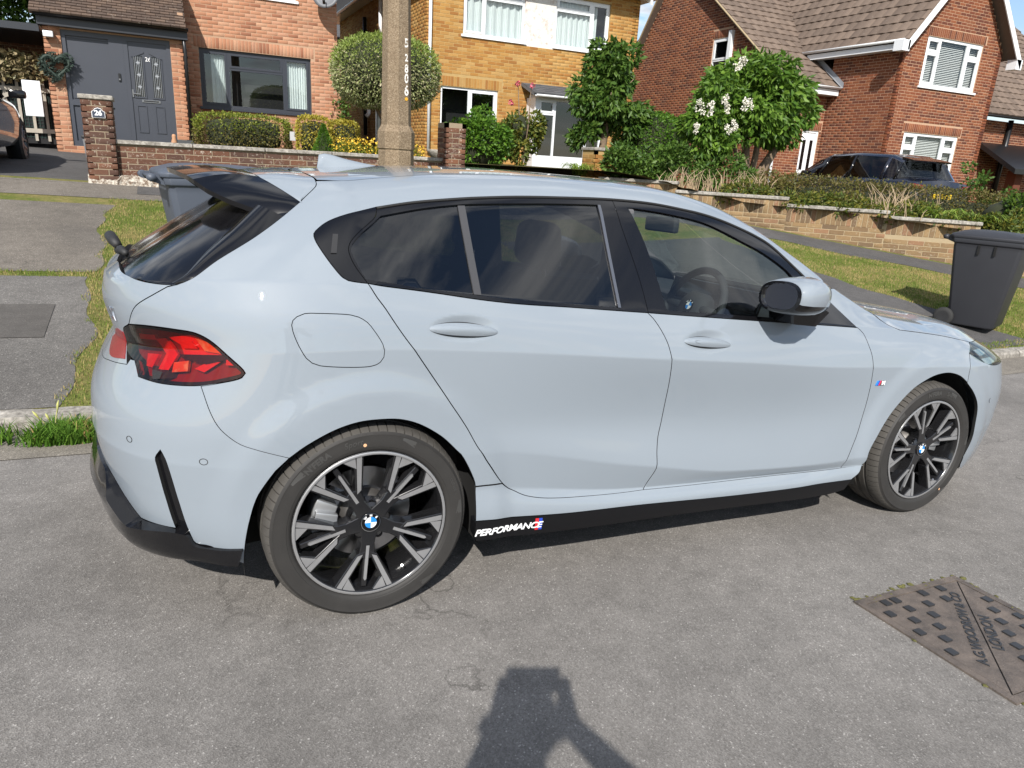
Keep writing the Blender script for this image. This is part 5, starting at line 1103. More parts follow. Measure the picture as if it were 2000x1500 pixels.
def tile_roof(parent, name, p0, p1, q0, q1, mat, cols, gauge=.29, tw=.30, indiv=300, wavy=True, backing=None):
    """roof slope p0-p1 (eave) to q0-q1 (ridge): sheathing plus overlapping tiles"""
    p0, p1, q0, q1 = map(Vector, (p0, p1, q0, q1)); n = (p1-p0).cross(q0-p0).normalized(); n = n if n.z > 0 else -n
    sh = B().add([tuple(v) for v in (p0, p1, q1, q0)]+[tuple(v-n*.06) for v in (p0, p1, q1, q0)], [(0,1,2,3),(7,6,5,4),(0,4,5,1),(1,5,6,2),(2,6,7,3),(3,7,4,0)]).mesh(name, M[backing or mat], parent)
    Lr = ((q0-p0).length+(q1-p1).length)/2; nr = int(Lr/gauge); its = []
    for r in range(nr+1):
        t = r*gauge/Lr
        a, b = p0.lerp(q0, t), p1.lerp(q1, t); up = (q0-p0).normalized()*.5+(q1-p1).normalized()*.5; up.normalize(); ew = (b-a); Lw = ew.length; ew.normalize()
        k = int(Lw/tw)+1; off = (tw/2 if r % 2 else 0)
        for i in range(-1, k):
            u0, u1 = max(0, i*tw+off), min(Lw, (i+1)*tw+off)
            if u1-u0 > tw*.25: its.append((a+ew*u0-up*.03, ew, up, u1-u0, min(gauge+.06, (1-t)*Lr+.03)))
    def sc(it):
        q = px_of(it[0]); return 1/q[2] if -30 < q[0] < 2030 and -30 < q[1] < 1500 and q[2] > 0 else -1
    full = sorted([i for i, it in enumerate(its) if it[3] > tw*.98 and it[4] > gauge and sc(it) > 0], key=lambda i: -sc(its[i])); ind = set(full[:indiv])
    def geo(it):
        o, e, up, w, h = it; V = []; g_ = .003
        for f, hh in ((0, 1), (1, 0)):
            for u in (0, .25, .5, .75, 1):
                lift = (.016*math.sin(u*math.pi) if wavy else 0)
                V.append((g_+(w-2*g_)*u, f*h, .030*hh+.006+lift))
        return V
    TF = [(k, k+1, k+6, k+5) for k in range(4)]+[(10, 11, 1, 0), (11, 12, 2, 1), (12, 13, 3, 2), (13, 14, 4, 3)]+[(0, 5, 10), (4, 14, 9)]
    def full_v(it): V = geo(it); return V+[(x, 0, 0.0) for x, y, z in V[:5]]
    key = ('tile', name, mat); V, F = [], []
    for i, it in enumerate(its):
        o, e, up, w, h = it; X = full_v(it)
        if i in ind:
            if key not in FULL:
                m_ = bpy.data.meshes.new('roof_tile'); m_.from_pydata(X, [], TF); m_.materials.append(M[mat]); FULL[key] = m_
            t_ = inst('roof_tile', FULL[key], sh); jz = random.uniform(-.003, .003); t_.matrix_local = Matrix(((e.x, up.x, n.x, o.x+n.x*jz), (e.y, up.y, n.y, o.y+n.y*jz), (e.z, up.z, n.z, o.z+n.z*jz), (0, 0, 0, 1)))
        else:
            k = len(V); V += [tuple(o+e*x+up*y+n*z) for x, y, z in X]; F += [tuple(a+k for a in f) for f in TF]
    if V: mk('tiling', V, F, M[mat], sh, kind='stuff')
    return sh
def tile_mat(name, cols, lich):
    q = NT(name); p = q.wpos(); c = q.ramp(q.rnd(), [(i/len(cols), c) for i, c in enumerate(cols)]); c = q.mix(q.ramp(q.noise(18, 6, .75, vec=p), [(.60, 0), (.68, lich)]), c, (.42,.37,.31)); return q.done(q.bsdf(c, .92, spec=.15, normal=q.bump(q.noise(90, 4, vec=p), .5, .004)))
M['t1'] = tile_mat('mossy_tile', [(.105,.074,.058),(.13,.092,.070),(.088,.064,.052)], .9); M['t3'] = tile_mat('brown_tile', [(.150,.112,.088),(.175,.132,.104),(.13,.098,.078)], .35); M['t2'] = tile_mat('grey_tile', [(.09,.09,.095),(.12,.12,.125)], .1)
M['upvc'] = pm('white_upvc', (.72,.74,.76), .32, var=.04, vs=3); M['anthracite'] = pm('anthracite_upvc', (.030,.034,.045), .42, var=.1, vs=4)
q = NT('painted_door'); M['door'] = q.done(q.bsdf(q.mix(q.noise(3, 4), (.040,.045,.058), (.048,.053,.067)), .42)); M['lead'] = pm('lead', (.40,.41,.43), .4, metal=.8)
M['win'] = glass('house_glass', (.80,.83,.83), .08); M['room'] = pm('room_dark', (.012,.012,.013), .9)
q = NT('net_curtain'); w_ = q.n('TexWave'); w_.inputs['Scale'].default_value = 9; w_.inputs['Distortion'].default_value = 2.5; q.l(q.pos(), w_.inputs['Vector']); M['curtain'] = q.done(q.bsdf(q.mix(w_.outputs['Fac'], (.52,.57,.56), (.74,.79,.78)), .9))
M['blind'] = pm('blind_slat', (.70,.70,.68), .5); M['fascia'] = pm('dark_fascia', (.020,.023,.030), .4); M['black_pipe'] = pm('black_pipe', (.010,.010,.011), .35); M['lead_flash'] = pm('lead_flashing', (.24,.25,.27), .6)
def bar(parent, name, mp, u0, u1, w0, w1, v0, v1, m): 
    return mk(name, [mp(u, w, v) for u, w, v in ((u0,w1,v0),(u1,w1,v0),(u1,w0,v0),(u0,w0,v0),(u0,w1,v1),(u1,w1,v1),(u1,w0,v1),(u0,w0,v1))], [(0,3,2,1),(4,5,6,7),(0,1,5,4),(1,2,6,5),(2,3,7,6),(3,0,4,7)], M[m], parent)
def curtain(parent, mp, u0, u1, v0, v1, w, m='curtain', amp=.025, n=40):
    V = []
    for i in range(n+1):
        u = u0+(u1-u0)*i/n; ww = w+amp*math.sin(i*1.3)+amp*.5*math.sin(i*2.9+1)
        V += [mp(u, ww, v0), mp(u, ww*1.0, v1)]
    return mk('curtain', V, [(2*i, 2*i+2, 2*i+3, 2*i+1) for i in range(n)], M[m], parent, True)
def window(parent, mp, u0, u1, v0, v1, m, cols, rec=-.06, fw=.055, sill=True, curt=None, blinds=False, fan=.30):
    """cols: list of (width fraction, kind) kind: 'f' fixed, 't' fanlight above, 's' small top opener over a casement"""
    fr_ = bar(parent, 'window', mp, u0, u1, rec-.05, rec, v1-fw, v1, m)
    bar(fr_, 'window_frame', mp, u0, u1, rec-.05, rec, v0, v0+fw, m); bar(fr_, 'window_frame', mp, u0, u0+fw, rec-.05, rec, v0+fw, v1-fw, m); bar(fr_, 'window_frame', mp, u1-fw, u1, rec-.05, rec, v0+fw, v1-fw, m)
    u = u0; tot = sum(c[0] for c in cols); H = v1-v0
    for i, (wf, kd) in enumerate(cols):
        ua, ub = u, u+(u1-u0)*wf/tot; u = ub
        if i: bar(fr_, 'mullion', mp, ua-fw*.5, ua+fw*.5, rec-.045, rec+.004, v0+fw, v1-fw, m)
        a, b = (ua+(fw if i == 0 else fw*.5)), (ub-(fw if i == len(cols)-1 else fw*.5))
        def sash(a, b, c, d, s=.045, pr=.014):
            for q_ in ((a, b, d-s, d), (a, b, c, c+s), (a, a+s, c+s, d-s), (b-s, b, c+s, d-s)): bar(fr_, 'sash', mp, q_[0], q_[1], rec-.03, rec+pr, q_[2], q_[3], m)
        if kd in 'ts':
            vt = v1-fw-H*fan; bar(fr_, 'transom', mp, a, b, rec-.045, rec+.004, vt-.025, vt+.025, m); sash(a, b, vt+.025, v1-fw)
            if kd == 's': sash(a, b, v0+fw, vt-.025)
            for c, d in ((v0+fw, vt-.025), (vt+.025, v1-fw)): mk('pane', [mp(a, rec-.02, c), mp(b, rec-.02, c), mp(b, rec-.02, d), mp(a, rec-.02, d)], [(0, 1, 2, 3)], M['win'], fr_)
        else:
            if kd == 'c': sash(a, b, v0+fw, v1-fw)
            mk('pane', [mp(a, rec-.02, v0+fw), mp(b, rec-.02, v0+fw), mp(b, rec-.02, v1-fw), mp(a, rec-.02, v1-fw)], [(0, 1, 2, 3)], M['win'], fr_)
    # the room behind
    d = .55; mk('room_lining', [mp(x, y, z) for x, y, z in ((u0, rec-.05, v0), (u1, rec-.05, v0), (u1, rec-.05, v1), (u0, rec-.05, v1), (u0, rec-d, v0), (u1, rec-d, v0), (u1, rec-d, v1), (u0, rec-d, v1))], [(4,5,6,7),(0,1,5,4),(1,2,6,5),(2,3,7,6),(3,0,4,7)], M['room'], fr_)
    if curt:
        for a, b in curt: curtain(fr_, mp, u0+(u1-u0)*a, u0+(u1-u0)*b, v0+.02, v1-.03, rec-.10)
    if blinds:
        v = v0+.06
        while v < v1-.06: mk('blind_slat', [mp(u0+.05, rec-.10, v), mp(u1-.05, rec-.10, v), mp(u1-.05, rec-.125, v+.026), mp(u0+.05, rec-.125, v+.026)], [(0, 1, 2, 3)], M['blind'], fr_); v += .044
    if sill: bar(fr_, 'window_sill', mp, u0-.05, u1+.05, rec-.05, .045, v0-.055, v0-.002, m if m != 'upvc' else 'upvc')
    return fr_
def gutter(parent, a, b, m, r=.055, name='gutter'):
    a, b = Vector(a), Vector(b); d = (b-a).normalized(); s = d.cross(Vector((0, 0, 1))).normalized(); V = []
    for p in (a, b):
        for k in range(9): an = math.pi*(1+k/8); V.append(tuple(p+s*math.cos(an)*r+Vector((0, 0, 1))*math.sin(an)*r))
        for k in range(9): an = math.pi*(2-k/8); V.append(tuple(p+s*math.cos(an)*(r-.006)+Vector((0, 0, 1))*(math.sin(an)*(r-.006)+.002)))
    return mk(name, V, [(k, (k+1) % 18, 18+(k+1) % 18, 18+k) for k in range(18)]+[tuple(range(18))[::-1], tuple(range(18, 36))], M[m], parent, True)
def pipe(parent, pts, m, r=.034, name='downpipe'): return B().tube(pts, r, 10).mesh(name, M[m], parent, True)
Y_ = (0, -1)
# ================================================================= house with the dark porch (left)
h1 = empty('house', (.5, 15.4, 1.3), label='orange brick house with dark grey front door, porch and number 26', cat='house'); h1m = h1.matrix_world.inverted() if False else None
def root(o): o.location = (0, 0, 0); return o
root(h1)
mp = wallmap((-2.38, 15.4, 1.25), (1, 0), Y_); U = lambda x: x+2.38; Vz = lambda z: z-1.25
hol = [(U(.34), U(2.72), Vz(2.27), Vz(3.47)), (U(1.2), U(2.43), Vz(4.63), Vz(5.9))]
brick_wall(h1, 'front_wall', (-2.38, 15.4, 1.25), (1, 0), Y_, 5.715, 5.4, 'b1', 'm1', hol, [(U(.24), U(2.82), Vz(3.475))])
window(h1, mp, *hol[0], 'anthracite', [(.245, 'c'), (.50, 't'), (.255, 'c')], curt=[(.10, .22), (.78, .97)], fan=.27)
window(h1, mp, *hol[1], 'upvc', [(.5, 'c'), (.5, 'c')], curt=[(.02, .98)])
bar(h1, 'side_wall', wallmap((3.335, 15.5, 1.25), (0, 1), (1, 0)), 0, 7, -.2, 0, 0, 5.4, 'm1')
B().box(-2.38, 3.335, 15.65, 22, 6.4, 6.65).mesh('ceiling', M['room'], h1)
tile_roof(h1, 'main_roof', (-5.4, 15.0, 6.55), (3.7, 15.0, 6.55), (-5.4, 18.5, 9.0), (3.7, 18.5, 9.0), 't1', None, indiv=0)
tile_roof(h1, 'main_roof', (3.7, 22.2, 6.55), (-5.4, 22.2, 6.55), (3.7, 18.5, 9.0), (-5.4, 18.5, 9.0), 't1', None, indiv=0)
# porch
mpp = wallmap((-2.38, 14.0, 1.25), (1, 0), Y_); PU = lambda x: x+2.38
brick_wall(h1, 'porch_wall', (-2.38, 14.0, 1.0), (1, 0), Y_, 2.41, 2.56, 'b1', 'm1', [(PU(-2.10), PU(-.245), .30, 2.37)], z_off=0)
brick_wall(h1, 'porch_side_wall', (-2.38, 15.35, 1.0), (0, -1), (-1, 0), 1.35, 2.56, 'b1', 'm1', indiv=0)
brick_wall(h1, 'porch_side_wall', (.03, 14.0, 1.0), (0, 1), (1, 0), 1.39, 2.9, 'b1', 'm1', indiv=0)
def pb(name, x0, x1, z0, z1, w0=-.09, w1=-.03, m='door', par=None): return bar(par or h1, name, mpp, PU(x0), PU(x1), w0, w1, z0-1.25, z1-1.25, m)
scr = pb('porch_screen', -2.10, -1.16, 1.30, 3.37, -.09, -.06)
for q_ in ((-2.10,-2.03,1.30,3.37),(-1.32,-1.08,1.30,3.37),(-2.03,-1.32,3.28,3.37),(-2.03,-1.32,2.05,2.15),(-2.03,-1.32,1.30,1.40)): pb('screen_frame', *q_, -.06, -.025, par=scr)
for q_ in ((-2.0,-1.35,2.18,2.20),(-2.0,-1.35,3.24,3.26)): pb('screen_bead', *q_, -.06, -.045, par=scr)
dr = pb('front_door', -1.0, -.32, 1.42, 3.29, -.085, -.05)
for q_ in ((-1.08,-1.0,1.42,3.37),(-.32,-.245,1.42,3.37),(-1.0,-.32,3.29,3.37),(-1.0,-.32,1.36,1.42)): pb('door_frame', *q_, -.08, -.028, par=dr)
for x0 in (-.925, -.605):
    ln = .165
    for q_ in ((x0-.025,x0+ln+.025,2.27,2.295),(x0-.025,x0,2.295,3.02),(x0+ln,x0+ln+.025,2.295,3.02)): pb('glazing_bead', *q_, -.05, -.035, par=dr)
    up = .05 if x0 < -.8 else -.05; mk('glazing_bead', [mpp(PU(x), w, z-1.25) for x, w, z in ((x0-.03,-.035,3.05-up),(x0+ln+.03,-.035,3.05+up),(x0+ln+.03,-.035,3.08+up),(x0-.03,-.035,3.08-up),(x0-.03,-.05,3.05-up),(x0+ln+.03,-.05,3.05+up),(x0+ln+.03,-.05,3.08+up),(x0-.03,-.05,3.08-up))], [(0,1,2,3),(0,4,5,1),(2,6,7,3)], M['door'], dr)
    pb('door_pane', x0, x0+ln, 2.295, 3.05, -.05, -.046, 'gloss_black', par=dr)
    for k in range(5): pb('leading', x0+.02+.031*k-.003, x0+.02+.031*k+.003, 2.30, 3.03, -.046, -.043, 'lead', par=dr)
    for zz_ in (2.48, 2.70, 2.92):
        c = [(x0+ln/2+a, zz_+b) for a, b in ((0,.055),(.012,.015),(.045,0),(.012,-.015),(0,-.055),(-.012,-.015),(-.045,0),(-.012,.015))]; mk('leaded_star', [mpp(PU(x), -.042, z-1.25) for x, z in c], [tuple(range(8))], M['lead'], dr)
    for q_ in ((x0-.005,x0+ln+.005,2.12,2.14),(x0-.005,x0+ln+.005,1.62,1.64),(x0-.005,x0+.012,1.64,2.12),(x0+ln-.012,x0+ln+.005,1.64,2.12)): pb('door_moulding', *q_, -.05, -.036, par=dr)
pb('letter_plate', -.83, -.50, 2.195, 2.245, -.05, -.035, 'satin_metal', par=dr); pb('letter_flap', -.80, -.53, 2.21, 2.232, -.035, -.032, 'black_pipe', par=dr)
pb('door_handle', -.99, -.965, 2.28, 2.42, -.05, -.03, 'satin_metal', par=dr); pb('handle_lever', -.99, -.85, 2.335, 2.352, -.03, -.005, 'satin_metal', par=dr)
text_solid('26', lambda u, v, h: mpp(PU(-.66+u), -.046+h, 2.99-1.25+v), M['white_print'], 'door_number', dr, size=.11, h=.002)
tag(pb('doorbell', -1.205, -1.165, 2.55, 2.69, -.025, .0, 'black_pipe'), None); pb('bell_button', -1.198, -1.172, 2.57, 2.596, .0, .003, 'satin_metal')
pb('fascia_board', -2.44, .08, 3.40, 3.58, -.05, .16, 'fascia'); gutter(h1, (-2.46, 13.76, 3.60), (.10, 13.76, 3.60), 'black_pipe', .06)
pr_ = tile_roof(h1, 'porch_roof', (-2.52, 13.70, 3.60), (.06, 13.70, 3.60), (-2.52, 15.38, 4.80), (.06, 15.38, 4.80), 't1', None, gauge=.10, tw=.165, wavy=False)
pipe(h1, [(.00, 13.90, 3.55), (.02, 13.90, 3.2), (.02, 13.90, 1.5)], 'black_pipe', .036)
for zz_ in (3.1, 2.2, 1.7): pipe(h1, [(-.03, 13.93, zz_), (.07, 13.93, zz_)], 'black_pipe', .012, 'pipe_bracket')
# lamp, wreath, dish
sl_ = tag(bevel_obj(B().box(-2.36,-2.20,13.82,13.96,3.20,3.30).mesh('security_light', M['upvc']), .01), 'small white floodlight fixed high on the porch pier', 'lamp')
wr = tag(empty('door_wreath', (-2.22, 13.93, 2.72), label='heart shaped dark green wreath hung on the porch pier', cat='wreath'))
def heart(t): return (.0135*16*math.sin(t)**3, .0135*(13*math.cos(t)-5*math.cos(2*t)-2*math.cos(3*t)-math.cos(4*t)))
M['wreath'] = pm('wreath_green', (.020,.036,.026), .7, var=.5, vs=30)
b = B()
for i in range(900):
    t = random.random()*2*math.pi; hx, hz = heart(t); a, e = random.uniform(0, 6.28), random.uniform(-1, 1); r = .078*random.random()**.5; c = Vector((hx+r*math.cos(a), r*math.sin(a)*.8-.03, hz+r*math.sin(a+1))); d = Vector((math.cos(a), e, math.sin(a))).normalized()*.05; n_ = d.orthogonal().normalized()*.014
    b.add([tuple(c-n_), tuple(c+d), tuple(c+n_), tuple(c-d*.3)], [(0, 1, 2, 3)])
b.mesh('wreath_leaves', M['wreath'], wr, kind='stuff'); B().tube([(heart(t)[0], -.03, heart(t)[1]) for t in np.linspace(0, 2*math.pi, 33)], .028, 8, False).mesh('wreath_ring', M['wreath'], wr, True)
ds = tag(empty('satellite_dish', (3.05, 15.05, 4.75), label='grey satellite dish on the corner of the orange brick house', cat='satellite dish'))
dd = B().lathe([(0, .0), (.10, .010), (.20, .036), (.29, .075), (.295, .080), (.20, .046), (.10, .018), (0, .008)], 28).mesh('dish_reflector', pm('dish_grey', (.13,.135,.145), .5), ds, True); dd.rotation_euler = (R_(72), 0, R_(-28))
B().tube([(0, .05, -.05), (0, .3, -.10), (0, .36, -.10)], .018).mesh('dish_bracket', M['satin_metal'], ds, True); B().tube([(0, 0, -.12), (-.12, -.30, -.18)], .012).tube([(-.12, -.30, -.20), (-.14, -.34, -.10)], .03).mesh('dish_arm', M['black_pipe'], ds, True)
ds.scale = (1, 1, 1)
# ================================================================= buff brick house (middle)
h2 = root(empty('house', label='yellow buff brick semi with white framed windows and stained panel', cat='house'))
o2 = (5.24, 14.6, 1.3); mp2 = wallmap(o2, (1, 0), Y_); A2 = lambda x: x-5.24; Z2 = lambda z: z-1.3
hol = [(A2(6.15), A2(7.77), Z2(4.30), Z2(5.45)), (A2(8.62), A2(10.2), Z2(4.30), Z2(5.45)), (A2(5.62), A2(7.13), Z2(1.62), Z2(3.12)), (A2(8.0), A2(9.9), Z2(1.5), Z2(3.06)), (A2(7.77), A2(8.62), Z2(4.22), Z2(5.5))]
brick_wall(h2, 'front_wall', o2, (1, 0), Y_, 5.84, 4.5, 'b2', 'm2', hol, [(A2(5.5), A2(7.25), Z2(3.125))])
brick_wall(h2, 'side_wall', (5.24, 24.0, 1.3), (0, -1), (-1, 0), 9.4, 4.4, 'b2', 'm2', indiv=0)
bar(h2, 'side_wall', wallmap((11.08, 14.6, 1.3), (0, 1), (1, 0)), 0, 9, -.2, 0, 0, 4.5, 'm2')
window(h2, mp2, *hol[0], 'upvc', [(.35, 'c'), (.65, 't')], curt=[(.02, .98)], fan=.22); window(h2, mp2, *hol[1], 'upvc', [(.66, 't'), (.34, 'c')], curt=[(.02, .80)], fan=.22)
window(h2, mp2, *hol[2], 'upvc', [(.50, 'f'), (.50, 'c')], rec=-.04, sill=False)
q = NT('stained_panel'); p = q.wpos(); M['panel'] = q.done(q.bsdf(q.mix(q.ramp(q.noise(7, 7, .75, vec=p), [(.52, 0), (.72, 1)]), (.62,.60,.57), (.34,.23,.17)), .85)); bar(h2, 'render_panel', mp2, *hol[4][:2], -.06, -.012, *hol[4][2:], 'panel')
# lean-to canopy and white porch under it
cp = bar(h2, 'porch', mp2, A2(8.0), A2(9.9), -.35, .55, Z2(3.02), Z2(3.10), 'upvc'); tile_roof(h2, 'canopy_roof', (7.75, 13.85, 3.10), (10.0, 13.85, 3.10), (7.75, 14.58, 3.36), (10.0, 14.58, 3.36), 't2', None, gauge=.16, tw=.25, wavy=False, indiv=60)
gutter(h2, (7.8, 13.82, 3.07), (10.0, 13.82, 3.07), 'upvc', .05)
mpw = wallmap((8.0, 14.1, 1.3), (1, 0), Y_); window(h2, mpw, 0, 1.9, .30, 1.72, 'upvc', [(.26, 't'), (.5, 'f'), (.24, 'f')], rec=0, sill=False, fan=.22)
bar(h2, 'porch_base', mpw, 0, 1.9, -.3, 0, -.2, .30, 'upvc'); bar(h2, 'porch_cheek', mpw, -.06, 0, -.5, 0, -.2, 1.72, 'upvc'); bar(h2, 'porch_cheek', mpw, 1.9, 1.96, -.5, 0, -.2, 1.72, 'upvc')
pipe(h2, [(5.30, 14.50, 5.9), (5.30, 14.50, 1.6)], 'upvc', .038); pipe(h2, [(5.16, 20.2, 5.3), (5.16, 20.2, 2.0)], 'black_pipe', .06)
pipe(h2, [(5.16, 18.4, 5.5), (5.16, 18.4, 4.1)], 'upvc', .05, 'vent_pipe'); pipe(h2, [(5.05, 19.3, 2.9), (5.05, 19.3, 2.6), (4.98, 19.3, 2.5)], 'upvc', .06, 'side_lantern')
bar(h2, 'back_door', wallmap((5.24, 20.0, 1.3), (0, -1), (-1, 0)), 1.0, 2.0, .0, .03, 0, 2.1, 'black_pipe'); bar(h2, 'door_frame', wallmap((5.24, 20.0, 1.3), (0, -1), (-1, 0)), .92, 1.0, .0, .05, 0, 2.15, 'upvc')
tile_roof(h2, 'main_roof', (4.9, 14.15, 5.75), (11.5, 14.15, 5.75), (4.9, 19.2, 9.2), (11.5, 19.2, 9.2), 't2', None, indiv=0)
tile_roof(h2, 'main_roof', (11.5, 24.5, 5.75), (4.9, 24.5, 5.75), (11.5, 19.2, 9.2), (4.9, 19.2, 9.2), 't2', None, indiv=0)
B().box(4.92, 11.4, 14.16, 24.4, 5.66, 5.74).mesh('soffit', M['upvc'], h2); gutter(h2, (4.9, 14.12, 5.74), (11.5, 14.12, 5.74), 'upvc', .055)
B().prism([(14.16,5.5),(14.16,5.75),(14.6,6.05),(14.6,5.75)], 0, 11.1, 11.16).mesh('barge_end', M['upvc'], h2)
gutter(h2, (4.86, 24.4, 5.70), (4.86, 14.2, 5.70), 'upvc', .055)
# house far behind, seen in the gap
h5 = root(empty('house', label='distant slate roofed house glimpsed in the gap beside the buff house', cat='house'))
brick_wall(h5, 'front_wall', (3.5, 30, 2.0), (1, 0), Y_, 8, 4.0, 'b1', 'm1', indiv=0); tile_roof(h5, 'roof', (3.2, 29.7, 6.0), (11.8, 29.7, 6.0), (3.2, 32.5, 7.1), (11.8, 32.5, 7.1), 't2', None, indiv=0, wavy=False, gauge=.2)
# ================================================================= red brick house (right)
h3 = root(empty('house', label='red brick house with steep gable, projecting bay and white windows with blinds', cat='house'))
o3 = (17.29, 11.4, .4); mp3 = wallmap(o3, (1, 0), Y_); A3 = lambda x: x-17.29; Z3 = lambda z: z-.4
hol = [(A3(18.13), A3(20.45), Z3(4.03), Z3(5.26)), (A3(17.95), A3(20.25), Z3(1.62), Z3(2.83))]
def gab(v): 
    e, a = 5.15-.4, 7.62-.4; k = min(1, max(0, (v-e)/(a-e))); return (2.02*k, 4.04-2.02*k)
brick_wall(h3, 'bay_wall', o3, (1, 0), Y_, 4.04, 7.22, 'b3', 'm3', hol, [(A3(18.03), A3(20.55), Z3(5.265)), (A3(17.85), A3(20.35), Z3(2.835))], top=(gab, [4.75, 7.22]))
for h_ in hol: window(h3, mp3, *h_, 'upvc', [(.24, 's'), (.50, 'f'), (.26, 's')], rec=-.03, blinds=True, fan=.26, fw=.07)
brick_wall(h3, 'bay_side_wall', (17.29, 13.65, .4), (0, -1), (-1, 0), 2.25, 4.85, 'b3', 'm3', indiv=300)
bar(h3, 'bay_side_wall', wallmap((21.33, 11.4, .4), (0, 1), (1, 0)), 0, 6, -.2, 0, 0, 4.8, 'm3')
o3f = (15.35, 13.65, .4); mp3f = wallmap(o3f, (1, 0), Y_); F3 = lambda x: x-15.35
brick_wall(h3, 'front_wall', o3f, (1, 0), Y_, 1.95, 3.85, 'b3', 'm3', [(F3(16.52), F3(17.18), .35, 2.42)], [(F3(16.42), F3(17.26), 2.425)], indiv=200)
d3 = bar(h3, 'front_door', mp3f, F3(16.58), F3(17.12), -.08, -.05, .4, 2.36, 'upvc')
for q_ in ((16.52,16.58,.35,2.42),(17.12,17.18,.35,2.42),(16.58,17.12,2.36,2.42)): bar(d3, 'door_frame', mp3f, F3(q_[0]), F3(q_[1]), -.07, -.03, q_[2], q_[3], 'upvc')
for x0 in (16.64, 16.92): bar(d3, 'door_pane', mp3f, F3(x0), F3(x0+.12), -.05, -.046, 1.3, 2.15, 'gloss_black')
def gab2(v):                                                   # gable end: u runs from the back towards the street
    z = v+.4; yb = 22.3-(z-3.3)/(8.1-3.3)*(22.3-18.85) if z > 3.3 else 22.3; yf = 13.65 if z < 4.25 else 13.65+(z-4.25)/(8.1-4.25)*(18.85-13.65); return (22.3-yb, 22.3-yf)
gw = (22.3-16.75, 22.3-15.95, 3.9, 5.05)
brick_wall(h3, 'gable_wall', (15.35, 22.3, .4), (0, -1), (-1, 0), 8.65, 7.65, 'b3', 'm3', [gw], [(gw[0]-.05, gw[1]+.05, 5.055)], top=(gab2, [2.9, 3.85, 7.65]), indiv=300)
mpg = wallmap((15.35, 22.3, .4), (0, -1), (-1, 0)); window(h3, mpg, *gw, 'upvc', [(1, 't')], rec=-.02, sill=False, fan=.5); bar(h3, 'waste_pipe', mpg, gw[1]+.0, gw[1]+.14, .0, .11, 2.2, 5.2, 'upvc')
tile_roof(h3, 'main_roof', (15.15, 13.25, 4.0), (24.5, 13.25, 4.0), (15.15, 18.85, 8.2), (24.5, 18.85, 8.2), 't3', None, gauge=.33, tw=.30)
tile_roof(h3, 'main_roof', (24.5, 22.6, 3.1), (15.15, 22.6, 3.1), (24.5, 18.85, 8.2), (15.15, 18.85, 8.2), 't3', None, indiv=0)
tile_roof(h3, 'bay_roof', (16.98, 17.8, 5.02), (16.98, 11.05, 5.02), (19.31, 17.8, 7.78), (19.31, 11.05, 7.78), 't3', None, gauge=.33, tw=.30)
tile_roof(h3, 'bay_roof', (21.64, 11.05, 5.02), (21.64, 17.8, 5.02), (19.31, 11.05, 7.78), (19.31, 17.8, 7.78), 't3', None, gauge=.33, tw=.30, indiv=0)
for s_ in (-1, 1):
    a, b = Vector((19.31, 11.02, 7.74)), Vector((19.31+s_*2.36, 11.02, 4.96)); n_ = Vector((s_*.765, 0, .645)); dn = Vector((0, 0, -.24))
    V = [a, b, b+dn, a+dn]; V += [v+Vector((0, .03, 0)) for v in V]; mk('bargeboard', [tuple(v) for v in V], [(0,1,2,3),(7,6,5,4),(0,4,5,1),(1,5,6,2),(2,6,7,3),(3,7,4,0)], M['upvc'], h3)
    B().box(19.31+s_*2.36-.20, 19.31+s_*2.36+.06, 11.02, 11.30, 4.72, 4.98).mesh('soffit_box', M['upvc'], h3)
gutter(h3, (16.93, 11.1, 5.02), (16.93, 15.2, 5.02), 'upvc', .06); B().box(16.98, 17.27, 11.3, 14.4, 4.80, 4.94).mesh('soffit', M['upvc'], h3)
gutter(h3, (15.2, 13.20, 4.0), (17.25, 13.20, 4.0), 'upvc', .06); B().box(15.3, 17.25, 13.25, 13.62, 3.78, 3.93).mesh('soffit', M['upvc'], h3); pipe(h3, [(15.42, 13.56, 3.8), (15.42, 13.56, .5)], 'upvc', .04)
mk('lead_flashing', [(17.28, 13.15, 3.99), (17.28, 14.45, 4.96), (17.16, 14.45, 4.985), (17.16, 13.15, 4.015), (17.278, 13.15, 4.13), (17.278, 14.40, 5.06)], [(0, 3, 2, 1), (0, 1, 5, 4)], M['lead_flash'], h3)
B().tube([(15.12, 13.2, 3.97), (15.12, 18.85, 8.17)], .03, 6).mesh('verge_mortar', M['m5'], h3); B().tube([(15.12, 22.6, 3.07), (15.12, 18.85, 8.17)], .03, 6).mesh('verge_mortar', M['m5'], h3)
# neighbour of the red house, far right
h4 = root(empty('house', label='red brick house with brown tiled roof at the right edge, half hidden', cat='house'))
brick_wall(h4, 'front_wall', (21.6, 13.0, .3), (1, 0), Y_, 9.0, 3.3, 'b3', 'm3', indiv=200); tile_roof(h4, 'main_roof', (21.5, 12.6, 3.75), (31, 12.6, 3.75), (21.5, 17.8, 8.0), (31, 17.8, 8.0), 't3', None, gauge=.33, tw=.30, indiv=120)
gutter(h4, (21.5, 12.55, 3.70), (31, 12.55, 3.70), 'black_pipe', .06); pipe(h4, [(24.9, 12.9, 3.65), (24.9, 12.9, .5)], 'black_pipe', .08)
pc = B().prism([(11.6,2.1),(12.95,2.9),(12.95,2.75),(11.6,1.95)], 0, 23.6, 26.5).mesh('porch_canopy', M['black_pipe'], h4); bar(h4, 'porch_pier', wallmap((24.3, 11.95, .3), (1, 0), Y_), 0, .35, -.3, 0, 0, 1.75, 'b3')
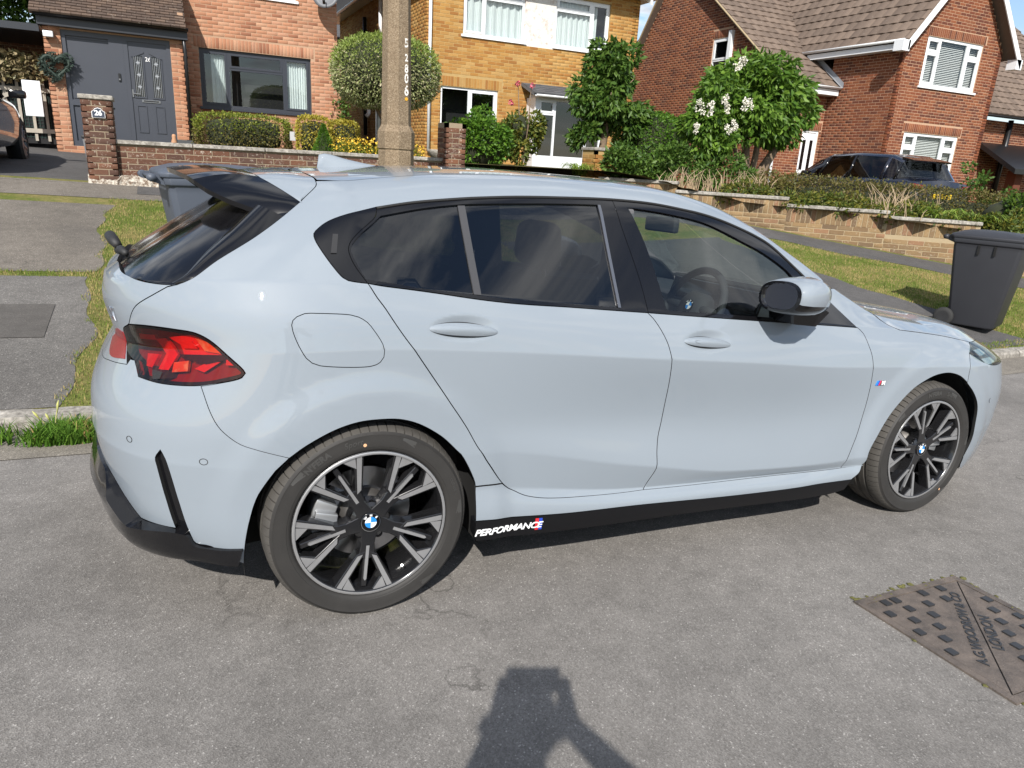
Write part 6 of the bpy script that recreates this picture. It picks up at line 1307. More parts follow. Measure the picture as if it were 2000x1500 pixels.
# shaded garage wall on the far left
h6 = root(empty('garage', label='shaded brown brick garage with dark open doorway at the left edge', cat='garage'))
brick_wall(h6, 'front_wall', (-9.0, 16.5, 1.2), (1, 0), Y_, 6.7, 2.1, 'b4', 'm4', [(2.0, 6.2, 0, 1.6)], indiv=0)
B().box(-7.0, -2.8, 16.7, 17.2, 1.1, 3.3).mesh('doorway_shade', M['room'], h6); B().box(-9.1, -2.42, 13.9, 20, 3.28, 3.40).mesh('flat_roof', M['fascia'], h6)  # near-black block stands in for the shade inside the open doorway
# ================================================================= garden walls
gw1 = root(empty('garden_wall', label='low weathered brick wall with lichen, concrete coping and tall end pillar', cat='wall'))
zb = .72
brick_wall(gw1, 'wall_face', (-1.05, 7.92, zb), (1, 0), Y_, 4.45, .69, 'b4', 'm4', indiv=300, thick=.20)
for i in range(5): bevel_obj(bar(gw1, 'coping_stone', wallmap((-1.06, 7.92, zb), (1, 0), Y_), .91*i, .91*i+.898, -.24, .04, .692, .742, 'kerb'), .006, 1, False)
def pillar(par, x, y, w, z0, h, bm_, mm_, cap=True, capm='kerb', name='pillar'):
    for k, (o, d, n) in enumerate((((x, y, z0), (1, 0), (0, -1)), ((x, y+w, z0), (0, -1), (-1, 0)), ((x+w, y, z0), (0, 1), (1, 0)))):
        brick_wall(par, name+'_face', o, d, n, w, h, bm_, mm_, indiv=60 if k == 0 else 20, thick=.06)
    if cap: bevel_obj(B().box(x-.025, x+w+.025, y-.025, y+w+.025, z0+h, z0+h+.055).mesh(name+'_cap', M[capm], par), .008, 1, False)
pillar(gw1, -1.385, 7.84, .33, .72, 1.20, 'b4', 'm4'); pillar(gw1, 3.33, 7.80, .33, .78, 1.19, 'b4', 'm4', cap=False)
q = NT('plinth_rubble'); p = q.wpos(); M['rubble'] = q.done(q.bsdf(q.mix(q.ramp(q.noise(22, 6, .8, vec=p), [(.42, 0), (.58, 1)]), (.13,.085,.055), (.50,.46,.39)), .95, normal=q.bump(q.noise(30, 5, vec=p), .9, .03)))
V = []
for i in range(90):
    x = -1.40+4.8*i/89
    for dy, dz in ((-.10, .86), (-.075+random.uniform(-.02, .02), .95+random.uniform(-.015, .02)), (-.04, 1.01+random.uniform(-.02, .03)), (.0, 1.03)): V.append((x, 7.90+dy, dz))
mk('wall_footing', V, [(i*4+k, (i+1)*4+k, (i+1)*4+k+1, i*4+k+1) for i in range(89) for k in range(3)], M['rubble'], gw1)
pq = tag(empty('number_plaque', (-1.205, 7.815, 1.76), label='small dark arched plaque with white number 26 on the brick pillar', cat='plaque'))
ar = [(-.11,-.08),(.11,-.08),(.11,.03),(.075,.05),(.05,.085),(0,.10),(-.05,.085),(-.075,.05),(-.11,.03)]
B().prism(ar, 1, -.012, .0).mesh('plaque_rim', M['white_print'], pq); B().prism([(a*.92, b*.90) for a, b in ar], 1, -.016, -.011).mesh('plaque_face', pm('slate_blue', (.03,.04,.065), .5), pq)
pq.scale = (.66, 1, .66)
text_solid('26', lambda u, v, h: (u, -.0175-h, v+.002), M['white_print'], 'plaque_number', pq, size=.125, h=.001, bold=.004)
gw2 = root(empty('retaining_wall', label='stepped buff brick retaining wall with upright brick course and pale coping, on the right', cat='wall'))
def step_wall(par, a, b, ztop, zbot):
    a, b = Vector((*a, 0)), Vector((*b, 0)); d = (b-a); L = d.length; d.normalize(); n = Vector((d.y, -d.x, 0)); o = (a.x, a.y, zbot); H = ztop-.05-zbot
    brick_wall(par, 'wall_face', o, (d.x, d.y), (n.x, n.y), L, H, 'b5', 'm5', [(0, L, H-.235, H)], [(0, L, H-.232)], indiv=150, thick=.2)
    mpw_ = wallmap(o, (d.x, d.y), (n.x, n.y)); bar(par, 'wall_core', mpw_, 0, L, -.2, -.001, H-.235, H, 'm5')
    bevel_obj(bar(par, 'coping_stone', mpw_, -.01, L+.01, -.22, .035, H, H+.05, 'kerb'), .006, 1, False)
segs = [((6.3, 8.15), (7.25, 7.20), 1.30), ((7.25, 7.20), (8.50, 5.92), 1.165), ((8.50, 5.92), (9.52, 4.85), 1.06), ((9.52, 4.85), (10.42, 3.97), .985), ((10.42, 3.97), (11.6, 2.95), .86)]
for a, b, zt in segs: step_wall(gw2, a, b, zt, min(z_verge(*a), z_verge(*b))-.12)
p2_ = root(empty('gate_pillar', label='buff brick gate pillar with flat concrete cap in the middle garden', cat='pillar'))
pillar(p2_, 6.55, 8.75, .46, 1.0, .74, 'b2', 'm2', name='pillar')
# ================================================================= planting
def leaf_mat(name, cols, trans=.35, rough=.5, big=None):
    q = NT(name); r = q.n('NewGeometry').outputs['Random Per Island']; c = q.ramp(r, [(i/max(1, len(cols)-1), c) for i, c in enumerate(cols)])
    if big: c = q.mix(q.ramp(q.noise(big[0], 4, vec=q.wpos()), [(.42, 0), (.6, 1)]), c, big[1])
    b = q.bsdf(c, rough, spec=.35); t = q.n('BsdfTranslucent'); q.l(q.mix(.5, c, (.5,.6,.1), 'MULTIPLY') if False else c, t.inputs[0]); m = q.n('MixShader'); m.inputs[0].default_value = trans; q.l(b, m.inputs[1]); q.l(t.outputs[0], m.inputs[2]); return q.done(m.outputs[0])
def leaves(name, P, N, ln, wd, m, parent, droop=.3, jit=.8, kind='stuff'):
    P = np.asarray(P, float); N = np.asarray(N, float); n = len(P)
    D = N+RNG.normal(0, jit, (n, 3)); D[:, 2] -= droop; D /= np.linalg.norm(D, axis=1, keepdims=True)
    S_ = np.cross(D, RNG.normal(0, 1, (n, 3))); S_ /= np.maximum(np.linalg.norm(S_, axis=1, keepdims=True), 1e-9); Up = np.cross(S_, D)
    l = (ln*RNG.uniform(.6, 1.3, n))[:, None]; w = (wd*RNG.uniform(.6, 1.3, n))[:, None]
    V = np.empty((n, 4, 3)); V[:, 0] = P; V[:, 1] = P+D*l*.45+S_*w+Up*w*.25; V[:, 2] = P+D*l-Up*l*.10; V[:, 3] = P+D*l*.45-S_*w+Up*w*.25
    i = np.arange(n)*4; F = np.concatenate([np.stack([i, i+1, i+2], 1), np.stack([i, i+2, i+3], 1)])
    return fastmesh(name, V.reshape(-1, 3), F, m, parent, kind=kind)
def blob_pts(c, r, n, lumps=14, amp=.25, inner=.55, flat=0):
    """points through an uneven ellipsoidal crown, gathered into clumps"""
    d = RNG.normal(0, 1, (lumps, 3)); d /= np.linalg.norm(d, axis=1, keepdims=True); ks = RNG.uniform(.28, .5, lumps); rad = RNG.uniform(.45, .85, lumps)
    w = RNG.integers(0, lumps, n); u = RNG.normal(0, 1, (n, 3)); u /= np.linalg.norm(u, axis=1, keepdims=True)
    q = d[w]*rad[w][:, None]+u*(ks[w]*RNG.uniform(inner, 1, n)**.5)[:, None]
    nn = u*.6+q; nn /= np.maximum(np.linalg.norm(nn, axis=1, keepdims=True), 1e-9)
    return np.array(c)+q*np.array(r), nn
def shell_pts(c, r, n, amp=.06, flat=.0, power=2):
    u = RNG.normal(0, 1, (n, 3)); u /= np.linalg.norm(u, axis=1, keepdims=True)
    if power != 2: k = (np.abs(u)**power).sum(1)**(1/power); q = u/k[:, None]
    else: q = u
    return np.array(c)+q*np.array(r)*(1+RNG.normal(0, amp, n))[:, None], u
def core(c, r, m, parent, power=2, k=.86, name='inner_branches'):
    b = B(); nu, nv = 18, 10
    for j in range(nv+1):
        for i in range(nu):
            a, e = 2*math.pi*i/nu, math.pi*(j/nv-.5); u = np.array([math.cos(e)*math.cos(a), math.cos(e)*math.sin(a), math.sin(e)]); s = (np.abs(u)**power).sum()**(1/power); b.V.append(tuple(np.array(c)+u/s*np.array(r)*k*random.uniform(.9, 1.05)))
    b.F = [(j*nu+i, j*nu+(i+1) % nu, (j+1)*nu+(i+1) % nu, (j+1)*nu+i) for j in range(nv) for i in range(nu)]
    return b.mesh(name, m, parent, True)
M['bark'] = pm('bark', (.16,.115,.075), .9, var=.4, vs=20, bump=.8, bs=50); M['twig'] = pm('dead_twig', (.40,.30,.19), .85, var=.25, vs=20)
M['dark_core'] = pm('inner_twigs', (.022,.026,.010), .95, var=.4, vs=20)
M['l_box'] = leaf_mat('hedge_leaf', [(.10,.145,.020),(.17,.215,.030),(.30,.30,.045)]); M['l_box2'] = leaf_mat('hedge_leaf_brown', [(.075,.085,.020),(.14,.13,.030),(.17,.125,.05)])
M['l_gold'] = leaf_mat('golden_leaf', [(.34,.28,.030),(.45,.36,.045),(.24,.24,.030),(.50,.42,.08)]); M['l_var'] = leaf_mat('variegated_leaf', [(.14,.19,.055),(.32,.34,.155),(.22,.26,.085),(.46,.40,.27)], .25)
M['l_bright'] = leaf_mat('bright_leaf', [(.045,.120,.012),(.090,.195,.020),(.15,.28,.03)]); M['l_lilac'] = leaf_mat('lilac_leaf', [(.050,.115,.014),(.095,.185,.022),(.16,.27,.035)]); M['l_mid'] = leaf_mat('tree_leaf', [(.035,.085,.014),(.075,.145,.022),(.12,.20,.035)])
M['l_rose'] = leaf_mat('rose_leaf', [(.06,.10,.018),(.11,.14,.025),(.22,.20,.03)]); M['l_dark'] = leaf_mat('dark_leaf', [(.03,.07,.010),(.07,.13,.018),(.11,.17,.02)]); M['l_cone'] = leaf_mat('conifer_leaf', [(.055,.14,.012),(.11,.22,.02)])
M['petal'] = pm('white_petal', (.70,.67,.58), .7); M['petal_y'] = pm('yellow_petal', (.62,.40,.03), .6); M['petal_p'] = pm('pink_petal', (.60,.12,.16), .6); M['l_strap'] = leaf_mat('strap_leaf', [(.14,.24,.03),(.24,.34,.05),(.30,.36,.08)], .4)
def plant(name, loc, label, cat, group=None): o = empty(name, (0, 0, 0), label=label, cat=cat, group=group); return o
def box_hedge(x0, x1, y0, y1, z0, z1, n, m, label, sz=.045, topm=None, power=5):
    o = plant('hedge', 0, label, 'hedge'); c = ((x0+x1)/2, (y0+y1)/2, (z0+z1)/2); r = ((x1-x0)/2, (y1-y0)/2, (z1-z0)/2)
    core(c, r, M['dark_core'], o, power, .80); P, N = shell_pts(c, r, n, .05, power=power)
    if topm:
        k = P[:, 2] < c[2]+r[2]*.15+RNG.normal(0, r[2]*.2, len(P)); leaves('foliage', P[k], N[k], sz, sz*.3, M[topm], o); P, N = P[~k], N[~k]
    leaves('foliage', P, N, sz, sz*.32, M[m], o); return o
box_hedge(.08, 1.70, 11.9, 12.7, 1.35, 2.02, 7000, 'l_box', 'clipped hedge with yellow green top and brown side below the grey window', topm='l_box2')
box_hedge(1.73, 2.30, 11.0, 11.5, 1.35, 2.04, 2600, 'l_gold', 'golden shrub clipped square, left one of a pair by the orange house'); box_hedge(2.33, 2.80, 10.95, 11.5, 1.35, 2.0, 2400, 'l_gold', 'golden shrub clipped square, right one of a pair by the orange house')
co = plant('dwarf_conifer', 0, 'small bright green cone shaped conifer behind the low wall', 'conifer')
P = []; N = []
for i in range(2600):
    h = random.random()**1.4; a = random.random()*6.283; r = .20*(1-h)*random.uniform(.75, 1.03); P.append((1.82+r*math.cos(a), 9.3+r*math.sin(a), 1.40+.46*h)); N.append((math.cos(a), math.sin(a), .6))
leaves('foliage', P, N, .035, .006, M['l_cone'], co, -.3, .4); B().lathe([(.17, 1.38), (.0, 1.80)], 12, (1.82, 9.3, 0)).mesh('inner_branches', M['dark_core'], co)
yl = plant('flower_bed', 0, 'clump of low yellow flowering plants behind the wall coping', 'flowers')
for k, (cx, cy) in enumerate(((2.02, 8.7), (2.25, 8.8), (2.50, 8.8), (2.75, 8.7), (3.05, 8.6))):
    P, N = blob_pts((cx, cy, 1.46), (.20, .18, .17), 500, 8); leaves('foliage', P, N, .045, .012, M['l_box'], yl); P, N = shell_pts((cx, cy, 1.50), (.21, .2, .17), 260, .1); leaves('flowers', P, N, .03, .014, M['petal_y'], yl)
# round variegated standard behind the lamp post
vb = plant('clipped_ball_tree', 0, 'ball shaped variegated bush on a stem behind the concrete lamp post', 'tree')
B().tube([(2.75, 9.35, 1.35), (2.78, 9.35, 1.8), (2.84, 9.35, 2.5)], [.05, .045, .04], 8).mesh('trunk', M['bark'], vb, True); B().tube([(2.8, 9.35, 2.0), (3.0, 9.3, 2.25)], [.03, .02], 6).tube([(2.8, 9.35, 2.0), (2.6, 9.3, 2.3)], [.03, .02], 6).mesh('branches', M['bark'], vb, True, kind='stuff')
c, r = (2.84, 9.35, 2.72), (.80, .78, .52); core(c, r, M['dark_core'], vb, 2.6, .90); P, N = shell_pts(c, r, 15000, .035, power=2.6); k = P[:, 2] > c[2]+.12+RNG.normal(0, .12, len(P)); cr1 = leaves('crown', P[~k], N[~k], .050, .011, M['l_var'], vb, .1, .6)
M['l_var2'] = leaf_mat('variegated_leaf_green', [(.13,.20,.03),(.24,.31,.06),(.30,.34,.12)], .3); leaves('crown', P[k], N[k], .050, .011, M['l_var2'], vb, .1, .6)
def bush(name, c, r, n, m, label, ln, wd, lumps=16, cat='bush', kcore=.72, flowers=None, trunk=None):
    o = plant(name, 0, label, cat); core(c, r, M['dark_core'], o, 2.2, kcore); P, N = blob_pts(c, r, n, lumps); leaves('foliage', P, N, ln, wd, M[m], o)
    if flowers: P, N = shell_pts(c, r, flowers[1], .08); leaves('flowers', P, N, flowers[2], flowers[2]*.5, M[flowers[0]], o)
    return o
bush('evergreen_bush', (4.45, 9.25, 1.75), (.60, .5, .62), 7500, 'l_bright', 'glossy bright green rounded bush beside the brick wall pillar', .075, .022)
rs_ = bush('rose_bush', (5.52, 9.85, 2.05), (.42, .4, .72), 3200, 'l_rose', 'tall straggly rose bush with yellowing leaves in front of the buff house', .085, .026, 12, kcore=.35)
for fx, fz in ((5.42, 2.83), (5.72, 2.82), (5.30, 2.5)): P, N = shell_pts((fx, 9.8, fz), (.03, .03, .03), 30, .1); leaves('rose_flower', P, N, .04, .02, M['petal_p'], rs_, kind=None)
B().tube([(5.5, 9.85, 1.3), (5.55, 9.85, 1.9), (5.45, 9.85, 2.8)], [.02, .015, .006], 6).tube([(5.6, 9.85, 1.3), (5.7, 9.85, 2.1), (5.72, 9.85, 2.8)], [.02, .014, .006], 6).mesh('stems', M['bark'], rs_, True, kind='stuff')
# leafy tree against the buff house
t1 = plant('garden_tree', 0, 'upright tree with large drooping green leaves in front of the buff house', 'tree')
B().tube([(7.62, 10.25, 1.3), (7.60, 10.25, 1.75), (7.66, 10.25, 2.3), (7.72, 10.25, 3.1)], [.10, .085, .06, .025], 9).mesh('trunk', M['bark'], t1, True)
lim = B()
for a, h, l in ((.3, 2.0, .6), (2.6, 2.1, .6), (4.2, 2.3, .5), (1.5, 2.5, .5), (5.5, 2.6, .45), (3.3, 2.8, .4)): lim.tube([(7.63, 10.25, h), (7.65+l*.5*math.cos(a), 10.25+l*.5*math.sin(a), h+.25), (7.68+l*math.cos(a), 10.25+l*math.sin(a), h+.55)], [.035, .022, .008], 6)
lim.mesh('limbs', M['bark'], t1, True, kind='stuff')
Pa, Na = blob_pts((7.75, 10.25, 2.78), (.78, .65, .62), 4200, 20); Pb, Nb = blob_pts((7.70, 10.25, 3.34), (.55, .5, .52), 2300, 14); Pc, Nc = blob_pts((8.2, 10.2, 2.35), (.38, .4, .40), 900, 6); Pd, Nd = blob_pts((7.15, 10.2, 2.0), (.30, .3, .32), 420, 4)
leaves('crown', np.vstack([Pa, Pb, Pc, Pd]), np.vstack([Na, Nb, Nc, Nd]), .145, .036, M['l_mid'], t1, .9, .7)
# clipped oval bush in front of the red gable
ov = plant('clipped_bush', 0, 'clipped oval bright green bush in front of the red brick gable', 'bush')
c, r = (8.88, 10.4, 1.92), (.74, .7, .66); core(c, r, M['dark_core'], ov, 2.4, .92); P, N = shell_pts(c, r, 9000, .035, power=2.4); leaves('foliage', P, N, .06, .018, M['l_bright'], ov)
# white lilac
ll = plant('lilac_tree', 0, 'white flowering lilac with leaning twisted trunks behind the buff wall', 'tree')
bz = 1.15
for nm, pts, rr in (('trunk', [(9.62, 8.0, bz), (9.85, 8.05, 1.55), (10.2, 8.15, 1.95), (10.35, 8.2, 2.6)], [.12, .10, .075, .03]), ('trunk', [(9.50, 8.0, bz), (9.45, 8.05, 1.6), (9.40, 8.1, 2.2), (9.3, 8.1, 2.8)], [.10, .08, .06, .025]), ('trunk', [(9.40, 7.95, bz), (9.25, 8.0, 1.6), (9.0, 8.0, 2.1)], [.07, .055, .03]), ('trunk', [(9.58, 8.05, bz), (9.7, 8.1, 1.8), (9.78, 8.15, 2.6)], [.07, .06, .03])): B().tube(pts, rr, 9).mesh(nm, M['bark'], ll, True)
parts = [((9.35, 8.2, 2.78), (1.25, .95, .66), 6800, 30), ((9.55, 8.2, 3.15), (.95, .75, .42), 2800, 16), ((8.42, 8.0, 2.35), (.55, .5, .50), 1900, 10), ((10.45, 8.2, 2.55), (.72, .6, .60), 2400, 14), ((8.45, 7.9, 1.95), (.35, .4, .35), 500, 5)]
PP, NN = zip(*[blob_pts(c_, r_, n_, l_) for c_, r_, n_, l_ in parts]); leaves('crown', np.vstack(PP), np.vstack(NN), .150, .034, M['l_lilac'], ll, .85, .7)
for fx, fy, fz in ((7.72, 7.40, 2.53), (7.88, 7.38, 2.50), (8.13, 7.32, 2.64), (8.20, 7.30, 2.52), (8.56, 7.30, 2.62), (8.66, 7.30, 2.60), (7.70, 7.45, 2.16), (8.32, 7.35, 2.20), (8.40, 7.35, 2.27), (8.50, 7.40, 3.30), (8.36, 7.40, 3.22)):
    s_ = random.uniform(.6, 1.1); P, N = blob_pts((fx, fy, fz), (.085*s_, .07, .12*s_), 120, 5); leaves('blossom', P, N, .030, .013, M['petal'], ll, 0, .8)
P, N = blob_pts((8.6, 7.9, 1.45), (.5, .5, .35), 600, 8); leaves('suckers', P, N, .11, .026, M['l_mid'], ll)
# ground planting behind the retaining wall
def mass(name, label, cat, pts, m, ln, wd, parts=None): 
    o = plant(name, 0, label, cat)
    PP, NN = zip(*[blob_pts(*p_) for p_ in pts]); leaves('foliage', np.vstack(PP), np.vstack(NN), ln, wd, m, o, .2, .8); return o
bx_ = plant('low_hedge', 0, 'low clipped dark green hedge in front of the parked dark car', 'hedge')
V = []; PP = []; NN = []
for i in range(60):
    u = i/59; x = 9.0+3.7*u; y = 7.05-2.15*u; zt = 1.50-.16*u; P, N = shell_pts((x, y, zt-.38), (.24, .30, .40+.02*math.sin(i)), 330, .08, power=3); PP.append(P); NN.append(N)
leaves('foliage', np.vstack(PP), np.vstack(NN), .045, .013, M['l_box2'], bx_)
b = B()
for i in range(25):
    u = i/24; x = 9.0+3.7*u; y = 7.05-2.15*u; zt = 1.42-.16*u
    for a, z in ((-.15, zt-.55), (-.15, zt-.10), (.0, zt-.06), (.15, zt-.10), (.15, zt-.55)): b.V.append((x+a*.35, y+a, z))
b.F = [(i*5+k, i*5+k+1, (i+1)*5+k+1, (i+1)*5+k) for i in range(24) for k in range(4)]; b.mesh('inner_branches', M['dark_core'], bx_)
mass('border_shrub', 'leafy green shrubs filling the border at the foot of the leafy tree', 'shrubs', [((6.9, 8.4, 1.5), (.5, .4, .35), 1500, 10), ((7.7, 8.2, 1.55), (.6, .5, .38), 1800, 10), ((8.5, 7.6, 1.42), (.7, .5, .35), 1800, 10)], M['l_mid'], .085, .022)
PP, NN = zip(*[blob_pts((8.0+3.0*i/15, 6.75-2.95*i/15, 1.10-.20*i/15), (.30, .32, .24), 620, 7) for i in range(16)])
gc = plant('ground_cover', 0, 'straggly mixed weeds filling the bed directly behind the coping', 'weeds'); leaves('foliage', np.vstack(PP), np.vstack(NN), .075, .016, M['l_rose'], gc, .1, .9)
mass('border_shrub', 'mixed green ground cover along the top of the stepped wall', 'shrubs', [((9.0, 6.7, 1.22), (.7, .5, .22), 1500, 12), ((9.7, 5.9, 1.08), (.6, .5, .22), 1400, 12), ((10.2, 5.2, .98), (.5, .5, .20), 1100, 10)], M['l_box2'], .06, .016)
tw = plant('dead_stalks', 0, 'tangle of dry bleached twigs above the coping of the retaining wall', 'twigs')
b = B()
for i in range(230):
    u = random.random(); g = random.random()
    if g < .55: cx, cy, z0 = 7.1+1.5*u, 7.6-1.2*u, 1.22
    else: cx, cy, z0 = 9.75+random.gauss(.25, .30), 5.2+random.gauss(-.1, .25), 1.0
    h = random.uniform(.06, .42)*(1.15 if g >= .55 else .8); a = random.uniform(0, 6.28); l = random.uniform(.1, 1.1)*h
    b.tube([(cx, cy, z0-.05), (cx+l*.4*math.cos(a), cy+l*.4*math.sin(a), z0+h*.6), (cx+l*math.cos(a), cy+l*math.sin(a), z0+h)], [.006, .005, .002], 4, False)
b.mesh('twigs', M['twig'], tw, kind='stuff')
def straps(name, c, n, ln, m, label, w=.014):
    o = plant(name, 0, label, 'plant'); V, F = [], []
    for i in range(n):
        a = random.uniform(0, 6.283); l = ln*random.uniform(.6, 1.2); k = len(V); bx, by = c[0]+random.gauss(0, .06), c[1]+random.gauss(0, .06); dx, dy = math.cos(a), math.sin(a)
        for j in range(7):
            t = j/6; r = l*t*.75; z = c[2]+l*(1.05*t-.95*t*t*random.uniform(.85, 1.0)); ww = w*(1-t**2)*(.6+.8*t) if j < 6 else .001
            V += [(bx+dx*r-dy*ww, by+dy*r+dx*ww, z), (bx+dx*r+dy*ww, by+dy*r-dx*ww, z)]
        F += [(k+2*j, k+2*j+1, k+2*j+3, k+2*j+2) for j in range(6)]
    mk('leaf', V, F, M[m], o, True, kind='stuff'); return o
straps('strap_leaf_plant', (10.35, 4.55, .92), 70, .62, 'l_strap', 'arching bright green strap leaved clump nearest the twigs on the wall'); straps('strap_leaf_plant', (10.75, 4.25, .88), 80, .62, 'l_strap', 'arching bright green strap leaved clump spilling over the wall by the bin')
straps('montbretia', (6.25, 8.75, 1.30), 120, .55, 'l_strap', 'sword leaved green clump by the gate pillar below the white porch', .010)
bush('dark_shrub', (11.7, 4.25, 1.02), (.85, .6, .46), 5200, 'l_dark', 'dense dark green shrub behind the wheelie bin on the right', .075, .022)
sp_ = plant('sapling', 0, 'thin sapling standing alone against the red brick bay', 'sapling')
B().tube([(12.1, 5.4, .7), (12.12, 5.4, 1.2), (12.2, 5.4, 1.75)], [.018, .012, .005], 6).mesh('trunk', M['bark'], sp_, True); P, N = blob_pts((12.2, 5.4, 1.62), (.28, .28, .26), 220, 6); leaves('crown', P, N, .08, .022, M['l_mid'], sp_); P, N = blob_pts((12.6, 5.2, 1.28), (.35, .3, .25), 500, 6); leaves('crown', P, N, .07, .02, M['l_mid'], sp_)
# big tree behind the garage, top left
tb = plant('background_tree', 0, 'dense green tree rising behind the garage at the top left', 'tree')
B().tube([(-5.6, 20, 1.2), (-5.6, 20, 4.5), (-5.4, 20, 6.5)], [.25, .2, .08], 10).mesh('trunk', M['bark'], tb, True); PP, NN = zip(*[blob_pts(*a) for a in (((-5.6, 20, 6.2), (2.8, 2.4, 2.0), 8000, 26), ((-4.0, 19.0, 4.7), (1.5, 1.4, 1.3), 6000, 18))]); leaves('crown', np.vstack(PP), np.vstack(NN), .17, .045, M['l_mid'], tb)
# ivy at the corner of the orange house
P = np.stack([RNG.normal(3.42, .10, 500), RNG.uniform(15.2, 15.5, 500), RNG.uniform(1.6, 2.7, 500)], 1); iv = plant('climbing_ivy', 0, 'ivy climbing the corner of the orange brick house', 'ivy'); leaves('foliage', P, np.tile([0, -1, .2], (500, 1)), .08, .03, M['l_mid'], iv)
# gate with mesh and leafy screen beside the left car
gt = root(empty('garden_gate', label='weathered timber gate with green mesh and diagonal brace on the far left', cat='gate'))
M['grey_wood'] = pm('grey_wood', (.34,.31,.26), .85, var=.3, vs=12); M['mesh_green'] = pm('mesh_green', (.01,.035,.028), .6); yg = 14.6
for k in range(9): B().box(-4.3+.215*k, -4.3+.215*k+.05, yg-.02, yg, 1.35, 2.45).mesh('gate_paling', M['grey_wood'], gt)
B().box(-4.35, -2.45, yg-.045, yg-.02, 1.50, 1.58).mesh('gate_rail', M['grey_wood'], gt); B().box(-4.35, -2.45, yg-.045, yg-.02, 2.25, 2.33).mesh('gate_rail', M['grey_wood'], gt)
B().add([(-3.75, yg-.05, 1.95), (-3.75, yg-.05, 1.87), (-2.6, yg-.05, 2.38), (-2.6, yg-.05, 2.46), (-3.75, yg-.03, 1.95), (-3.75, yg-.03, 1.87), (-2.6, yg-.03, 2.38), (-2.6, yg-.03, 2.46)], [(0,1,2,3),(7,6,5,4),(0,4,5,1),(1,5,6,2),(2,6,7,3),(3,7,4,0)]).mesh('gate_brace', M['grey_wood'], gt)
b = B()
for k in range(30): b.box(-4.3+.062*k, -4.292+.062*k, yg+.012, yg+.016, 1.4, 2.45)
for k in range(17): b.box(-4.3, -2.5, yg+.018, yg+.022, 1.42+.062*k, 1.428+.062*k)
b.mesh('gate_mesh', M['mesh_green'], gt, kind='stuff'); B().box(-4.4, -2.45, yg+.03, yg+.05, 1.3, 2.5).mesh('gate_backing', M['room'], gt)
P = np.stack([RNG.uniform(-4.6, -2.5, 1500), RNG.uniform(14.3, 14.6, 1500), RNG.uniform(2.45, 2.92, 1500)], 1); M['l_dry'] = leaf_mat('dry_leaf', [(.25,.20,.10),(.38,.31,.18),(.20,.17,.09),(.12,.13,.05)], .2); sc_ = plant('leaf_screen', 0, 'strip of dry beige leaf screening along the top of the gate', 'screening'); leaves('foliage', P, np.tile([0, -1, 0], (1500, 1)), .12, .035, M['l_dry'], sc_, .2, .8)
wbd = tag(bevel_obj(B().box(-2.85, -2.55, 14.2, 14.22, 1.80, 2.44).mesh('white_board', M['upvc']), .02, 3), 'blank white board leaning beside the brick pier of the porch', 'board')
# ================================================================= street furniture, bins, other cars, photographer
q = NT('aggregate_concrete'); p = q.pos(); v = q.n('TexVoronoi'); v.inputs['Scale'].default_value = 110; q.l(p, v.inputs['Vector']); c = q.ramp(v.outputs['Color'], [(.0, (.13,.095,.062)), (.5, (.22,.165,.110)), (.9, (.31,.245,.17)), (1, (.42,.36,.28))]); c = q.mix(q.ramp(q.noise(3, 5, .7, vec=p), [(.4, 0), (.7, .4)]), c, (.10,.075,.05)); M['lamp_conc'] = q.done(q.bsdf(c, .9, spec=.15, normal=q.bump(v.outputs['Distance'], .6, .006)))
lpx, lpy = 1.93, 5.55; lz = z_any(lpx, lpy)
lp_ = empty('lamp_post', (lpx, lpy, lz), label='octagonal concrete lamp post with painted numbers standing behind the car', cat='lamp post')
def octo(prof, nm, m, par, rot=math.pi/8+.25):
    b = B()
    for r, h in prof: b.V += [(r*math.cos(rot+math.pi*k/4), r*math.sin(rot+math.pi*k/4), h) for k in range(8)]
    for i in range(len(prof)-1):
        for k in range(8): b.F.append((i*8+k, i*8+(k+1) % 8, (i+1)*8+(k+1) % 8, (i+1)*8+k))
    b.F += [tuple(range(8))[::-1], tuple((len(prof)-1)*8+k for k in range(8))]; return b.mesh(nm, M[m], par)
zt = lambda py: (CW.z-lz)+(300-py)*8.2/1387*1.0
octo([(.205, -.1), (.205, zt(294)), (.200, zt(293)), (.200, zt(290)), (.213, zt(289)), (.213, zt(258)), (.172, zt(246)), (.172, zt(244))], 'post_base', 'lamp_conc', lp_)
octo([(.170, zt(250)), (.166, zt(200)), (.110, 5.6), (.085, 6.8)], 'shaft', 'lamp_conc', lp_)
B().tube([(0, 0, 6.7), (0, -.15, 7.0), (0, -.9, 7.2)], [.05, .045, .035], 8).mesh('lamp_arm', M['lamp_conc'], lp_, True); bevel_obj(B().box(-.09, .09, -1.5, -.9, 7.14, 7.26).mesh('lantern', M['satin_metal'], lp_), .03)
q = NT('worn_white_paint'); t_ = q.n('BsdfTransparent'); b_ = q.bsdf((.72,.70,.66), .8); mm = q.n('MixShader'); q.l(q.ramp(q.noise(45, 5, .7), [(.40, 0), (.47, 1)]), mm.inputs[0]); q.l(t_.outputs[0], mm.inputs[1]); q.l(b_, mm.inputs[2]); M['worn_paint'] = q.done(mm.outputs[0])
va = math.atan2(CW.y-lpy, CW.x-lpx)+.16; nv = Vector((math.cos(va), math.sin(va), 0)); sv = Vector((-math.sin(va), math.cos(va), 0))
faces = [math.pi/8+.25+math.pi/8+math.pi*k/4 for k in range(8)]; fa = min(faces, key=lambda a: abs((a-va+math.pi) % (2*math.pi)-math.pi)); nv = Vector((math.cos(fa), math.sin(fa), 0)); sv = Vector((-math.sin(fa), math.cos(fa), 0))
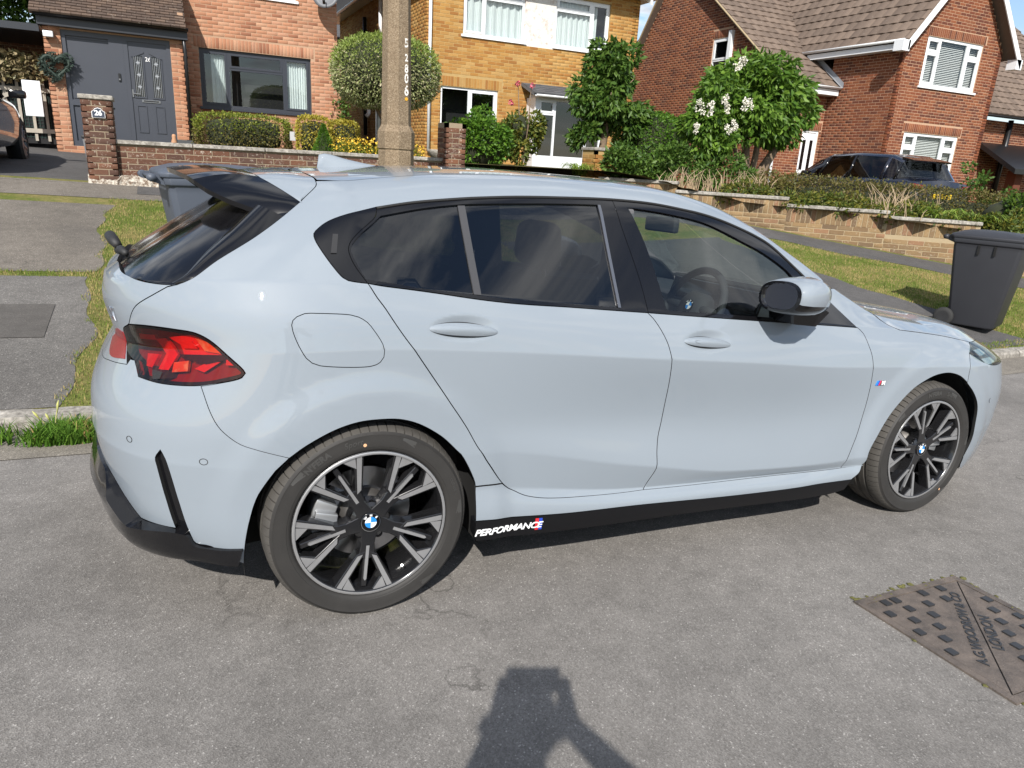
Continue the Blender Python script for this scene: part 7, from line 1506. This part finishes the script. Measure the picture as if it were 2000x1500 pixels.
for ch, py, sz in (('5', 102, .125), ('2', 127, .10), ('8', 146, .12), ('0', 163, .13), ('6', 184, .15)):
    rr_ = .166*math.cos(math.pi/8); V, F = text_geo(ch, sz, bold=.004); mk('painted_number', [tuple(nv*(rr_-(zt(py)-zt(200))*.017+.006)+sv*(u*.75+.035)+Vector((0, 0, zt(py)+v))) for u, v in V], F, M['worn_paint'], lp_)
V, F = [], []; mk('paint_dab', [tuple(nv*(.166*math.cos(math.pi/8)+.004)+sv*(.035+.022*math.cos(a)*random.uniform(.7, 1.2))+Vector((0, 0, zt(198)+.02*math.sin(a)))) for a in np.linspace(0, 6.283, 12)[:-1]], [tuple(range(11))], pm('orange_paint', (.60,.33,.03), .7), lp_)
# ---- wheelie bins
def wheelie(loc, rz, label, base, lidc, name='wheelie_bin', lettering=False):
    o = empty(name, loc, rz, label, 'bin'); mb_ = NT(name+'_plastic'); mt = mb_.done(mb_.bsdf(mb_.mix(mb_.noise(4, 5), tuple(c*.85 for c in base), tuple(c*1.12 for c in base)), .48, spec=.4, normal=mb_.bump(mb_.noise(300, 2), .1, .002)))
    # local: front face -y, hinge +y
    def ring(hw, yf, yb, z, ch=.03): return [(-hw+ch, yf, z), (hw-ch, yf, z), (hw, yf+ch, z), (hw, yb-ch, z), (hw-ch, yb, z), (-hw+ch, yb, z), (-hw, yb-ch, z), (-hw, yf+ch, z)]
    R = [ring(.225, -.23, .19, .03), ring(.232, -.245, .20, .05), ring(.272, -.335, .30, .86), ring(.275, -.34, .30, .90), ring(.290, -.36, .32, .91), ring(.292, -.36, .33, .965)]
    b = B(); b.V = [v for r in R for v in r]; b.F = [(i*8+k, i*8+(k+1) % 8, (i+1)*8+(k+1) % 8, (i+1)*8+k) for i in range(len(R)-1) for k in range(8)]+[tuple(range(8))[::-1], tuple((len(R)-1)*8+k for k in range(8))]
    bd = b.mesh('bin_body', mt, o); bevel_obj(bd, .007, 2)
    L = [ring(.300, -.385, .345, .958, .04), ring(.302, -.385, .345, .985, .04), ring(.285, -.365, .335, 1.0, .05), ring(.20, -.24, .25, 1.035, .08), ring(.12, -.1, .16, 1.045, .05)]
    b = B(); b.V = [v for r in L for v in r]; b.F = [(i*8+k, i*8+(k+1) % 8, (i+1)*8+(k+1) % 8, (i+1)*8+k) for i in range(len(L)-1) for k in range(8)]+[tuple(range(8))[::-1], tuple((len(L)-1)*8+k for k in range(8))]
    ld = b.mesh('bin_lid', mt, o); bevel_obj(ld, .006, 2)
    bevel_obj(B().box(-.24, -.10, -.40, -.30, .985, 1.02).mesh('lid_grip', mt, ld), .01); bevel_obj(B().box(.10, .24, -.40, -.30, .985, 1.02).mesh('lid_grip', mt, ld), .01); B().box(-.095, .095, -.392, -.33, .99, 1.012).mesh('lid_recess', M['shadow_black'], ld)
    B().tube([(-.25, .375, .955), (.25, .375, .955)], .016, 10).mesh('handle_bar', mt, o, True)
    for s_ in (-1, 1):
        B().prism([(.30,.90),(.40,.935),(.40,.975),(.30,.98)], 0, s_*.22-.02, s_*.22+.02).mesh('hinge_lug', mt, o); B().tube([(s_*.24-.03, .385, .955), (s_*.24+.03, .385, .955)], .026, 12).mesh('hinge_knuckle', mt, o, True)
        w = B().lathe([(.035, -.028), (.06, -.030), (.088, -.028), (.100, -.018), (.100, .018), (.088, .028), (.035, .028)], 24, (s_*.262, .235, .10), 0).mesh('bin_wheel', pm('bin_tyre', (.02,.02,.02), .8), o, True); B().lathe([(0, s_*.030), (.062, s_*.032)], 18, (s_*.262, .235, .10), 0).mesh('wheel_hub', M['plastic_black'], w)
        for yy in (-.10, .05): B().box(s_*.283-.008, s_*.283+.008, yy-.010, yy+.010, .80, .90).mesh('side_rib', M['shadow_black'], o)
    B().tube([(-.27, .235, .10), (.27, .235, .10)], .011, 8).mesh('axle', M['satin_metal'], o, True)
    if lettering:
        for tx, sz, zz_ in (('Comcycle', .052, .70), ('to recycle', .028, .655)): text_solid(tx, lambda u, v, h: (u+.03, -.309-.115*(zz_+v-.70)-h-.004, zz_+v), M['white_print'], 'bin_lettering', o, size=sz, h=.0008)
    return o
def at_px(px, py):
    d = (_r*((px-1000)/1387)-_u*((py-750)/1387)+_f).normalized(); t = .5
    while t < 60:
        p = CW+d*t
        if p.z < z_any(p.x, p.y): return p
        t += .01
bx, by = 7.50, 1.98
wheelie((bx, by, z_any(bx, by)+.0), R_(20), 'black wheelie bin with white lettering standing on the verge at the right', (.030,.031,.036), None, lettering=True)
bx, by = -.17, 2.90
wheelie((bx, by, z_any(bx, by)+.015), R_(97), 'blue grey wheelie bin behind the rear spoiler of the hatchback', (.070,.082,.105), None).scale = (1.12, 1.18, 1.04)
# small open recycling caddy beside the porch screen, and the cat ornaments
cd = empty('food_caddy', (-1.66, 12.6, z_any(-1.66, 12.6)), label='small grey caddy bin with black lid beside the brick pillar', cat='caddy')
B().prism([(-.12,0),(.12,0),(.15,.34),(-.15,.34)], 1, -.13, .13).mesh('caddy_body', pm('caddy_grey', (.16,.16,.165), .5), cd); bevel_obj(B().box(-.165, .165, -.15, .15, .34, .40).mesh('caddy_lid', M['plastic_black'], cd), .02)
ct = tag(empty('cat_ornament', (-.12, 13.0, 1.42), label='pair of small terracotta cat ornaments on a block by the downpipe', cat='ornament'))
for s_ in (-1, 1): B().lathe([(0, 0), (.05, 0), (.055, .06), (.035, .12), (.04, .15), (.03, .19), (0, .20)], 12, (s_*.20, 0, 0)).mesh('cat_figure', pm('terracotta', (.42,.23,.13), .8), ct, True)
B().box(-.14, .14, -.06, .06, 0, .10).mesh('ornament_block', pm('slate_block', (.06,.065,.07), .7), ct)
pt = tag(B().lathe([(.0, 0), (.20, 0), (.27, .12), (.29, .17), (.26, .165), (.0, .12)], 20, (3.75, 9.0, 1.42)).mesh('stone_planter', M['kerb'], None, True), 'shallow round stone planter bowl beside the lamp post base', 'planter')
mb2 = tag(B().box(1.66, 1.76, 11.75, 11.79, 1.62, 1.78).mesh('meter_box', pm('meter_grey', (.45,.46,.47), .5)), 'small pale grey meter box low on the orange house wall', 'box')
# ---- generic dark cars
def dark_car(loc, rz, label, paint, H=1.45, L=4.35, W=.90, suv=False, group=None):
    o = empty('parked_car', loc, rz, label, 'car', group)
    # local: nose +y; stations from tail to nose: y, belt half width, z low, z belt, roof half width, z roof
    k = L/4.4; zb = H*.66; stn = [(-2.2,.70,.42,zb*.86,.0,0),(-2.14,.84,.30,zb*.97,.0,0),(-1.9,.89,.24,zb*1.02,0,0),(-1.2,.91,.22,zb*1.02,0,0),(0,.92,.21,zb*.99,0,0),(.9,.915,.22,zb*.96,0,0),(1.25,.90,.23,zb*.93,0,0),(1.8,.86,.26,zb*.82,0,0),(2.1,.76,.30,zb*.70,0,0),(2.2,.62,.36,zb*.60,0,0)]
    b = B(); n = 11
    for y, w, z0, z1, _, _ in stn:
        w *= W/.90
        pts = [(0, z0-.0), (.72*w, z0), (.93*w, z0+.05), (.985*w, z0+.18), (1.0*w, (z0+z1)*.52), (.985*w, z1-.14), (.95*w, z1-.05), (.88*w, z1), (.55*w, z1+.035), (.25*w, z1+.05), (0, z1+.052)]
        b.V += [(-x, y*k, z) for x, z in pts]+[(x, y*k, z) for x, z in pts[::-1]]
    m2 = 2*n
    for i in range(len(stn)-1):
        for j in range(m2): b.F.append((i*m2+j, i*m2+(j+1) % m2, (i+1)*m2+(j+1) % m2, (i+1)*m2+j))
    b.F += [tuple(range(m2)), tuple((len(stn)-1)*m2+j for j in range(m2))[::-1]]
    bd = b.mesh('car_body', paint, o, True); auto_smooth(bd, 50)
    tail = -2.02 if suv else -1.95
    gs = [(tail,.70,zb*1.0,.60,zb*1.03),(tail+.30,.80,zb*1.0,.62,H*.90),(tail+.62,.82,zb,.60,H*.975),(-.4,.83,zb*.98,.60,H),(.35,.83,zb*.97,.59,H*.975),(.75,.81,zb*.95,.58,H*.90),(1.35,.78,zb*.93,.66,zb*.97)]
    def gh(shrink, sel, nm, mat, par):
        b = B(); n = 0
        for y, wb, z0, wr, z1 in gs:
            pts = [(wb, z0), ((wb*.6+wr*.4), z0+(z1-z0)*.45), (wr+.03, z1-(z1-z0)*.10), (wr-.03, z1-.004), (wr*.6, z1+.02), (0, z1+.028)]
            pts = [((x-shrink) if x > .01 else 0, z-shrink*.6) for x, z in pts]; b.V += [(-x, y*k, z) for x, z in pts]+[(x, y*k, z) for x, z in pts[::-1][1:]]
        for i in range(len(gs)-1):
            for j in range(10):
                if sel(i, j): b.F.append((i*11+j, i*11+j+1, (i+1)*11+j+1, (i+1)*11+j))
        return b.mesh(nm, mat, par, True)
    gh(0, lambda i, j: 2 <= j <= 7 and 1 <= i <= 4, 'car_roof', paint, bd); gh(.006, lambda i, j: not (2 <= j <= 7 and 1 <= i <= 4), 'window_glass', M['dk_glass'], bd)
    for i_ in (1, 2, 3, 4): 
        for s_ in (-1, 1):
            y, wb, z0, wr, z1 = gs[i_]; B().tube([(s_*wb, (y+(.0 if i_ < 4 else .15))*k, z0), (s_*(wr+.03), y*k, z1-(z1-z0)*.1)], .028 if i_ != 2 else .045, 6).mesh('pillar', M['gloss_black'] if i_ != 2 else paint, bd, True)
    B().prism([(tail*k+.10, H*.915), (tail*k+.42, H*.955), (tail*k+.42, H*.925), (tail*k+.12, H*.895)], 0, -.54, .54).mesh('roof_spoiler', M['gloss_black'], bd)
    for s_ in (-1, 1):
        B().tube([(s_*.80, -2.13*k, zb*.90), (s_*.60, -2.19*k, zb*.88)], .05, 8).mesh('tail_light', M['lamp_deep'], bd, True); B().tube([(s_*.72, 2.05*k, zb*.66), (s_*.5, 2.17*k, zb*.64)], .05, 8).mesh('headlight', M['chrome'], bd, True)
        bevel_obj(B().box(s_*.90-(.02 if s_ > 0 else .20), s_*.90+(.20 if s_ > 0 else .02), .62*k, .76*k, zb*.98, zb*1.10).mesh('side_mirror', M['gloss_black'], bd), .03)
        for yy in (-1.32, 1.32):
            w = bpy.data.objects.new('wheel', None); link(w, o); w.location = (s_*.80, yy*k, .335); w.rotation_euler = (0, 0, R_(90 if s_ > 0 else -90)); t = inst('tyre', TYRE, w); B().lathe([(.245,-.10),(.235,-.09),(.22,0),(.0,0)], 36, axis=1).mesh('rim_barrel', M['alloy_black'], w, True); blk, mac = spoke_geo(20); blk.mesh('spokes', M['satin_metal'], w)
            B().lathe([(.340,-.085),(.365,-.080),(.365,.1),(.0,.1)], 40, axis=1).mesh('wheel_housing', M['shadow_black'], w, True)
    npl = B().box(-.26, .26, -2.235*k, -2.215*k, zb*.66, zb*.66+.11).mesh('number_plate', pm('yellow_plate', (.62,.42,.02), .4), o); 
    text_solid('BV21 KXO', lambda u, v, h: (u, -2.237*k-h, zb*.66+.055+v), M['plastic_black'], 'plate_characters', npl, size=.09, h=.0008)
    return o
M['dk_glass'] = glass('dark_car_glass', (.16,.17,.18), .05)
q = NT('navy_paint'); navy = q.done(q.bsdf((.007,.009,.018), .25, coat=1.0, coat_r=.02)); q = NT('brown_black_paint'); brn = q.done(q.bsdf((.014,.010,.008), .25, coat=1.0, coat_r=.02))
be = R_(-3.7); rc_ = Vector((14.1, 7.25, 0)); nose = Vector((-math.sin(be), math.cos(be), 0)); cpos = rc_+nose*2.2
dark_car((cpos.x, cpos.y, .50), be, 'dark navy hatchback with roof spoiler and yellow plate parked before the red house', navy, H=1.58, L=4.4)
dark_car((-3.42, 9.95, z_garden(-3.2, 9.75)-.03), 0, 'dark brown car cut off by the left edge, parked on the driveway', brn, H=1.46, L=4.4)
# ---- the photographer, standing at the camera (only the shadow falls into the picture)
skin = pm('skin', (.42,.25,.18), .55); cloth = pm('navy_jacket', (.03,.035,.05), .8); trs = pm('dark_trousers', (.03,.03,.032), .85); hair = pm('hair', (.05,.035,.025), .7); shoe = pm('shoe', (.03,.025,.02), .6)
fh = Vector((_f.x, _f.y, 0)).normalized(); rh = Vector((fh.y, -fh.x, 0)); base = Vector((CW.x, CW.y, 0))-fh*.62-rh*.05; zf = z_road(base.x, base.y); up = Vector((0, 0, 1))
def W_(f_, r_, z_): return base+fh*f_+rh*r_+up*(zf+z_)
hl_, hr_ = CW-_f*.030-_r*.088-_u*.052-Vector((base.x, base.y, zf)), CW-_f*.030+_r*.088-_u*.052-Vector((base.x, base.y, zf))
L2 = lambda v: (v.dot(fh), v.dot(rh), v.z)
J = {'pelvis': (0, 0, .93, .155), 'waist': (.01, 0, 1.08, .145), 'chest': (.02, 0, 1.28, .135), 'neck': (.03, 0, 1.46, .07), 'chin': (.06, 0, 1.53, .065), 'head': (.055, 0, 1.61, .092), 'crown': (.04, 0, 1.705, .07),
     'sl': (.02, -.145, 1.40, .06), 'sr': (.02, .15, 1.40, .06), 'el': (.24, -.13, 1.17, .046), 'er': (.20, .42, 1.22, .050), 'wl': (*L2(hl_-fh*.06-up*.05), .032), 'wr': (*L2(hr_-fh*.06-up*.045), .032),
     'hipl': (0, -.10, .88, .105), 'hipr': (0, .10, .88, .105), 'kl': (.02, -.12, .48, .068), 'kr': (.03, .13, .48, .068), 'al': (-.02, -.13, .09, .048), 'ar': (-.01, .14, .09, .048), 'tl': (.15, -.15, .04, .040), 'tr': (.16, .17, .04, .040)}
names = list(J); E_ = [('pelvis','waist'),('waist','chest'),('chest','neck'),('neck','chin'),('chin','head'),('head','crown'),('chest','sl'),('chest','sr'),('sl','el'),('sr','er'),('el','wl'),('er','wr'),('pelvis','hipl'),('pelvis','hipr'),('hipl','kl'),('hipr','kr'),('kl','al'),('kr','ar'),('al','tl'),('ar','tr')]
def skinned(name, verts, edges, radii, root_i, sub=2):
    me = bpy.data.meshes.new(name); me.from_pydata([tuple(v) for v in verts], edges, []); o = bpy.data.objects.new(name, me); C.objects.link(o); m = o.modifiers.new('s', 'SKIN'); m.use_smooth_shade = True
    sv_ = me.skin_vertices[0].data if me.skin_vertices else None
    if sv_ is None: me.skin_vertices_add() if hasattr(me, 'skin_vertices_add') else None; sv_ = me.skin_vertices[0].data
    for i, r in enumerate(radii): sv_[i].radius = (r, r)
    sv_[root_i].use_root = True; s = o.modifiers.new('d', 'SUBSURF'); s.levels = sub; s.render_levels = sub
    dg = bpy.context.evaluated_depsgraph_get(); dg.update(); nm = bpy.data.meshes.new_from_object(o.evaluated_get(dg)); bpy.data.objects.remove(o); return nm
try:
    bmx = bmesh.new(); lay = bmx.verts.layers.skin.verify(); vv = {}
    for k, (a, b_, c_, r_) in J.items():
        v = bmx.verts.new(W_(a, b_, c_)); v[lay].radius = (r_, r_); v[lay].use_root = (k == 'pelvis'); vv[k] = v
    for a, b_ in E_: bmx.edges.new((vv[a], vv[b_]))
    # hands: palm and five fingers each, closed round the phone's short sides
    for sd, wk, hc in ((-1, 'wl', hl_), (1, 'wr', hr_)):
        hcw = Vector((base.x, base.y, zf))+hc; pal = bmx.verts.new(hcw-fh*.035-up*.012); pal[lay].radius = (.030, .022); bmx.edges.new((vv[wk], pal))
        for k in range(4):
            off = (k-1.5)*.019; p1 = bmx.verts.new(hcw+up*off+rh*sd*.012-fh*.012); p2 = bmx.verts.new(hcw+up*off+rh*sd*.006+fh*.012); p3 = bmx.verts.new(hcw+up*off-rh*sd*(.018-.003*k)+fh*.016)
            for p_, r_ in ((p1, .0095), (p2, .0088), (p3, .0075)): p_[lay].radius = (r_, r_)
            bmx.edges.new((pal, p1)); bmx.edges.new((p1, p2)); bmx.edges.new((p2, p3))
        t1_ = bmx.verts.new(hcw-fh*.030+up*.018-rh*sd*.012); t2_ = bmx.verts.new(hcw-fh*.022+up*.028-rh*sd*.030)
        for p_ in (t1_, t2_): p_[lay].radius = (.0105, .0105)
        bmx.edges.new((pal, t1_)); bmx.edges.new((t1_, t2_))
    me0 = bpy.data.meshes.new('sk'); bmx.to_mesh(me0); bmx.free()
    oo = bpy.data.objects.new('sk', me0); C.objects.link(oo); mo = oo.modifiers.new('s', 'SKIN'); mo.use_smooth_shade = True; ms = oo.modifiers.new('d', 'SUBSURF'); ms.levels = ms.render_levels = 2
    dg = bpy.context.evaluated_depsgraph_get(); dg.update(); pme = bpy.data.meshes.new_from_object(oo.evaluated_get(dg)); bpy.data.objects.remove(oo)
    pme.materials.clear()
    for m_ in (cloth, skin, trs, shoe): pme.materials.append(m_)
    wl_, wr_ = W_(*J['wl'][:3]), W_(*J['wr'][:3])
    for f in pme.polygons:
        c_ = f.center; z_ = c_.z-zf
        f.material_index = 1 if z_ > 1.475 and (c_-W_(.05, 0, z_)).length < .2 and z_ > 1.475 else (1 if min((c_-wl_).dot(fh), 9) > -.01 and (c_-wl_).length < .2 else (1 if (c_-wr_).dot(fh) > -.01 and (c_-wr_).length < .2 else (2 if z_ < .98 else 0)))
        if z_ < .085: f.material_index = 3
    pme.polygons.foreach_set('use_smooth', [True]*len(pme.polygons)); per = bpy.data.objects.new('person', pme); link(per)
    tag(per, 'person in navy jacket holding up a phone, seen only as shadow on the road', 'person')
    hc_ = W_(.045, 0, 1.635); hb = B()
    for j in range(9):
        for i in range(16):
            a, e = 2*math.pi*i/16, math.pi/2*(j/8)-.25; d = fh*math.cos(a)*math.cos(e)*.112+rh*math.sin(a)*math.cos(e)*.096+up*math.sin(e)*.118; fwd = math.cos(a) > .55 and e < .45; hb.V.append(tuple(hc_+d*(.80 if fwd else 1)))
    hb.F = [(j*16+i, j*16+(i+1) % 16, (j+1)*16+(i+1) % 16, (j+1)*16+i) for j in range(8) for i in range(16)]; hb.mesh('hair', hair, per, True)
    fx = B(); fx.tube([tuple(W_(.148, 0, 1.625)), tuple(W_(.172, 0, 1.585)), tuple(W_(.150, 0, 1.575))], [.010, .016, .010], 8); fx.mesh('nose', skin, per, True)
    for s_ in (-1, 1):
        B().lathe([(0, -.012), (.010, -.008), (.013, 0), (.010, .008), (0, .012)], 10, tuple(W_(.142, s_*.033, 1.632))).mesh('eye', M['emblem_white'], per, True); B().tube([tuple(W_(.04, s_*.098, 1.65)), tuple(W_(.03, s_*.108, 1.62)), tuple(W_(.045, s_*.098, 1.59))], [.012, .016, .010], 8).mesh('ear', skin, per, True)
    B().tube([tuple(W_(.138, -.028, 1.545)), tuple(W_(.147, 0, 1.543)), tuple(W_(.138, .028, 1.545))], [.005, .008, .005], 6).mesh('mouth', pm('lip', (.30,.12,.10), .6), per, True)
except Exception as ex: print('person failed', ex)
ph_ = bpy.data.objects.new('smartphone', None); link(ph_); ph_.matrix_world = Matrix(((_r.x, _u.x, -_f.x, CW.x-_f.x*.010), (_r.y, _u.y, -_f.y, CW.y-_f.y*.010), (_r.z, _u.z, -_f.z, CW.z-_f.z*.010), (0, 0, 0, 1)))
tag(ph_, 'black smartphone held up in landscape by the photographer', 'phone'); bevel_obj(B().box(-.080, .080, -.066, .008, .0, .008).mesh('phone_case', M['satin_black'], ph_), .003); B().box(-.075, .075, -.062, .004, .0083, .0088).mesh('phone_screen', M['gloss_black'], ph_)
